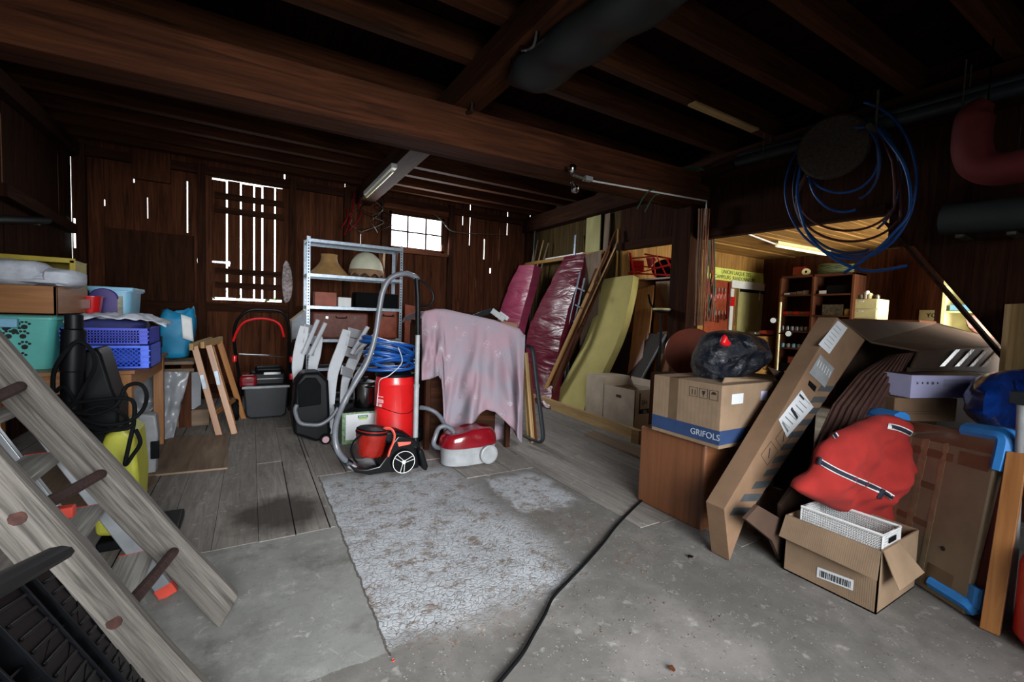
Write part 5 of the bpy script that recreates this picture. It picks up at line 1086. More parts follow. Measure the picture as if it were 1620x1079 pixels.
# white moving cartons
def carton_open(o, label, x0, x1, y0, y1, z0, z1, mat, flaps=(), th=.006, inside=None):
    mb = MB(); mb.ob((x0, y0, z0), (x1-x0, 0, 0), (0, y1-y0, 0), (0, 0, th))
    mb.ob((x0, y0, z0), (th, 0, 0), (0, y1-y0, 0), (0, 0, z1-z0)); mb.ob((x1-th, y0, z0), (th, 0, 0), (0, y1-y0, 0), (0, 0, z1-z0))
    mb.ob((x0, y0, z0), (x1-x0, 0, 0), (0, th, 0), (0, 0, z1-z0)); mb.ob((x0, y1-th, z0), (x1-x0, 0, 0), (0, th, 0), (0, 0, z1-z0)); return mb.build('carton_body', mat, o, smooth=0)
a = PX(953, 608, 3.42); c0 = PX(1004, 618, 3.38); rzz = c0.z
cxa, cya = 3.38, PX(1004, 640, 3.38).y; cyb = PX(954, 640, 3.38).y
mc_ = thing('moving_carton', 'open white carton with printed corner beside the foam', 'carton', (cxa+.2, (cya+cyb)/2, .004))
carton_open(mc_, '', cxa, cxa+.36, cya, cyb, .004, rzz, M['card2'])
mb = MB(); mb.box((cxa-.001, (cya+cyb)/2, rzz*.78), (.003, .075, .03)); mb.build('hand_hole', M['card3'], mc_, bevel=.004)
py_ = cya; q = PY(1012, 622, py_); w_ = PY(1031, 622, py_).x-q.x
mb = MB(); mb.ob((q.x, py_-.002, PY(1014, 655, py_).z), (w_, 0, 0), (0, .002, 0), (0, 0, .05)); mb.ob((q.x, py_-.002, PY(1014, 655, py_).z), (.014, 0, 0), (0, .002, 0), (0, 0, PY(1014, 622, py_).z-PY(1014, 655, py_).z)); mb.build('print_frame', M['dgrey'], mc_)
letters('SH', (q.x+.075, py_-.001, PY(1020, 637, py_).z), (1, 0, 0), (0, 0, 1), .07, M['ink'], mc_); letters('SEL', (q.x+.09, py_-.003, PY(1020, 655, py_).z+.026), (1, 0, 0), (0, 0, 1), .042, M['paper'], mc_)
mb = MB(); mb.slab([(cxa+.1, cya+.1, rzz-.12), (cxa+.3, cya+.1, rzz-.1), (cxa+.3, cyb-.06, rzz-.02), (cxa+.05, cyb-.1, rzz-.02)], (0, 0, .01)); mb.build('inner_flap', M['card4'], mc_, smooth=0)
mb = MB(); mb.slab([(cxa+.36, cya, rzz-.001), (cxa+.36, cyb, rzz-.001), (cxa+.42, cyb, rzz+.07), (cxa+.42, cya, rzz+.06)], (.004, 0, 0)); mb.build('flap', M['card2'], mc_, smooth=0)
mb = MB(); mb.ob((cxa+.02, cyb+.02, .004), (.4, 0, 0), (0, .3, 0), (0, 0, rzz+.07)); tag(mb.build('moving_carton', M['card2'], smooth=0, bevel=.003), 'second pale carton standing right behind the open white one', 'carton')
# cupboard behind with a red frame on top
kx, ky0, ky1 = 4.35, 3.5, 4.3; kz_ = PX(1030, 440, kx).z
ky0 = PX(1068, 460, kx).y; ky1 = PX(1008, 460, kx).y
kb = thing('old_cupboard', 'old brown wooden cupboard standing in the wall opening', 'cupboard', (kx+.25, (ky0+ky1)/2, 0))
mb = MB(); mb.ob((kx, ky0, kz_-.02), (.45, 0, 0), (0, ky1-ky0, 0), (0, 0, .02)); mb.ob((kx, ky0, 0), (.45, 0, 0), (0, .02, 0), (0, 0, kz_)); mb.ob((kx, ky1-.02, 0), (.45, 0, 0), (0, .02, 0), (0, 0, kz_)); mb.ob((kx+.43, ky0, 0), (.02, 0, 0), (0, ky1-ky0, 0), (0, 0, kz_)); mb.ob((kx, ky0, .02), (.45, 0, 0), (0, ky1-ky0, 0), (0, 0, .02)); mb.build('carcass', M['pine'], kb, smooth=0)
mb = MB(); ym = ky0+(ky1-ky0)*.45; mb.ob((kx-.012, ky0+.02, .05), (.012, 0, 0), (0, ym-ky0, 0), (0, 0, kz_-.1)); dd = mb.build('door', M['pine'], kb, bevel=.002)
mb = MB(); mb.ob((kx-.018, ky0+.06, .55), (.006, 0, 0), (0, ym-ky0-.08, 0), (0, 0, kz_-.68)); mb.build('door_panel', M['pine'], dd, bevel=.004)
rf_ = thing('steel_trestle', 'bright red metal trestle frame lying on top of the cupboard', 'frame', (kx+.15, (ky0+ky1)/2, kz_))
def X4(p, x_=4.42): q = PX(*p, x_); q.z = max(q.z, kz_+.014); return q
for p, q, x_, r_ in (((982, 432), (1075, 441), 4.40, .011), ((984, 404), (985, 433), 4.40, .013), ((997, 400), (1003, 435), 4.38, .014), ((985, 410), (1040, 405), 4.45, .010), ((1003, 420), (1040, 424), 4.4, .01), ((1020, 402), (1075, 412), 4.5, .011), ((1040, 424), (1078, 414), 4.4, .011), ((1003, 433), (1060, 420), 4.42, .008), ((1033, 406), (1037, 438), 4.42, .01), ((1055, 410), (1068, 440), 4.44, .01), ((1076, 412), (1074, 441), 4.42, .013), ((1040, 408), (1055, 440), 4.42, .008)):
    mb = MB(); mb.tube([X4(p, x_), X4(q, x_)], r_, 8); mb.build('bar', M['redm'], rf_)
mb = MB(); mb.slab([X4((984, 412), 4.43), X4((1018, 412), 4.43), X4((1018, 430), 4.43), X4((984, 428), 4.43)], (.01, 0, 0)); mb.slab([X4((1022, 408), 4.43), X4((1040, 408), 4.43), X4((1026, 425), 4.43)], (.01, 0, 0)); mb.build('gusset', M['redm'], rf_, smooth=0)
a = PX(1056, 412, 4.6); mb = MB(); lumpy(mb, (4.62, a.y, kz_+.13), .3, .46, .25, 9, pw=.9); tag(mb.build('dark_cloth', M['blackm']), 'heap of black cloth on the cupboard behind the red frame', 'cloth')
lean('wooden_board', M['pine'], (1022, 455), (1010, 560), 4.28, 4.0, .26, .018, 'orange wooden panel leaning against the old cupboard', 'panel')
lean('wooden_board', M['teak'], (1016, 490), (1004, 590), 4.18, 3.9, .2, .018, 'smaller brown panel leaning in front of the orange panel', 'panel')
lean('wooden_board', M['card4'], (1058, 524), (1054, 590), 4.14, 4.05, .3, .02, 'light brown flat panel leaning under the typist chair', 'panel')
lean('wooden_board', M['teak'], (1050, 560), (1044, 600), 4.0, 3.97, .20, .02, 'short varnished board standing behind the white carton', 'panel')
# dark table leaf
P = [PX(986, 525, 4.12), PX(1054, 529, 4.06), PX(1018, 595, 3.86), PX(958, 590, 3.9)]
P[2].z = max(P[2].z, .3); P[3].z = max(P[3].z, .3)
d1, d2 = P[2]-P[1], P[3]-P[0]; P[2] = P[1]+d1*((P[1].z-.006)/-d1.z); P[3] = P[0]+d2*((P[0].z-.006)/-d2.z)
tl = thing('dark_table_leaf', 'dark brown table leaf with grey edge leaning on the panels', 'table leaf', ((P[2]+P[3])/2)*1)
mb = MB(); mb.slab(P, (.02, .0, .004)); mb.build('leaf_board', plain('dark brown laminate', '24140e', .6, spec=.15), tl, smooth=0)
mb = MB(); mb.tube([P[1], P[2]], .012, 8); mb.build('edge_rail', M['mgrey'], tl)
# typist chair on the leaf top
oc = PX(1045, 523, 3.86); ch = thing('typist_chair', 'small swivel chair frame with cream seat before the cupboard', 'chair', (oc.x+.1, oc.y, 0))
X5 = lambda a, b_: PX(a, b_, 3.96)
c = X5(1047, 491); mb = MB(); mb.lathe([(0, 0), (.09, .0), (.10, .012), (.09, .024), (0, .028)], c, 24); mb.build('seat', M['offwhite'], ch)
mb = MB(); mb.lathe([(0, -.03), (.095, -.02), (.098, -.002), (0, -.002)], c, 24); mb.build('seat_base', M['black'], ch)
mb = MB(); mb.tube([X5(1045, 497), X5(1046, 520), V((X5(1046, 520).x, X5(1046, 520).y, .10))], .014, 8); mb.build('column', M['dgrey'], ch)
mb = MB(); mb.tube(bez([X5(1026, 466), X5(1029, 480), X5(1036, 489), X5(1042, 492)]), .012, 8); mb.build('backrest', M['black'], ch)
for k in range(5):
    t = 2*math.pi*k/5; o_ = V((X5(1046, 520).x, X5(1046, 520).y, .08)); mb = MB(); mb.tube([o_, o_+V((.2*math.cos(t), .2*math.sin(t), -.04))], .014, 8); mb.lathe([(0, -.01), (.02, -.01), (.02, .01), (0, .01)], o_+V((.2*math.cos(t), .2*math.sin(t), -.058)), 10, (math.sin(t), -math.cos(t), 0)); mb.build('leg', M['mgrey'], ch)
# round table top
rc = PX(1093, 557, 2.95); mb = MB(); nv = V((-.80, -.55, .25)).normalized(); R_ = (PX(1093, 518, 2.95).z-rc.z)*1.02
ca2 = thing('carton_stack_base', '', 'x', (0, 0, 0)); bpy.data.objects.remove(ca2)
mb.lathe([(0, 0), (R_*.97, 0), (R_, -.008), (R_*.97, -.016), (0, -.016)], rc, 48, nv); rcb = rc
tag(mb.build('round_tabletop', plain('red brown veneer', '6a2c16', .35), smooth=30), 'round red brown table top leaning behind the large carton', 'table top')
mb = MB(); mb.ob((rc.x-.10, rc.y-.30, .004), (.4, 0, 0), (0, .6, 0), (0, 0, rc.z-R_*.97-.006)); tag(mb.build('added_chest', M['barn'], smooth=0, bevel=.004), 'added hidden dark brown chest carrying the round table top', 'chest')  # unseen chest, added as a support for the table top
# ---------------------------------------------------------------- veneered cabinet, cartons, bin bag
x0_, ya_, yb_ = 2.13, FZ(1116, 840).y, FZ(1015, 789).y; zc_ = PX(1024, 673, x0_).z; x1_ = 2.62
zc_ = .5*(zc_+PX(1131, 711, x0_).z)
sc_ = thing('veneer_cabinet', 'square brown wood veneer cabinet under the large carton', 'cabinet', ((x0_+x1_)/2, (ya_+yb_)/2, 0))
mb = MB(); mb.ob((x0_, ya_, 0), (x1_-x0_, 0, 0), (0, yb_-ya_, 0), (0, 0, zc_))
M['veneer'] = wood('grained brown veneer', '53301c', '8a5838', 14, 1.4, .42, .03, .15, .5)
ob_ = mb.build('cabinet_body', M['veneer'], sc_, bevel=.018, seg=3, smooth=0)
for l_ in ob_.data.uv_layers['UVMap'].data: pass
mb = MB(); hh_ = PY(1160, 724, ya_); mb.box((hh_.x, ya_-.001, hh_.z), (.05, .004, .016)); mb.build('finger_slot', M['blackm'], sc_)
bz0_, bX = zc_+.003, 2.10
byb = PX(1033, 630, bX).y; bya = PX(1140, 660, bX).y; bz1_ = PX(1033, 592, bX).z; bx1_ = 2.66
gr = thing('large_carton', 'large brown carton with a blue printed band on the cabinet', 'carton', ((bX+bx1_)/2, (bya+byb)/2, bz0_))
mb = MB(); mb.ob((bX, bya, bz0_), (bx1_-bX, 0, 0), (0, byb-bya, 0), (0, 0, bz1_-bz0_)); mb.build('carton_body', M['card'], gr, bevel=.004, smooth=0)
mb = MB(); mb.ob((bX-.0015, bya-.0015, bz0_+.022), (bx1_-bX, 0, 0), (0, byb-bya, 0), (0, 0, .075)); mb.build('printed_band', M['band'], gr, smooth=0)
letters('GRIFOLS', (bX-.002, bya+.085, bz0_+.06), (0, -1, 0), (0, 0, 1), .047, M['inkw'], gr)
mb = MB(); mb.ob((bX-.001, bya+(byb-bya)*.60, bz0_+.097), (.002, 0, 0), (0, .06, 0), (0, 0, bz1_-bz0_-.097)); mb.ob((bX, bya+(byb-bya)*.60, bz1_-.001), (bx1_-bX, 0, 0), (0, .06, 0), (0, 0, .002)); mb.build('parcel_tape', M['tape'], gr, smooth=0)
for k in range(3):
    yy = bya+.02+.062*k; zz = bz1_-.085; mb = MB()
    for a_, b_, c_, d_ in ((0, 0, .05, .002), (0, .05, .05, .002), (0, 0, .002, .05), (.05, 0, .002, .052)): mb.ob((bX-.001, yy+a_, zz+b_), (.0015, 0, 0), (0, c_, 0), (0, 0, d_))
    if k == 0: mb.lathe([(0, .0005), (.015, .0005), (.015, 0)], (bX-.0005, yy+.026, zz+.03), 16, (-1, 0, 0), math.pi)
    elif k == 1: mb.slab([(bX-.001, yy+.014, zz+.04), (bX-.001, yy+.036, zz+.04), (bX-.001, yy+.03, zz+.02), (bX-.001, yy+.02, zz+.02)], (.0008, 0, 0)); mb.ob((bX-.001, yy+.024, zz+.008), (.001, 0, 0), (0, .003, 0), (0, 0, .014))
    else: mb.ob((bX-.001, yy+.014, zz+.01), (.001, 0, 0), (0, .004, 0), (0, 0, .03)); mb.ob((bX-.001, yy+.032, zz+.01), (.001, 0, 0), (0, .004, 0), (0, 0, .03))
    mb.build('handling_symbol', M['ink'], gr, smooth=0)
def label_on_y(px0, px1, py0, py1, y_, mat, parent, name='label', dz=0): a, c = PY(px0, py1, y_), PY(px1, py0, y_); mb = MB(); mb.ob((a.x, y_-.0018, a.z), (c.x-a.x, 0, 0), (0, .0015, 0), (0, 0, c.z-a.z)); return mb.build(name, mat, parent, smooth=0)
label_on_y(1157, 1176, 622, 640, bya, M['paper'], gr)
label_on_y(1203, 1214, 618, 634, bya, M['lblpurp'], gr)
mb = MB(); p0, p1, p2 = PY(1143, 617, bya+.06), PY(1180, 597, bya+.1), PY(1205, 618, bya+.06); p0.z = bz1_; p2.z = bz1_
mb.slab([p0, V((p0.x+.02, p0.y, bz1_+.03)), p1, V((p1.x+.03, p1.y, p1.z-.005)), p2], (0, .006, 0)); mb.build('raised_flap', M['card'], gr, smooth=0)
mb = MB(); mb.ob((2.72, 1.42, .0), (.45, 0, 0), (0, .42, 0), (0, 0, .80)); tag(mb.build('tall_carton', M['card3'], smooth=0, bevel=.004), 'dark brown tall carton standing behind the blue banded one', 'carton')
mb = MB(); a, c, d, e = V((2.72, 1.42, .80)), V((3.17, 1.42, .80)), PY(1262, 598, 1.36), PY(1215, 580, 1.36); mb.slab([a, c, d, e], (0, .005, 0)); fl_ = mb.build('carton_flap', M['card3'], bpy.data.objects['tall_carton'], smooth=0)
def puff(name, mat, poly, y_, front, back, amp=.02, seed=0, rings=12, n=64, parent=None, smooth=70, yfn=None, power=.5):
    pl = [V((a, b_, 0)) for a, b_ in poly]; cl_ = bez(pl+[pl[0]], 8)[:-1]
    L = [0]; 
    for i in range(len(cl_)): L.append(L[-1]+(cl_[(i+1) % len(cl_)]-cl_[i]).length)
    bd = []
    for k in range(n):
        t = L[-1]*k/n; i = max(j for j in range(len(L)) if L[j] <= t); i = min(i, len(cl_)-1); f = (t-L[i])/max(1e-6, L[i+1]-L[i]); bd.append(cl_[i].lerp(cl_[(i+1) % len(cl_)], f))
    cx = sum(p.x for p in bd)/n; cy = sum(p.y for p in bd)/n; mb = MB(); vs = []; yy = yfn or (lambda a, b_: y_)
    for side, dep in ((-1, front), (1, back)):
        for r in range(rings+1):
            k = r/rings
            for p in bd:
                a, b_ = cx+(p.x-cx)*k, cy+(p.y-cy)*k; q = PY(a, b_, yy(a, b_)); nn_ = q*5; e = (1-k**2.4)**power
                q.y += side*dep*e+(amp*(_ns.noise(nn_+V((seed, 0, 0)))+.6*_ns.noise(q*14+V((seed, 0, 0)))) if k < .999 else 0)*e*1.4
                vs.append(q)
    F = []; ns_ = (rings+1)*n
    for s_ in range(2):
        for r in range(rings):
            for j in range(n): f = (s_*ns_+r*n+j, s_*ns_+r*n+(j+1) % n, s_*ns_+(r+1)*n+(j+1) % n, s_*ns_+(r+1)*n+j); F.append(f if s_ == 0 else f[::-1])
    mb.idx(vs, F, [[(vs[i].x, vs[i].z) for i in f] for f in F]); return mb.build(name, mat, parent, smooth=smooth)
def binbag_mat():
    t = NT('crinkled black bag'); t.base(t.mix(t.noise(t.coord('Object'), 10), lin('0a0d14'), lin('171c28'))); t.p.inputs['Roughness'].default_value = .16
    co = t.coord('Object'); vo = t.n('ShaderNodeTexVoronoi'); vo.inputs['Scale'].default_value = 17; nn = t.noise(co, 8, 6, .65, 3.0); t.l(co, vo.inputs[0]); t.bump(t.math('ADD', t.math('MULTIPLY', vo.outputs['Distance'], .4), nn), .9, .03); return t.m
BB = binbag_mat()
bag = thing('bin_bag', 'shiny black bin bag with red tie on the large carton', 'bag', PY(1155, 606, 1.55))
puff('bag_body', BB, [(1112, 545), (1125, 528), (1145, 522), (1175, 525), (1198, 535), (1205, 550), (1200, 570), (1180, 587), (1160, 597), (1135, 604), (1117, 609), (1112, 595), (1108, 570)], 1.62, .16, .14, .05, 2, 18, 90, parent=bag)
puff('bag_tie', M['red'], [(1141, 541), (1146, 529), (1149, 536), (1155, 544), (1150, 549), (1143, 547)], 1.46, .02, .02, .004, 3, 4, 20, parent=bag)
# long striped carton
ys_ = 1.22; TLc, TRc, BRc, BLc = PY(1325, 502, ys_), PY(1369, 538, ys_), PY(1178, 824, ys_), PY(1146, 806, ys_)
Bc = PY(1157, 846, ys_); Bc.z = .004
lc = thing('long_carton', 'long slim carton with grey hazard stripes leaning to the right', 'carton', Bc)
mb = MB(); mb.slab([TLc, TRc, BRc, Bc, BLc], (0, .10, 0)); mb.build('carton_body', M['card4'], lc, smooth=0, bevel=.003)
def LP(u, v, off=.0015): p = BLc.lerp(TLc, v).lerp(BRc.lerp(TRc, v), u); return V((p.x, ys_-off, p.z))
for k in range(11):
    v = -.0+.064*k; u_ = .62 if k > 2 else (.30, .38, .5)[k]
    mb = MB(); P = [LP(u_, v-.010), LP(.995, v+.026), LP(.995, v+.060), LP(u_, v+.024)]; mb.slab(P, (0, .001, 0)); mb.build('printed_stripe', M['hazard'], lc, smooth=0)
def stick(u0, u1, v0, v1, mat, name='label', parent=lc, off=.002): mb = MB(); mb.slab([LP(u0, v0, off), LP(u1, v0, off), LP(u1, v1, off), LP(u0, v1, off)], (0, .001, 0)); return mb.build(name, mat, parent, smooth=0)
mb = MB(); mb.slab([PY(x_, y_, ys_-.003) for x_, y_ in ((1268, 617), (1287, 644), (1245, 692), (1232, 664))], (0, .001, 0)); s1 = mb.build('shipping_label', M['paper'], lc, smooth=0)
def onlab(px0, py0, px1, py1, w_, h_px, mat, par, y_):            # strip of print on the label
    mb = MB(); a, c = PY(px0, py0, y_), PY(px1, py1, y_); d = (c-a).normalized(); n_ = V((-d.z, 0, d.x)); mb.slab([a-n_*w_, c-n_*w_, c+n_*w_, a+n_*w_], (0, .0006, 0)); mb.build('print', mat, par, smooth=0)
for k in range(7): onlab(1270-5.5*k, 628+6.2*k, 1282-5.5*k, 640+6.2*k, .0012+.0008*(k % 3), 1, M['inkg'], s1, ys_-.0045)
onlab(1252, 646, 1262, 662, .009, 1, M['ink'], s1, ys_-.0045); onlab(1238, 668, 1247, 683, .006, 1, M['inkg'], s1, ys_-.0045); onlab(1265, 624, 1272, 632, .006, 1, M['ink'], s1, ys_-.0045)
mb = MB(); mb.slab([PY(x_, y_, ys_-.003) for x_, y_ in ((1298, 561), (1320, 583), (1305, 613), (1280, 590))], (0, .001, 0)); s2 = mb.build('barcode_label', M['mgrey'], lc, smooth=0)
for k in range(6): onlab(1297+3.6*k, 569+3.6*k, 1293+3.6*k, 579+3.6*k, .0028, 1, M['white'], s2, ys_-.0045)
mb = MB(); mb.slab([PY(x_, y_, ys_-.003) for x_, y_ in ((1326, 507), (1341, 519), (1312, 560), (1295, 545))], (0, .001, 0)); s3 = mb.build('address_label', M['paper'], lc, smooth=0)
for k in range(6): onlab(1322-3.5*k, 514+5.6*k, 1331-3.5*k, 523+5.6*k, .0012, 1, M['inkg'], s3, ys_-.0045)
mb = MB(); mb.slab([PY(x_, y_, ys_-.004) for x_, y_ in ((1281, 602), (1292, 612), (1289, 620), (1279, 609))], (0, .002, 0)); mb.build('hand_hole', M['blackm'], lc, smooth=0)
for cx, cy in ((1217, 716), (1240, 690)):
    mb = MB(); q = [PY(cx+x_, cy+y_, ys_-.002) for x_, y_ in ((3, -18), (14, -2), (-3, 20), (-13, 4))]; mb.tube(q, .0009, 4, closed=True); mb.tube([q[0].lerp(q[2], .3), q[0].lerp(q[2], .7)], .002, 4); mb.build('handling_symbol', M['ink'], lc, smooth=0)
# flattened cartons behind the striped one
for k, (poly, y_, mt) in enumerate((([(1204, 778), (1240, 775), (1241, 818), (1196, 816)], 1.34, M['card4']), ([(1180, 822), (1200, 800), (1262, 836), (1255, 850), (1238, 860), (1222, 856)], 1.10, M['card3']), ([(1236, 800), (1262, 760), (1268, 812), (1256, 852), (1238, 858)], 1.14, M['card3']))):
    P = [PY(a_, b_, y_) for a_, b_ in poly]; zmin = min(p.z for p in P)
    for p in P:
        if p.z < zmin+.03 or k == 0 and p.z < zmin+.08: p.z = .004
    mb = MB(); mb.slab(P, (0, .05 if k == 0 else .02, 0)); tag(mb.build('flattened_carton', mt, smooth=0, bevel=.002), ('small brown carton standing in the gap behind the striped carton', 'flattened dark carton lying low beside the striped carton foot', 'flattened carton upright against the left of the open box')[k], 'carton')
# big dark carton lying on its side and its curved sheet
bgc = thing('dark_carton', 'big dark brown carton lying on its side behind the white box', 'carton', (3.2, 1.2, 0))
D = [PY(1330, 505, 1.32), PY(1484, 511, 1.5), PY(1592, 541, 1.15), PY(1592, 549, 1.02), PY(1454, 554, 1.02), PY(1378, 540, 1.22)]
mb = MB(); mb.slab(D, (0, 0, -.012)); mb.build('top_sheet', M['card3'], bgc, smooth=0)
mb = MB(); a, c, d, e = PY(1455, 555, 1.02), PY(1592, 550, 1.02), PY(1588, 590, 1.0), PY(1442, 582, .99); mb.slab([a, c, d, e], (0, .01, 0)); mb.build('side_sheet', M['card3'], bgc, smooth=0); mb = MB(); mb.slab([d+V((0, .012, 0)), e+V((0, .012, 0)), V((e.x, e.y+.02, .004)), V((d.x, d.y+.02, .004))], (0, .008, 0)); mb.build('added_lower_sheet', M['card3'], bgc, smooth=0)  # lower sheet added to cover the see-through gap under the carton
for k, px in enumerate((1498, 1522, 1545, 1565)): mb = MB(); p_, q_ = PY(px+14, 553, 1.0), PY(px-12, 580, .985); mb.slab([p_, p_+(c-a)*.05, q_+(c-a)*.05, q_], (0, -.001, 0)); mb.build('tape_strip', M['tapec'], bgc, smooth=0)
mb = MB(); P = [PY(1330, 507, 1.34), PY(1480, 515, 1.5)]; mb.slab([P[0], P[1], V((P[1].x, P[1].y, 0.004)), V((P[0].x, P[0].y, 0.004))], (0, .01, 0)); mb.build('back_side', M['card3'], bgc, smooth=0)
mb = MB(); mb.slab([PY(1590, 545, 1.1), PY(1590, 545, 1.02), V((PY(1590, 545, 1.02).x, 1.02, .004)), V((PY(1590, 545, 1.1).x, 1.1, .004))], (.01, 0, 0)); mb.build('end_side', M['card3'], bgc, smooth=0)
def cvfn(u, v):
    L_ = [(1405, 562), (1360, 590), (1318, 640), (1290, 700), (1275, 760), (1268, 800)]; R_2 = [(1455, 557), (1445, 620), (1430, 665), (1410, 720), (1380, 770), (1350, 820)]
    k = v*5; i = min(4, int(k)); f = k-i; a = V((L_[i][0]+(L_[i+1][0]-L_[i][0])*f, L_[i][1]+(L_[i+1][1]-L_[i][1])*f, 0)); c = V((R_2[i][0]+(R_2[i+1][0]-R_2[i][0])*f, R_2[i][1]+(R_2[i+1][1]-R_2[i][1])*f, 0))
    p = a.lerp(c, u); q = PY(p.x, p.y, 1.16-.10*u-.03*v-.06*math.sin(u*3.1)+.0035*math.sin(u*75)); q.z = max(q.z, .006); return q
mb = MB(); mb.grid(cvfn, 120, 20, 1, 1); mb.build('bent_sheet', plain('ribbed red brown card', '4a2f28', .7, var=.15), bgc, solid=.006, smooth=60)
# brown carton and white lilac box
fy = .90
a, c = PY(1417, 620, fy), PY(1511, 640, fy); zb_ = PY(1508, 676, fy).z
mc2 = thing('brown_carton', 'plain brown carton under the lilac white box', 'carton', (a.x+.1, fy+.12, zb_))
mb = MB(); a2 = PY(1417, 618, .98); c2 = PY(1514, 642, .82); dd_ = (c2-a2); dd_.z = 0; nn2 = V((-dd_.y, dd_.x, 0)).normalized(); zt3 = (a2.z+c2.z)/2
ftop = zt3; mb.ob(V((a2.x, a2.y, zt3-.13)), dd_, nn2*.22, V((0, 0, .13))); mb.build('carton_body', M['card4'], mc2, smooth=0, bevel=.003)
for k in range(2): mb = MB(); mb.ob(V((a2.x, a2.y, zt3-.075-.013*k))+dd_*.12-nn2*.0015, dd_*.62, nn2*.001, V((0, 0, .0015))); mb.build('printed_line', M['ink'], mc2, smooth=0)
# added hidden carton, carrying the brown one
mb = MB(); mb.ob(V((a2.x, a2.y, .004))+nn2*.08, dd_*.95, nn2*.22, V((0, 0, zt3-.138))); tag(mb.build('added_carton', M['card3'], smooth=0), 'added dark carton standing hidden behind the taped flat carton', 'carton')
a3, c3 = PY(1444, 580, .93), PY(1571, 604, .74); d3 = c3-a3; d3z = V((0, 0, d3.z)); n3_ = V((-d3.y, d3.x, 0)).normalized(); hgt = a3.z-PY(1437, 617, .93).z
z3 = ftop+.004; d3f = V((d3.x, d3.y, 0))
wbx = thing('lilac_box', 'white lilac product box with small printed symbols, topmost of its stack', 'box', V((a3.x, a3.y, z3)))
mb = MB(); mb.ob(V((a3.x, a3.y, z3)), d3f, n3_*.2, V((0, 0, hgt))); mb.build('box_body', M['lblpurp'], wbx, smooth=0, bevel=.002)
mb = MB(); mb.ob(V((a3.x, a3.y, z3+hgt)), d3f, n3_*.2, V((0, 0, .002))); mb.ob(V((a3.x, a3.y, z3))+d3f, d3f.normalized()*.0015, n3_*.2, V((0, 0, hgt))); mb.build('dark_faces', M['dgrey'], wbx, smooth=0)  # top and right end faces coloured dark grey
for k in range(7): mb = MB(); mb.ob(V((a3.x, a3.y, z3+hgt*.80-.0065*k))+d3f*.38-n3_*.001, d3f*(.54 if k != 6 else .3), n3_*.0008, V((0, 0, .0022))); mb.build('printed_line', M['inkg'], wbx, smooth=0)
for k, (u_, s_) in enumerate(((.07, .016), (.13, .011), (.19, .014), (.25, .018), (.31, .009))): mb = MB(); mb.tube([V((a3.x, a3.y, z3+hgt*.66))+d3f*u_-n3_*.001+d3f.normalized()*s_*.5*math.cos(t)+V((0, 0, s_*.5*math.sin(t))) for t in [2*math.pi*i/(3+k) for i in range(3+k)]], .0012, 4, closed=True); mb.ob(V((a3.x, a3.y, z3+hgt*.66-.003))+d3f*u_-n3_*.0015-d3f.normalized()*.004, d3f.normalized()*(.012 if k == 3 else .005), n3_*.001, V((0, 0, .006))); mb.build('symbol', M['ink'], wbx, smooth=0)
# taped flat carton with blue foam corners
BRf = FZ(1524, 974); BRf.z = .004; TRf = PX(1583, 692, 2.56); TLf = PX(1376, 655, 2.86); BLf = V((BRf.x+.30, BRf.y+.42, .004))
ud = (TRf-TLf); 
fc = thing('flat_carton', 'tall flat carton wrapped in shiny tape with blue foam corners', 'carton', BRf)
BLf = V((TLf.x-(TRf.x-BRf.x), TLf.y-(TRf.y-BRf.y), .004)); nf_ = (TRf-BRf).cross(TLf-TRf).normalized()
if nf_.x < 0: nf_ = -nf_
mb = MB(); mb.slab([BLf, BRf, TRf, TLf], nf_*.07); mb.build('carton_body', card('glossy taped card', '84735f', 420, .2), fc, smooth=0, bevel=.006)
def FP(u, v, off=0): return BLf.lerp(BRf, u).lerp(TLf.lerp(TRf, u), v)-nf_*off
def strip(u0, u1, v0, v1, mat, name='tape_strip', w_=None, off=.0015): mb = MB(); mb.slab([FP(u0, v0, off), FP(u1, v0, off), FP(u1, v1, off), FP(u0, v1, off)], nf_*.001); return mb.build(name, mat, fc, smooth=0)
for u0, u1 in ((.36, .42), (.50, .56), (.66, .70)): strip(u0, u1, .02, 1, M['tapec'])
for u0, u1, v0, v1 in ((.45, .75, .80, .85), (.78, .97, .80, .88), (.40, .66, .60, .64), (.34, .70, .36, .40), (.36, .60, .10, .14), (.72, .9, .03, .17), (.0, 1, .90, 1)): strip(u0, u1, v0, v1, M['tape'])
for cx, cy, su, sv in ((1.0, 1.0, -1, -1), (0.0, 1.0, 1, -1), (1.0, 0.0, -1, 1)):
    c = FP(cx, cy, -.035); eu = (FP(1, cy)-FP(0, cy)).normalized()*su; ev = (FP(cx, 1)-FP(cx, 0)).normalized()*sv
    mb = MB(); p0 = c+eu*.13-ev*.0; pth = [c+eu*.15-ev*.004, c+eu*.05-ev*.006, c+eu*.012+ev*.01 if False else c-eu*.0-ev*.0, c-eu*.006+ev*.05, c-eu*.004+ev*.13]
    for p in pth: p.z = max(p.z, .048) if cy == 0 else p.z
    mb.tube(bez(pth, 4), .046, 10, flat=.55 if False else .75); mb.build('foam_corner', M['foamblue'], fc)
mb = MB(); q = FP(.80, .29, .002); mb.lathe([(0, .001), (.010, .001), (.010, 0)], q, 12, -nf_); mb.build('dark_spot', M['ink'], fc)
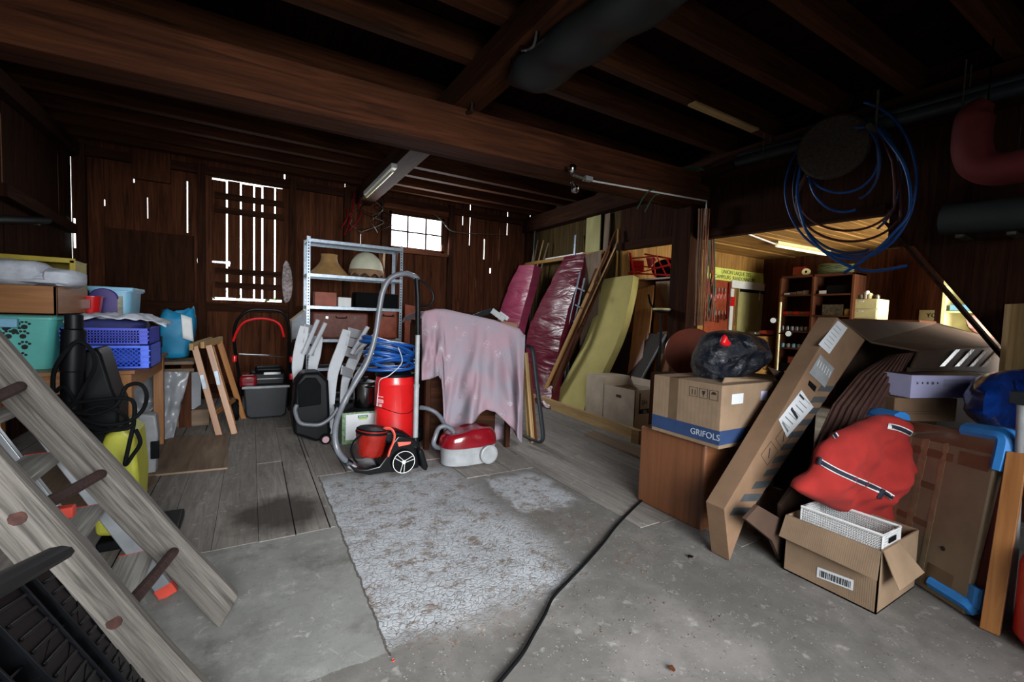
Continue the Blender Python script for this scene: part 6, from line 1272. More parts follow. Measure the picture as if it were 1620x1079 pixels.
# open box with basket, jacket
ox, oyn, oyf = 2.165, FZ(1393, 968).y, FZ(1243, 898).y; oz = PX(1403, 876, ox).z; ox1 = 2.56
obx = thing('open_carton', 'open brown carton on the floor holding a white basket', 'carton', ((ox+ox1)/2, (oyn+oyf)/2, 0))
oz = .5*(PX(1251, 816, ox).z+oz)
carton_open(obx, '', ox, ox1, oyn, oyf, .002, oz, M['card'])
mb = MB(); mb.slab([(ox-.001, oyn, oz), (ox-.001, oyf, oz), (ox-.030, oyf+.01, oz-.10), (ox-.030, oyn-.005, oz-.11)], (-.004, 0, 0)); mb.build('flap', M['card'], obx, smooth=0)
P = [PY(1405, 874, oyn), PY(1434, 848, oyn), PY(1460, 902, oyn-.05), PY(1420, 933, oyn-.05)]; mb = MB(); P[0] = V((ox+.01, oyn, oz)); P[1] = V((ox+.16, oyn, oz)); mb.slab([P[0], P[1], PY(1461, 905, oyn-.06), PY(1421, 934, oyn-.06)], (0, -.004, 0)); mb.build('flap', M['card'], obx, smooth=0)
mb = MB(); l0, l1 = PX(1293, 897, ox-.002), PX(1350, 918, ox-.002); mb.slab([V((ox, l0.y, l0.z)), V((ox, l1.y, l1.z)), V((ox, l1.y, l1.z-.045)), V((ox, l0.y, l0.z-.045))], (-.002, 0, 0)); bl = mb.build('barcode_label', M['paper'], obx, smooth=0)
mb = MB(); rn = random.Random(4); yv = l1.y+.008
while yv < l0.y-.008: w_ = rn.choice((.0015, .003, .004)); zz = l1.z+(l0.z-l1.z)*(yv-l1.y)/(l0.y-l1.y)-.038; mb.ob((ox-.003, yv, zz), (.0008, 0, 0), (0, w_, 0), (0, 0, .028)); yv += w_+rn.choice((.002, .004))
bo = mb.build('barcode', M['ink'], bl, smooth=0); bo['kind'] = 'stuff'
puff('green_bag', plain('green crisp packet', '2c7a34', .4, var=.4, scale=40), [(1372, 862), (1400, 846), (1425, 846), (1432, 862), (1410, 874), (1385, 872)], oyn+.1, .05, .05, .01, 4); tag(bpy.data.objects['green_bag'], 'green and blue crumpled packet beneath the white basket', 'packet')
bk = thing('white_basket', 'white perforated plastic basket sitting in the open carton', 'basket', PX(1345, 855, 2.25))
# basket frame in its own directions
A0, A1 = PX(1270, 808, 2.20), PX(1398, 862, 2.20); A0b = V((2.20, A0.y, oz-.005)); A1b = V((2.20, A1.y, oz-.005)); bh = .085; bwd = .17
y0b, y1b = A1.y+.0, A0.y; xb0, xb1 = 2.19, 2.19+bwd
zb0 = PX(1330, 862, xb0).z; zb0 = max(zb0-.03, oz-.03)
def perf(o, corner, e1, e2, nrm_, L_, H_, nu_, nv_, nm='basket_side'):
    mb = MB(); e1 = V(e1); e2 = V(e2); c0 = V(corner); th = V(nrm_)*.003; su, sv = L_/nu_, H_/nv_
    for i in range(nu_+1): mb.ob(c0+e1*(i*su-.0022), e1*.0044, e2*H_, th)
    for j in range(nv_+1): mb.ob(c0+e2*(j*sv-.0022), e1*L_, e2*.0044, th)
    return mb.build(nm, M['white'], o, smooth=0)
LB = y1b-y0b
perf(bk, (xb0, y0b, zb0), (0, 1, 0), (0, 0, 1), (1, 0, 0), LB, bh, 34, 8); perf(bk, (xb1, y0b, zb0), (0, 1, 0), (0, 0, 1), (1, 0, 0), LB, bh, 34, 8)
perf(bk, (xb0, y0b, zb0), (1, 0, 0), (0, 0, 1), (0, 1, 0), bwd, bh, 16, 8); perf(bk, (xb0, y1b, zb0), (1, 0, 0), (0, 0, 1), (0, 1, 0), bwd, bh, 16, 8)
mb = MB(); mb.ob((xb0, y0b, zb0-.003), (bwd, 0, 0), (0, LB, 0), (0, 0, .003)); mb.build('basket_floor', M['white'], bk)
mb = MB(); mb.tube([(xb0, y0b, zb0+bh), (xb1, y0b, zb0+bh), (xb1, y1b, zb0+bh), (xb0, y1b, zb0+bh)], .006, 8, closed=True); mb.build('rim', M['white'], bk)
mb = MB(); mb.box(((xb0+xb1)/2, y0b-.003, zb0+bh*.62), (.07, .004, .022)); mb.build('handle_hole', M['blackm'], bk, bevel=.006)
jk = thing('red_jacket', 'red jacket with navy white trim heaped on the white basket', 'jacket', V((xb0+.08, (y0b+y1b)/2, zb0+bh)))
JY = lambda a, b_: 1.0-.14*(a-1260)/190-.02
CM2 = plain('red cotton drill', '8e1c17', .95, var=.1, scale=9, bump=.6)
jb = puff('jacket_body', CM2, [(1368, 664), (1385, 658), (1405, 656), (1430, 664), (1445, 680), (1449, 704), (1444, 725), (1433, 740), (1436, 757), (1428, 778), (1412, 800), (1400, 828), (1372, 825), (1335, 812), (1300, 797), (1262, 778), (1262, 768), (1280, 748), (1293, 726), (1305, 700), (1330, 680)], .9, .085, .06, .05, 5, 24, 130, parent=jk, yfn=JY, power=.4)
def onjacket(pts, w_, mat, name, off):
    mb = MB(); P = [V((a_, b_, 0)) for a_, b_ in pts]; P = bez(P, 16)
    from mathutils.bvhtree import BVHTree
    me_ = jb.data; bv = BVHTree.FromPolygons([v.co+jk.location for v in me_.vertices], [p.vertices[:] for p in me_.polygons])
    def hit(a, b_):
        d = ray(a, b_).normalized(); h_ = bv.ray_cast(CP, d); return (h_[0]-d*off) if h_[0] else None
    prev = None
    for i, p in enumerate(P):
        t = (P[min(i+1, len(P)-1)]-P[max(i-1, 0)]).normalized(); n_ = V((-t.y, t.x, 0))*w_; a, c = hit(p.x+n_.x, p.y+n_.y), hit(p.x-n_.x, p.y-n_.y)
        if a is None or c is None: prev = None; continue
        if prev: mb.face([prev[0], a, c, prev[1]], [(0, 0), (1, 0), (1, 1), (0, 1)])
        prev = (a, c)
    return mb.build(name, mat, jk, solid=.0012, smooth=60)
for pts in ([(1294, 728), (1320, 743), (1350, 757), (1380, 770), (1400, 780), (1413, 788)], [(1405, 674), (1420, 677), (1435, 683), (1445, 689)], [(1320, 686), (1324, 692)]):
    onjacket(pts, 4.6 if len(pts) > 2 else 4, M['white'], 'white_trim', .005); onjacket(pts, 3.0 if len(pts) > 2 else 2.2, M['navy'], 'navy_trim', .0075)
onjacket([(1298, 723), (1295, 735)], 3.5, M['navy'], 'strap_loop', .011); onjacket([(1398, 774), (1391, 789)], 3.5, M['navy'], 'strap_loop', .011)
# right edge: red board, plank, board, bottle, blue bag, tubes
def standing(name, mat, poly, y_, t, label, cat, fl=(2, 3)):
    P = [PY(a_, b_, y_) for a_, b_ in poly]
    for i in fl: P[i] = V((P[i].x, P[i].y, .004))
    mb = MB(); mb.slab(P, (0, t, 0)); return tag(mb.build(name, mat, smooth=0, bevel=.002), label, cat)
xr = 2.44
def standX(name, mat, poly, x_, lx, t, label, cat):
    P = [PX(a_, b_, x_+(lx if i < 2 else 0)) for i, (a_, b_) in enumerate(poly)]
    for i in (2, 3): P[i].z = .004
    mb = MB(); mb.slab(P, (t, 0, 0)); return tag(mb.build(name, mat, smooth=0, bevel=.002), label, cat)
standX('red_board', M['mdf'], [(1584, 712), (1598, 690), (1552, 974), (1535, 969)], 2.50, .1, .015, 'dark red board squeezed between the flat carton and the plank', 'board')
standX('oak_plank', M['pine'], [(1592, 714), (1626, 718), (1583, 985), (1551, 973)], 2.44, .1, .02, 'light oak plank leaning at the right edge of the pile', 'plank')
mb = MB(); P = [PY(1600, 481, .74), PY(1680, 478, .66), PY(1680, 600, .66), PY(1592, 592, .74)]; P[2] = V((P[1].x, P[1].y, .004)); P[3] = V((P[0].x, P[0].y, .004)); mb.slab(P, (.02, .03, 0)); tag(mb.build('tall_board', M['fresh'], smooth=0, bevel=.002), 'tall pale wooden board standing upright at the far right', 'board')
gb = thing('gas_bottle', 'red steel gas bottle at the right edge', 'bottle', (2.50, .27, 0))
mb = MB(); mb.lathe([(0, .006), (.10, .006), (.125, .04), (.125, .30), (.11, .36), (.05, .40), (.03, .42), (0, .42)], (2.50, .27, 0), 36); mb.build('bottle_body', M['redm'], gb)
mb = MB(); mb.lathe([(0, .415), (.02, .415), (.02, .45), (0, .45)], (2.50, .27, 0), 16); mb.build('valve', M['steel'], gb)
puff('blue_bag', plain('crinkled blue bag', '0e3078', .18, var=.25, scale=14, bump=1.0), [(1555, 655), (1558, 625), (1575, 600), (1605, 585), (1650, 590), (1660, 640), (1650, 690), (1610, 700), (1575, 682)], .62, .06, .14, .03, 6); bb_ = bpy.data.objects['blue_bag']; tag(bb_, 'crinkled shiny blue plastic bag beside the lilac box', 'bag')
mb = MB(); c = PY(1610, 690, .72); mb.ob((c.x-.1, .64, .004), (.35, 0, 0), (0, .24, 0), (0, 0, max(.1, bb_.location.z-.01))); tag(mb.build('added_dark_chest', M['barn'], smooth=0), 'added dark wooden chest under the blue bag', 'chest')  # unseen chest, added to hold up the bag
tt = thing('grey_tube_stand', 'grey metal tube with dark bracket in front of the blue bag', 'tube', PX(1612, 900, 2.62))
p0 = PX(1617, 632, 2.52); q0_ = PX(1604, 880, 2.62); mb = MB(); mb.tube([p0, q0_, V((q0_.x, q0_.y, .004))], .013, 12); mb.build('tube', M['mgrey'], tt)
mb = MB(); mb.box(p0+V((-.005, .0, .005)), (.03, .06, .05)); mb.build('bracket', M['dgrey'], tt, bevel=.004)
# ================================================================ lean-to workshop
LY = LYB
sg = thing('painted_sign', 'long yellow painted sign with black lettering on the board wall', 'sign', PY(1165, 446, LY-.03))
a, c = PY(1116, 446, LY-.03), PY(1209, 446, LY-.03); zt4 = PY(1165, 427, LY-.03).z; zb4 = PY(1165, 446, LY-.03).z
mb = MB(); mb.slab([(a.x, LY-.03, zb4), (c.x, LY-.03, zb4), (c.x-.035, LY-.03, zt4), (a.x, LY-.03, zt4)], (0, .02, 0)); mb.build('sign_board', M['sign'], sg, smooth=0, bevel=.003)
s_h = (zt4-zb4)
letters('UNION LAIQUE DES', ((a.x+c.x)/2-.01, LY-.031, zb4+s_h*.70), (1, 0, 0), (0, 0, 1), s_h*.46, M['ink'], sg); letters('CAMPEURS  RANDONNEURS', ((a.x+c.x)/2-.03, LY-.031, zb4+s_h*.26), (1, 0, 0), (0, 0, 1), s_h*.44, M['ink'], sg)
def flatY(name, mat, px0, px1, py0, py1, label, cat, y_=LY, t=.015, grp=None, parent=None, bev=.002):
    a, c = PY(px0, py1, y_-.004-t), PY(px1, py0, y_-.004-t); mb = MB(); mb.ob((a.x, y_-.004-t, a.z), (c.x-a.x, 0, 0), (0, t, 0), (0, 0, c.z-a.z)); o = mb.build(name, mat, parent, smooth=0, bevel=bev)
    return tag(o, label, cat, grp) if parent is None else o
flatY('pegboard', M['orangeleather'], 1112, 1160, 446, 545, 'red brown tool board hung with pliers under the sign', 'tool board')
flatY('green_board', M['greenply'], 1164, 1216, 456, 540, 'pale green board fixed to the wall under the white level', 'panel')
lv = flatY('spirit_level', M['white'], 1158, 1210, 449, 455, 'long white spirit level hung horizontally under the sign', 'level', LY-.025, .02)
lv2 = flatY('spirit_level', M['white'], 1153, 1162, 457, 523, 'white spirit level with red insert hanging upright', 'level', LY-.025, .02)
flatY('insert', M['red'], 1156, 1163, 470, 484, '', '', LY-.05, .004, parent=lv2)
flatY('red_bar', M['dred'], 1150, 1155, 447, 505, 'thin red bar hanging beside the upright level', 'bar', LY-.025, .015)
flatY('hand_saw', M['dgrey'], 1163, 1166, 455, 515, 'narrow dark saw hanging right of the upright level', 'saw', LY-.025, .006)
rn = random.Random(11)
for k in range(12):
    px = 1122+(k % 6)*5; py = 456+(k//6)*36; y_ = LY-.035; a = PY(px, py, y_); L_ = rn.uniform(.13, .2); tl_ = thing('pliers', 'red handled pliers hanging on the tool board' if k < 6 else 'dark pliers hanging in the lower row of the tool board', 'pliers', a-V((0, 0, L_)), 'red handled pliers in the top row' if k < 6 else 'dark pliers in the lower row')
    mb = MB(); mb.tube([a, a-V((0, 0, L_*.35))], .011, 6, flat=.5); mb.build('jaws', M['steel'], tl_)
    for s_ in (-1, 1): mb = MB(); mb.tube(bez([a-V((0, 0, L_*.35)), a+V((s_*.018, 0, -L_*.6)), a+V((s_*.012, 0, -L_))], 4), .006, 6); mb.build('handle', M['red'] if k < 6 else M['blackm'], tl_)
ca3 = flatY('clamp_bar', M['blackm'], 1172, 1212, 459, 461.5, 'black bar clamp hanging across the green board', 'clamp', LY-.02, .015)
a = PY(1202, 462, LY-.04); mb = MB(); mb.tube([a, a-V((0, 0, .14))], .01, 8); mb.build('clamp_handle', M['white'], ca3)
mb = MB(); mb.tube(bez([PY(1206, 449, LY-.04), PY(1212, 455, LY-.04), PY(1213, 465, LY-.04), PY(1216, 476, LY-.04)]), .012, 6); tag(mb.build('bow_saw', M['red']), 'small red and black hacksaw at the end of the level', 'saw')
# hanging bundle beside the post
rn = random.Random(12)
for k in range(9):
    px = 1117+k*1.6; m_ = (M['tin'], M['redrub'], M['green'], M['ply'], M['blackm'], M['wire'])[k % 6]; pts = [PX(px+rn.uniform(-1, 1), (355 if i == 0 else 412)+12*i, 4.27+.012*k) for i in range(9)]
    mb = MB(); mb.tube(bez([p+V((0, rn.uniform(-.012, .012), 0)) for p in pts], 3), .009, 6); tag(mb.build('hanging_rope', m_), 'mixed cords and chain hanging in a bunch behind the post', 'rope', 'cords and chains hung behind the post')
for k in range(9):
    px = 1101+k*1.9; mb = MB(); X_ = 4.2-.14-.012; pts = [PX(px+4+.2*k, 330, X_), PX(px+3, 370, X_), PX(px+rn.uniform(-1, 1), 420, X_), PX(px-1, 470, X_), PX(px-3+rn.uniform(-1, 1), 515, X_)]
    pts = [V((4.2+.07, p.y-.0, p.z)) if False else p for p in pts]
    mb.tube(bez([V((4.055-.012*(k % 2), min(p.y, 3.14) if False else p.y, p.z)) for p in pts], 5), .008, 6); tag(mb.build('cable_run', M['wire'] if k % 3 else M['ply']), 'copper brown cable strung down the side of the post', 'cable', 'cables running down the post')
hk = PX(1122, 372, 4.2); mb = MB(); mb.tube(bez([PX(1113, 362, 4.22), PX(1117, 372, 4.22), PX(1124, 373, 4.22), PX(1125, 367, 4.22)]), .01, 8); tag(mb.build('white_hook', M['white']), 'white hook of cable conduit at the top of the opening', 'hook')
# workbench with drawers at the back
a, c = PY(1192, 532, 3.9), PY(1229, 532, 3.9); bt = a.z
wkb = thing('drawer_bench', 'brown drawer cabinet under the green board', 'cabinet', ((a.x+c.x)/2, 4.1, 0))
mb = MB(); mb.ob((a.x-.5, 3.9, 0), (c.x-a.x+.5, 0, 0), (0, LYB-3.91, 0), (0, 0, bt)); mb.build('carcass', M['barn3'], wkb, smooth=0, bevel=.004)
for k in range(4): mb = MB(); mb.ob((a.x+.02, 3.885, bt-.03-.2*(k+1)), (c.x-a.x-.04, 0, 0), (0, .015, 0), (0, 0, .18)); dr_ = mb.build('drawer', M['barn3'], wkb, bevel=.003); mb = MB(); q = V(((a.x+c.x)/2, 3.885, bt-.1-.2*k)); mb.tube(bez([q+V((-.04, 0, .01)), q+V((-.035, -.02, -.012)), q+V((.035, -.02, -.012)), q+V((.04, 0, .01))]), .004, 6); mb.build('handle', M['blackm'], dr_)
mb = MB(); lumpy(mb, PY(1213, 526, 4.0)+V((0, 0, .0)), .26, .14, .07, 3); tag(mb.build('red_tool', M['coral']), 'red power tool lying on the drawer cabinet', 'tool')
mb = MB(); lumpy(mb, PY(1192, 527, 4.0), .16, .14, .05, 6); tag(mb.build('dark_tool', M['tin']), 'grey brown tool lying left of the red power tool', 'tool')
# work lamps on a pole
pl_ = thing('lamp_pole', 'thin pale pole with clamped work lamps beside the bookcase', 'lamp', PX(1228, 640, 5.6))
b0 = PX(1235, 478, 5.6); b1_ = PX(1229, 600, 5.6); mb = MB(); mb.tube([b0, V((b1_.x, b1_.y, .004))], .013, 8); mb.build('pole', M['offwhite'], pl_)
for px, py in ((1223, 507), (1247, 528)):
    c = PX(px, py, 5.5); mb = MB(); mb.lathe([(.04, 0), (.045, .01), (.035, .04), (.02, .06), (0, .065)], c, 20, (.8, .5, .1)); ld = mb.build('lamp_head', M['blackm'], pl_); mb = MB(); mb.lathe([(0, -.002), (.030, -.002), (.032, .004), (0, .004)], c, 20, (.8, .5, .1)); mb.build('lamp_glass', M['white'], ld); mb = MB(); mb.tube([c+V((.03, .02, 0)), V((b0.x, b0.y+.0, c.z))], .008, 6); mb.build('clamp', M['blackm'], ld)
# bookcase
BX = 6.95; y1k, y0k = PX(1232, 470, BX).y, PX(1350, 470, BX).y; zk = PX(1290, 434, BX).z
bc = thing('bookcase', 'dark red brown bookcase crammed with small things in the workshop', 'bookcase', (BX+.15, (y0k+y1k)/2, 0)); TH = .03
mb = MB()
for yy in (y0k, (y0k+y1k)/2-TH/2+.02, y1k-TH): mb.ob((BX, yy, 0), (.35, 0, 0), (0, TH, 0), (0, 0, zk))
mb.ob((BX, y0k, zk-TH), (.35, 0, 0), (0, y1k-y0k, 0), (0, 0, TH)); mb.ob((BX+.34, y0k, 0), (.01, 0, 0), (0, y1k-y0k, 0), (0, 0, zk)); mb.build('carcass', M['beam'], bc, smooth=0, bevel=.003)
kz = [PX(1260, y_, BX).z for y_ in (466, 498, 524, 551, 600)]
for z in kz: mb = MB(); mb.ob((BX+.004, y0k+TH, z-.02), (.33, 0, 0), (0, y1k-y0k-2*TH, 0), (0, 0, .02)); mb.build('shelf_board', M['beam'], bc, smooth=0)
def onshelf(name, label, cat, px, z, w_, h_, d_, mat, x_=BX+.05, shape='box', grp=None):
    y_ = PX(px, 500, x_).y; mb = MB()
    if shape == 'box': mb.ob((x_, y_-w_/2, z+.002), (d_, 0, 0), (0, w_, 0), (0, 0, h_)); o = mb.build(name, mat, bevel=.004)
    else: mb.lathe([(0, 0), (w_/2*.9, 0), (w_/2, .01), (w_/2, h_*.8), (w_/2*.7, h_*.88), (w_/2*.7, h_), (0, h_)], (x_+d_/2, y_, z+.002), 18); o = mb.build(name, mat)
    return tag(o, label, cat, grp)
onshelf('tool_case', 'grey case with a handle on the second bookcase shelf', 'case', 1316, kz[1], .26, .15, .18, M['tin'])
onshelf('cream_jar', 'cream jar beside the grey case', 'jar', 1338, kz[1], .07, .09, .07, M['offwhite'], shape='jar')
onshelf('crumpled_bag', 'black crumpled bag on the top right bookcase shelf', 'bag', 1323, kz[0], .3, .12, .2, M['blackm'])
onshelf('flat_case', 'pale flat case tilted on the top right bookcase shelf', 'case', 1300, kz[0], .12, .05, .15, M['white'])
for k in range(4): onshelf('small_tool', ('white tube lying on the top left bookcase shelf', 'grey tin on the top left bookcase shelf', 'brown packet on the top left bookcase shelf', 'pale box at the right of the top left shelf')[k], 'tool', 1242+k*10, kz[0], .08, .03+.01*k, .1, (M['white'], M['tin'], M['ply'], M['mgrey'])[k])
for k in range(5): onshelf('red_box', 'small translucent red tub on the second bookcase shelf', 'tub', 1241+k*9, kz[1], .075, .05, .1, M['trred'] if k % 2 else M['red'], grp='red tubs on the second shelf')
for k in range(6): onshelf('glass_jar', 'small metal capped jar in the row on the third shelf', 'jar', 1238+k*7.5, kz[2], .055, .07, .06, M['galv'], shape='jar', grp='jars on the third shelf')
onshelf('steel_cup', 'round steel cup alone on the third right shelf', 'cup', 1292, kz[2], .09, .06, .09, M['steel'], shape='jar')
for k in range(5): onshelf('screw_tin', 'pale little tin in the row on the fourth shelf', 'tin', 1240+k*8.5, kz[3], .06, .06, .07, M['mgrey'] if k % 2 else M['lblue'], shape='jar', grp='tins on the fourth shelf')
onshelf('black_case', 'large black case at the bottom of the bookcase', 'case', 1262, kz[4], .42, .22, .2, M['blackm'])
onshelf('dark_basket', 'dark wire basket with red lid on the black case', 'basket', 1262, kz[4]+.222, .2, .1, .15, M['dred'])
a = PX(1246, 578, BX-.04); mb = MB(); mb.box(a+V((0, 0, 0)), (.02, .06, .05)); 
onshelf('orange_box', 'small orange box before the black case', 'box', 1250, kz[4], .06, .1, .04, plain('orange', 'e07a1c', .5), x_=BX+.005)
onshelf('red_tin', 'red tin on top of the bookcase', 'tin', 1258, zk, .16, .13, .12, M['dred'])
y_ = PX(1274, 430, BX+.05).y; mb = MB(); mb.lathe([(.02, -.03), (.05, -.03), (.05, .03), (.02, .03), (.02, -.03)], (BX+.08, y_, zk+.052), 20, (1, .2, 0)); tag(mb.build('tape_roll', M['offwhite']), 'roll of cream tape on top of the bookcase', 'tape')
y_ = PX(1320, 420, BX+.1).y; mb = MB(); rn = random.Random(3)
for k in range(10): R2 = .19+.02*rn.random(); mb.tube([(BX+.14+.5*R2*math.cos(t), y_+R2*1.1*math.sin(t), zk+.012+.013*k+.02*math.sin(t*2+k)*(.3+.05*k)) for t in [2*math.pi*i/26 for i in range(26)]], .008, 5, closed=True)
tag(mb.build('cord_coil', plain('grey green cord', '5d6a4c', .7)), 'coil of grey green cord on top of the bookcase', 'cord')
# cream drawer unit on a side table
DX = 6.3; ya4, yb4 = PX(1389, 480, DX).y, PX(1352, 480, DX).y; z0d, z1d = PX(1370, 505, DX).z, PX(1370, 473, DX).z
st2 = thing('side_table', 'plain wooden side table under the cream drawers', 'table', (DX+.2, (ya4+yb4)/2, 0))
mb = MB(); mb.ob((DX-.05, ya4-.4, z0d-.03), (.5, 0, 0), (0, yb4-ya4+.5, 0), (0, 0, .028)); mb.build('tabletop', M['beam'], st2)
for x_, y_ in ((DX-.03, ya4-.38), (DX+.4, ya4-.38), (DX-.03, yb4+.04), (DX+.4, yb4+.04)): mb = MB(); mb.ob((x_, y_, 0), (.04, 0, 0), (0, .04, 0), (0, 0, z0d-.03)); mb.build('leg', M['beam'], st2)
dw = thing('drawer_unit', 'cream plastic drawer unit beside the bookcase', 'drawers', (DX+.15, (ya4+yb4)/2, z0d))
mb = MB(); mb.ob((DX+.005, ya4, z0d), (.3, 0, 0), (0, yb4-ya4, 0), (0, 0, z1d-z0d)); mb.build('cabinet_shell', M['offwhite'], dw, bevel=.004)
for k in range(2): mb = MB(); mb.ob((DX-.008, ya4+.008, z0d+.006+(z1d-z0d)*k/2), (.012, 0, 0), (0, yb4-ya4-.016, 0), (0, 0, (z1d-z0d)/2-.012)); q_ = mb.build('drawer', M['offwhite'], dw, bevel=.003); mb = MB(); mb.box((DX-.01, yb4-.07, z0d+(z1d-z0d)*(k/2+.38)), (.003, .05, .014)); mb.build('drawer_label', M['white'], q_)
for k, px in enumerate((1358, 1367, 1372, 1383)): onshelf('small_pot', ('grey pot leftmost on the cream drawers', 'tall white pot on the cream drawers', 'pale cup on the cream drawers', 'low grey lid at the right on the cream drawers')[k], 'pot', px, z1d, .06, (.06, .10, .07, .05)[k], .06, (M['tin'], M['white'], M['offwhite'], M['tin'])[k], x_=DX+.05, shape='jar')
mb = MB(); q = PX(1465, 499, LR-.03); mb.box((LR-.012, q.y, q.z), (.008, .15, .14)); cd = mb.build('wall_card', M['offwhite'], bevel=.002); tag(cd, 'pale card pinned on the red brown wall', 'card')
letters('YC', (LR-.017, PX(1473, 499, LR-.03).y, PX(1473, 499, LR-.03).z), (0, -1, 0), (0, .25, 1), .08, M['ink'], cd)
# cream shelf in the bright corner
QX = 6.9; q0, q1 = PX(1491, 470, QX).y, PX(1545, 470, QX).y
rs = thing('cream_shelf', 'cream shelf unit in the bright corner behind the diagonal brace', 'shelf', (QX+.2, (q0+q1)/2, 0)); zq = PX(1500, 425, QX).z
mb = MB(); mb.ob((QX, q0-.03, 0), (.3, 0, 0), (0, .03, 0), (0, 0, zq+.1)); mb.ob((QX, max(q1-.2, LYF+.02), 0), (.3, 0, 0), (0, .03, 0), (0, 0, zq+.1)); mb.ob((QX+.29, max(q1-.2, LYF+.02), 0), (.01, 0, 0), (0, q0-max(q1-.2, LYF+.02), 0), (0, 0, zq+.1)); mb.build('side_panel', M['offwhite'], rs, smooth=0)
zz2 = [PX(1510, y_, QX).z for y_ in (450, 492, 540)]
for z in zz2: mb = MB(); mb.ob((QX, max(q1-.2, LYF+.02), z-.02), (.29, 0, 0), (0, q0-max(q1-.2, LYF+.02)-.03, 0), (0, 0, .02)); mb.build('shelf_board', M['offwhite'], rs, smooth=0)
onshelf('blue_box', 'pale blue box on the cream shelf', 'box', 1525, zz2[1], .25, .07, .15, M['lblue'], x_=QX+.02)
onshelf('white_tray', 'white plastic tray on the lower cream shelf', 'tray', 1520, zz2[2], .3, .10, .2, M['white'], x_=QX+.02)
puff('copper_cloth', plain('copper brown cloth', '6b4034', .6, var=.3, scale=12), [(1528, 505), (1545, 497), (1560, 503), (1575, 520), (1595, 540), (1588, 548), (1560, 535), (1535, 520)], 1.3, .03, .04, .01, 9); o = bpy.data.objects['copper_cloth']; tag(o, 'shiny brown cloth hanging over the big dark carton', 'cloth')
# tube lamp under the lean-to ceiling
a, c = FZ(1226, 386, LZ-.04), FZ(1309, 401, LZ-.04)
fl = thing('tube_lamp', 'white fluorescent tube lamp under the workshop ceiling', 'lamp', (a+c)/2)
mb = MB(); beam_between(mb, a+V((0, 0, .02)), c+V((0, 0, .02)), (0, 1, 0), .09, .035); mb.build('housing', M['offwhite'], fl, bevel=.004)
mb = MB(); mb.tube([a.lerp(c, .03)+V((0, 0, -.02)), a.lerp(c, .97)+V((0, 0, -.02))], .018, 12); mb.build('tube', plain('lit tube', 'f4f2d8', .3, emis=('f4f0c8', .8)), fl)
mb = MB(); mb.tube([FZ(1167, 364, LZ-.02), a+V((0, 0, .0))], .01, 8); tag(mb.build('conduit', M['white']), 'white conduit running to the workshop tube lamp', 'conduit')
# ================================================================ under the main ceiling
a, c = PY(628, 264, 4.3), PY(628, 264, 4.3); a = PX(626, 266, 1.24); c = PX(581, 300, 1.24)
tl = thing('tube_lamp', 'unlit tube lamp fixed along the girder above the metal shelf', 'lamp', (a+c)/2)
mb = MB(); mb.ob((1.195, a.y, a.z), (.06, 0, 0), (0, c.y-a.y, 0), (0, 0, .045)); mb.build('housing', M['white'], tl, bevel=.004)
mb = MB(); mb.tube([(1.222, a.y+.04, a.z-.022), (1.222, c.y-.04, a.z-.022)], .016, 10); mb.build('tube', M['offwhite'], tl)
by_ = 3.02; a, c = PY(936, 286, by_), PY(1118, 318, by_)
mb = MB(); mb.tube([a, c, V((c.x, by_, c.z-.25))], .008, 8); tag(mb.build('conduit', M['white']), 'white conduit running along the main beam to the post', 'conduit')
sp = thing('spot_lamp', 'small clip lamp with glass bulbs on the main beam', 'lamp', PY(908, 285, by_-.02))
mb = MB(); mb.box(PY(930, 283, by_), (.08, .05, .04)); mb.build('junction_box', M['mgrey'], sp, bevel=.006)
for px, py, d in ((905, 278, (-.5, -.6, .2)), (905, 292, (.2, -.5, -1))): mb = MB(); mb.lathe([(.014, 0), (.016, .03), (.032, .05), (.038, .08), (.02, .10), (0, .105)], PY(px, py-4, by_-.02), 16, d); mb.build('bulb', M['chrome'], sp)
mb = MB(); mb.tube([PY(926, 283, by_-.01), PY(905, 276, by_-.02)], .016, 8); mb.build('lamp_arm', M['tin'], sp)
# dark sheet slung under the joists
def tarpfn(u, v):
    a, c = FZ(818, 134, 2.62), FZ(1060, -40, 2.66); p = a.lerp(c, u); w_ = .17*(min(1, u*4+.25))**.5; t = math.pi*v
    return p+V((w_*math.cos(t), 0, -.10*math.sin(t)*(min(1, u*5+.3))+.012*math.sin(u*20+v*3)))
mb = MB(); mb.grid(tarpfn, 30, 14); tag(mb.build('slung_sheet', M['tarp'], solid=.004, smooth=70), 'dark dusty sheet slung lengthwise under the ceiling joists', 'sheet')
for k in range(2):
    mb = MB(); u_ = (.15, .8)[k]; a, c = tarpfn(u_, 0), tarpfn(u_, 1); mb.tube([a+V((0, 0, .24)), a, c, c+V((0, 0, .24))], .004, 5); tag(mb.build('sheet_tie', M['blackm']), 'thin cord holding the slung dark sheet to the joists', 'cord', 'cords of the slung sheet')
for k, (px, py) in enumerate(((742, 172), (783, 42))):
    p = FZ(px, py, 2.64); p.x = min(max(p.x, 1.30), 1.42); mb = MB(); mb.tube(bez([p+V((0, -.06, .03)), p+V((.02, 0, -.01)), p+V((.0, .08, .0)), p+V((0, .1, .04))]), .016, 8); mb.box(p+V((0, .03, .03)), (.03, .16, .01)); tag(mb.build('steel_bracket', M['steel']), ('shiny steel bracket where the girder meets the main beam', 'shiny steel bracket high on the girder')[k], 'bracket')
mb = MB(); p_, q_ = FZ(1128, 150, 2.825), FZ(1235, 194, 2.825); mb.ob((p_.x, 2.285, 2.826), (q_.x-p_.x, 0, 0), (0, .07, 0), (0, 0, .016)); pb = mb.build('pale_batten', M['fresh'], smooth=0); pb.location.z += 0; tag(pb, 'pale batten nailed under the joists near the pipes', 'batten')
M['pipe'] = plain('dark blue grey pipe', '2b333c', .5)
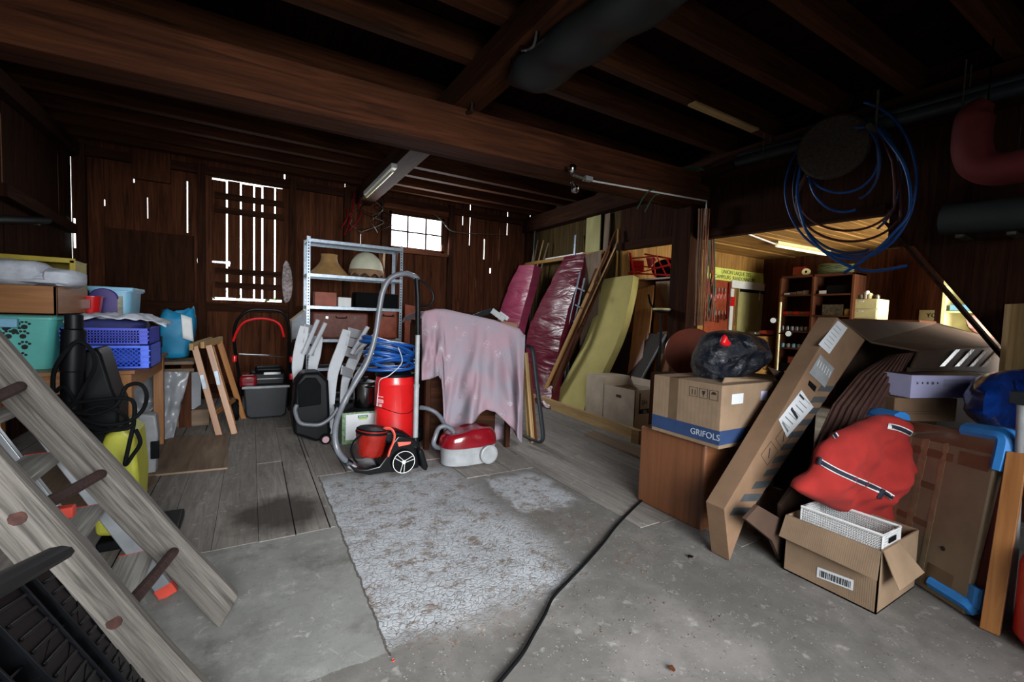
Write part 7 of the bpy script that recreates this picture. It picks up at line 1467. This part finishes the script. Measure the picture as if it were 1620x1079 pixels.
# pipes along the right wall
for k, (p, q, r_) in enumerate((((1166, 256), (1630, 134), .045), ((1170, 246), (1630, 120), .03))):
    mb = MB(); a, c = PX(*p, 3.98-.0*k), PX(*q, 3.98); c = a+(c-a)*1.0; mb.tube([a, c+(c-a)*.1], r_, 14); tag(mb.build('grey_pipe', M['pipe']), ('thick grey pipe slung under the joists along the wall', 'thinner dark pipe resting above the thick grey one')[k], 'pipe')
for t_ in (.15, .85):
    a, c = PX(1166, 256, 3.98), PX(1630, 134, 3.98); p = a.lerp(c, t_); mb = MB(); mb.tube([p+V((-.05, 0, .25)), p+V((-.05, 0, -.05)), p+V((.05, 0, -.05)), p+V((.05, 0, .25))], .004, 5); tag(mb.build('pipe_strap', M['tin']), 'wire strap holding the pipes to the ceiling', 'strap', 'pipe straps')
# reel and hanging blue hose
HXp = 3.86; rc_ = PX(1318, 234, HXp); rr_ = PX(1318, 186, HXp).z-rc_.z; rl = thing('wicker_disc', 'round brown wicker disc hanging in front of the blue hose loops', 'disc', rc_-V((0, 0, rr_)))
mb = MB(); mb.lathe([(0, 0), (rr_*.9, 0), (rr_, .012), (rr_, .03), (rr_*.93, .045), (0, .05)], rc_, 40, (-.9, -.3, -.1)); mb.build('disc_body', plain('dusty wicker', '3c322c', .9, var=.25, scale=50, bump=.5), rl)
mb = MB(); mb.tube([rc_+V((.03, 0, rr_*.9)), V((rc_.x+.03, rc_.y, 2.86))], .004, 5); mb.build('hanger', M['blackm'], rl)
def loop(cx, cy, rx, ry, a0, a1, n=20, tilt=0):
    return [(cx+rx*math.cos(math.radians(a0+(a1-a0)*i/n)), cy-ry*math.sin(math.radians(a0+(a1-a0)*i/n))) for i in range(n+1)]
PEG = (1385, 200)
loops = [(loop(1345, 300, 103, 105, 110, 330), M['hose'], .009), (loop(1350, 285, 100, 125, 80, -110), M['hose'], .009), (loop(1345, 300, 90, 100, 100, 290), M['hose2'], .009), (loop(1350, 280, 75, 95, 75, -60), M['hose2'], .009), ([PEG, (1330, 195)]+loop(1330, 250, 60, 55, 150, 360)+[PEG], M['hose'], .009), ([PEG, (1320, 200)]+loop(1335, 275, 55, 60, 160, 290), M['hose'], .01),
         ([PEG, (1310, 225)]+loop(1345, 320, 85, 62, 165, 340)+[(1420, 260), PEG], M['darkhose'], .009), ([PEG, (1300, 240)]+loop(1340, 310, 78, 55, 165, 345)+[(1412, 255), PEG], M['darkhose'], .009), (loop(1352, 255, 40, 60, 70, -80), M['hose2'], .009)]
for k, (pl, mt, r_) in enumerate(loops):
    mb = MB(); mb.tube(bez([PX(a_, b_, 3.95-.012*k) for a_, b_ in pl], 2), r_, 8); o = mb.build('hanging_hose', mt, smooth=80)
    tag(o, 'dark red thin hose loop hanging under the wicker disc' if mt == M['darkhose'] else 'blue hose loop hanging from the ceiling around the wicker disc', 'hose', 'dark red hose loops' if mt == M['darkhose'] else 'blue hose loops by the wicker disc')
mb = MB(); mb.tube(bez([PX(*PEG, 3.86), PX(1290, 215, 3.84), PX(1262, 290, 3.82), PX(1270, 350, 3.8), PX(1290, 385, 3.8), PX(1330, 415, 3.8), PX(1370, 428, 3.8), PX(1400, 427, 3.8), PX(1436, 420, 3.8)]), .011, 8); mb.tube(bez([PX(1335, 432, 3.78), PX(1375, 405, 3.78), PX(1415, 368, 3.78), PX(1440, 330, 3.8), PX(1430, 260, 3.82), PX(*PEG, 3.86)]), .011, 8); tag(mb.build('hanging_hose', M['hose'], smooth=80), 'lowest blue hose ends crossing in front of the workshop opening', 'hose')
mb = MB(); a = PX(1385, 205, 3.86); mb.tube([V((3.75, a.y, a.z)), V((4.08, a.y, a.z))], .02, 8); mb.tube([V((3.86, a.y, a.z)), V((3.86, a.y, 2.86))], .008, 6); tag(mb.build('added_hose_peg', M['tin']), 'added dark hanging peg carrying the blue hose loops', 'peg')  # peg and its rod added so the hose loops hang from something
# red padded ring and grey roll
PR = 3.7
mb = MB(); pts = [PX(a_, b_, PR) for a_, b_ in ((1563, 160), (1545, 180), (1538, 210), (1538, 240), (1550, 262), (1580, 268), (1620, 262), (1680, 250))]; pts = bez(pts, 5); mb.tube(pts, [.05+.06*min(1, i/6) for i in range(len(pts))], 14, flat=.8); tag(mb.build('red_cushion', plain('dark red fabric', '5e0c10', .8, var=.1), smooth=70), 'red U shaped padded cushion hanging on the right wall', 'cushion')
mb = MB(); mb.tube([pts[0], V((pts[0].x, pts[0].y, 2.86))], .005, 5); tag(mb.build('cushion_tie', M['blackm']), 'cord from which the red cushion hangs', 'cord')
mb = MB(); a, c = PX(1492, 348, 4.02), PX(1660, 335, 4.02); mb.tube([a, c], .10, 14); tag(mb.build('grey_roll', plain('dusty grey roll', '262a2c', .7), smooth=60), 'dusty grey roll of sheeting fixed on the right wall', 'roll')
for k in range(2): p = a.lerp(c, .2+.5*k); mb = MB(); mb.ob((p.x-.02, p.y-.02, p.z-.125), (.2, 0, 0), (0, .04, 0), (0, 0, .02)); tag(mb.build('wall_bracket', M['tin']), 'wall bracket carrying the grey roll', 'bracket', 'brackets of the grey roll')
# green stakes over the end of the main beam
rn = random.Random(6)
for k in range(7):
    e_ = ((1150, 305), (1185, 345), (1178, 338), (1165, 322), (1172, 330), (1020, 335), (1008, 330))[k]; s_ = ((1112, 272), (1118, 276), (1122, 273), (1108, 272), (1115, 277), (1045, 306), (1035, 300))[k]
    a = PY(*s_, 3.03); m1 = a.lerp(PY(*e_, 2.95), .5)+V((0, 0, .05)); a.z = max(a.z, 2.75) if k < 5 else a.z; q_ = V((a.x-.22, 3.2, 2.74+.004*k)) if k < 5 else V((a.x, 3.06, a.z)); mb = MB(); mb.tube(bez([q_, a, m1, PY(*e_, 2.92)], 5), .005, 6); tag(mb.build('green_stake', M['greenwire']), 'thin green plant stake drooping from the end of the main beam' if k < 5 else 'thin green plant stake poking below the main beam', 'stake', 'green stakes at the beam end' if k < 5 else 'green stakes below the beam')
# left wall pipe, back wall clutter
mb = MB(); a, c = PX(-20, 347, -1.55), PX(75, 349, -1.55); mb.tube([a, c], .03, 12); tag(mb.build('black_pipe', M['dgrey']), 'short dark pipe fixed high on the left wall', 'pipe')
mb = MB(); p = a.lerp(c, .8); mb.ob((LX, p.y-.02, p.z-.04), (.14, 0, 0), (0, .04, 0), (0, 0, .012)); tag(mb.build('pipe_bracket', M['tin']), 'small bracket under the pipe on the left wall', 'bracket')
puff('hanging_brush', plain('white and maroon bristles', 'a89a9a', .8, var=.4, scale=30), [(448, 420), (453, 412), (460, 425), (463, 450), (460, 472), (450, 478), (446, 450)], 6.5, .03, .03, .01, 3); tag(bpy.data.objects['hanging_brush'], 'pale bristled brush hanging beside the hatch', 'brush')
rn = random.Random(9)
for k, (p, q) in enumerate((((560, 305), (545, 372)), ((572, 335), (552, 365)), ((568, 300), (566, 330)), ((550, 330), (540, 360)))):
    mb = MB(); mb.tube(bez([PY(*p, 6.42), PY((p[0]+q[0])/2+4, (p[1]+q[1])/2, 6.38), PY(*q, 6.42)], 5), .012, 6); tag(mb.build('red_strap', M['dred']), 'red strap hanging on the back wall left of the window', 'strap', 'red straps left of the window')
for k in range(6):
    x_ = 575+k*7; mb = MB(); pts = [PY(x_, 312+rn.uniform(0, 10), 6.45)]
    for i in range(5): pts.append(PY(x_+rn.uniform(-22, 22), 330+i*9+rn.uniform(-6, 6), 6.42+rn.uniform(-.05, .03)))
    mb.tube(bez(pts, 5), .005, 5); tag(mb.build('hanging_wire', M['blackm'] if k % 2 else M['tin']), 'tangled wire hanging on the back wall left of the window', 'wire', 'tangled wires left of the window')
mb = MB(); mb.tube(bez([PY(686, 338, 6.5), PY(700, 350, 6.46), PY(716, 366, 6.46), PY(760, 370, 6.46), PY(800, 371, 6.5)]), .007, 6); tag(mb.build('wall_cable', M['tin']), 'grey cable stapled to the back wall right of the window', 'cable')
mb = MB(); q = PY(240, 255, WY-.06); mb.box((q.x, WY-.04, q.z-.02), (.34, .06, .4)); tag(mb.build('birdhouse', M['barn'], smooth=0), 'small brown box fixed on the back wall left of the hatch', 'box')
# black cable across the floor
mb = MB(); pts = [FZ(a_, b_, .013) for a_, b_ in ((1017, 790), (1000, 806), (975, 832), (955, 858), (925, 892), (900, 918), (875, 945), (862, 972), (846, 1000), (828, 1032), (806, 1060), (785, 1085))]; mb.tube(bez(pts, 6), .0065, 8); tag(mb.build('floor_cable', M['blackm'], smooth=80), 'black cable snaking across the concrete floor to the cabinet', 'cable')
def leaf(px, py, s, mat, label):
    c = FZ(px, py, .004); rn = random.Random(px); pts = [c+V((s*(.6+.5*rn.random())*math.cos(t), s*(.6+.5*rn.random())*math.sin(t), .002+.006*rn.random())) for t in [2*math.pi*i/9 for i in range(9)]]
    mb = MB(); mb.slab(pts, (0, 0, .002)); tag(mb.build('dry_leaf', mat, smooth=0), label, 'leaf')
leaf(1063, 1060, .013, M['beam'], 'curled brown dry leaf on the concrete at the bottom edge')
leaf(1092, 882, .014, M['blackm'], 'dark scrap lying on the concrete right of the cable')
leaf(622, 1048, .007, M['redrub'], 'tiny red scrap on the concrete near the crust edge')
rn = random.Random(21); mb = MB()
for k in range(260):
    px, py = rn.uniform(540, 1150), rn.uniform(740, 1010); c = FZ(px, py, .001); s = rn.uniform(.002, .006); 
    if c.x < .42: continue
    t0 = rn.random()*6; mb.slab([c+V((s*math.cos(t0+t)*rn.uniform(.5, 1.3), s*math.sin(t0+t)*rn.uniform(.5, 1.3), 0)) for t in (0, 1.5, 3, 4.5)], (0, 0, rn.uniform(.001, .003)))
o = mb.build('floor_debris', wood('wood crumbs', '4a3426', '9a8878', 10), smooth=0); tag(o, 'small crumbs and flakes scattered over the worn floor', 'debris', kind='stuff')
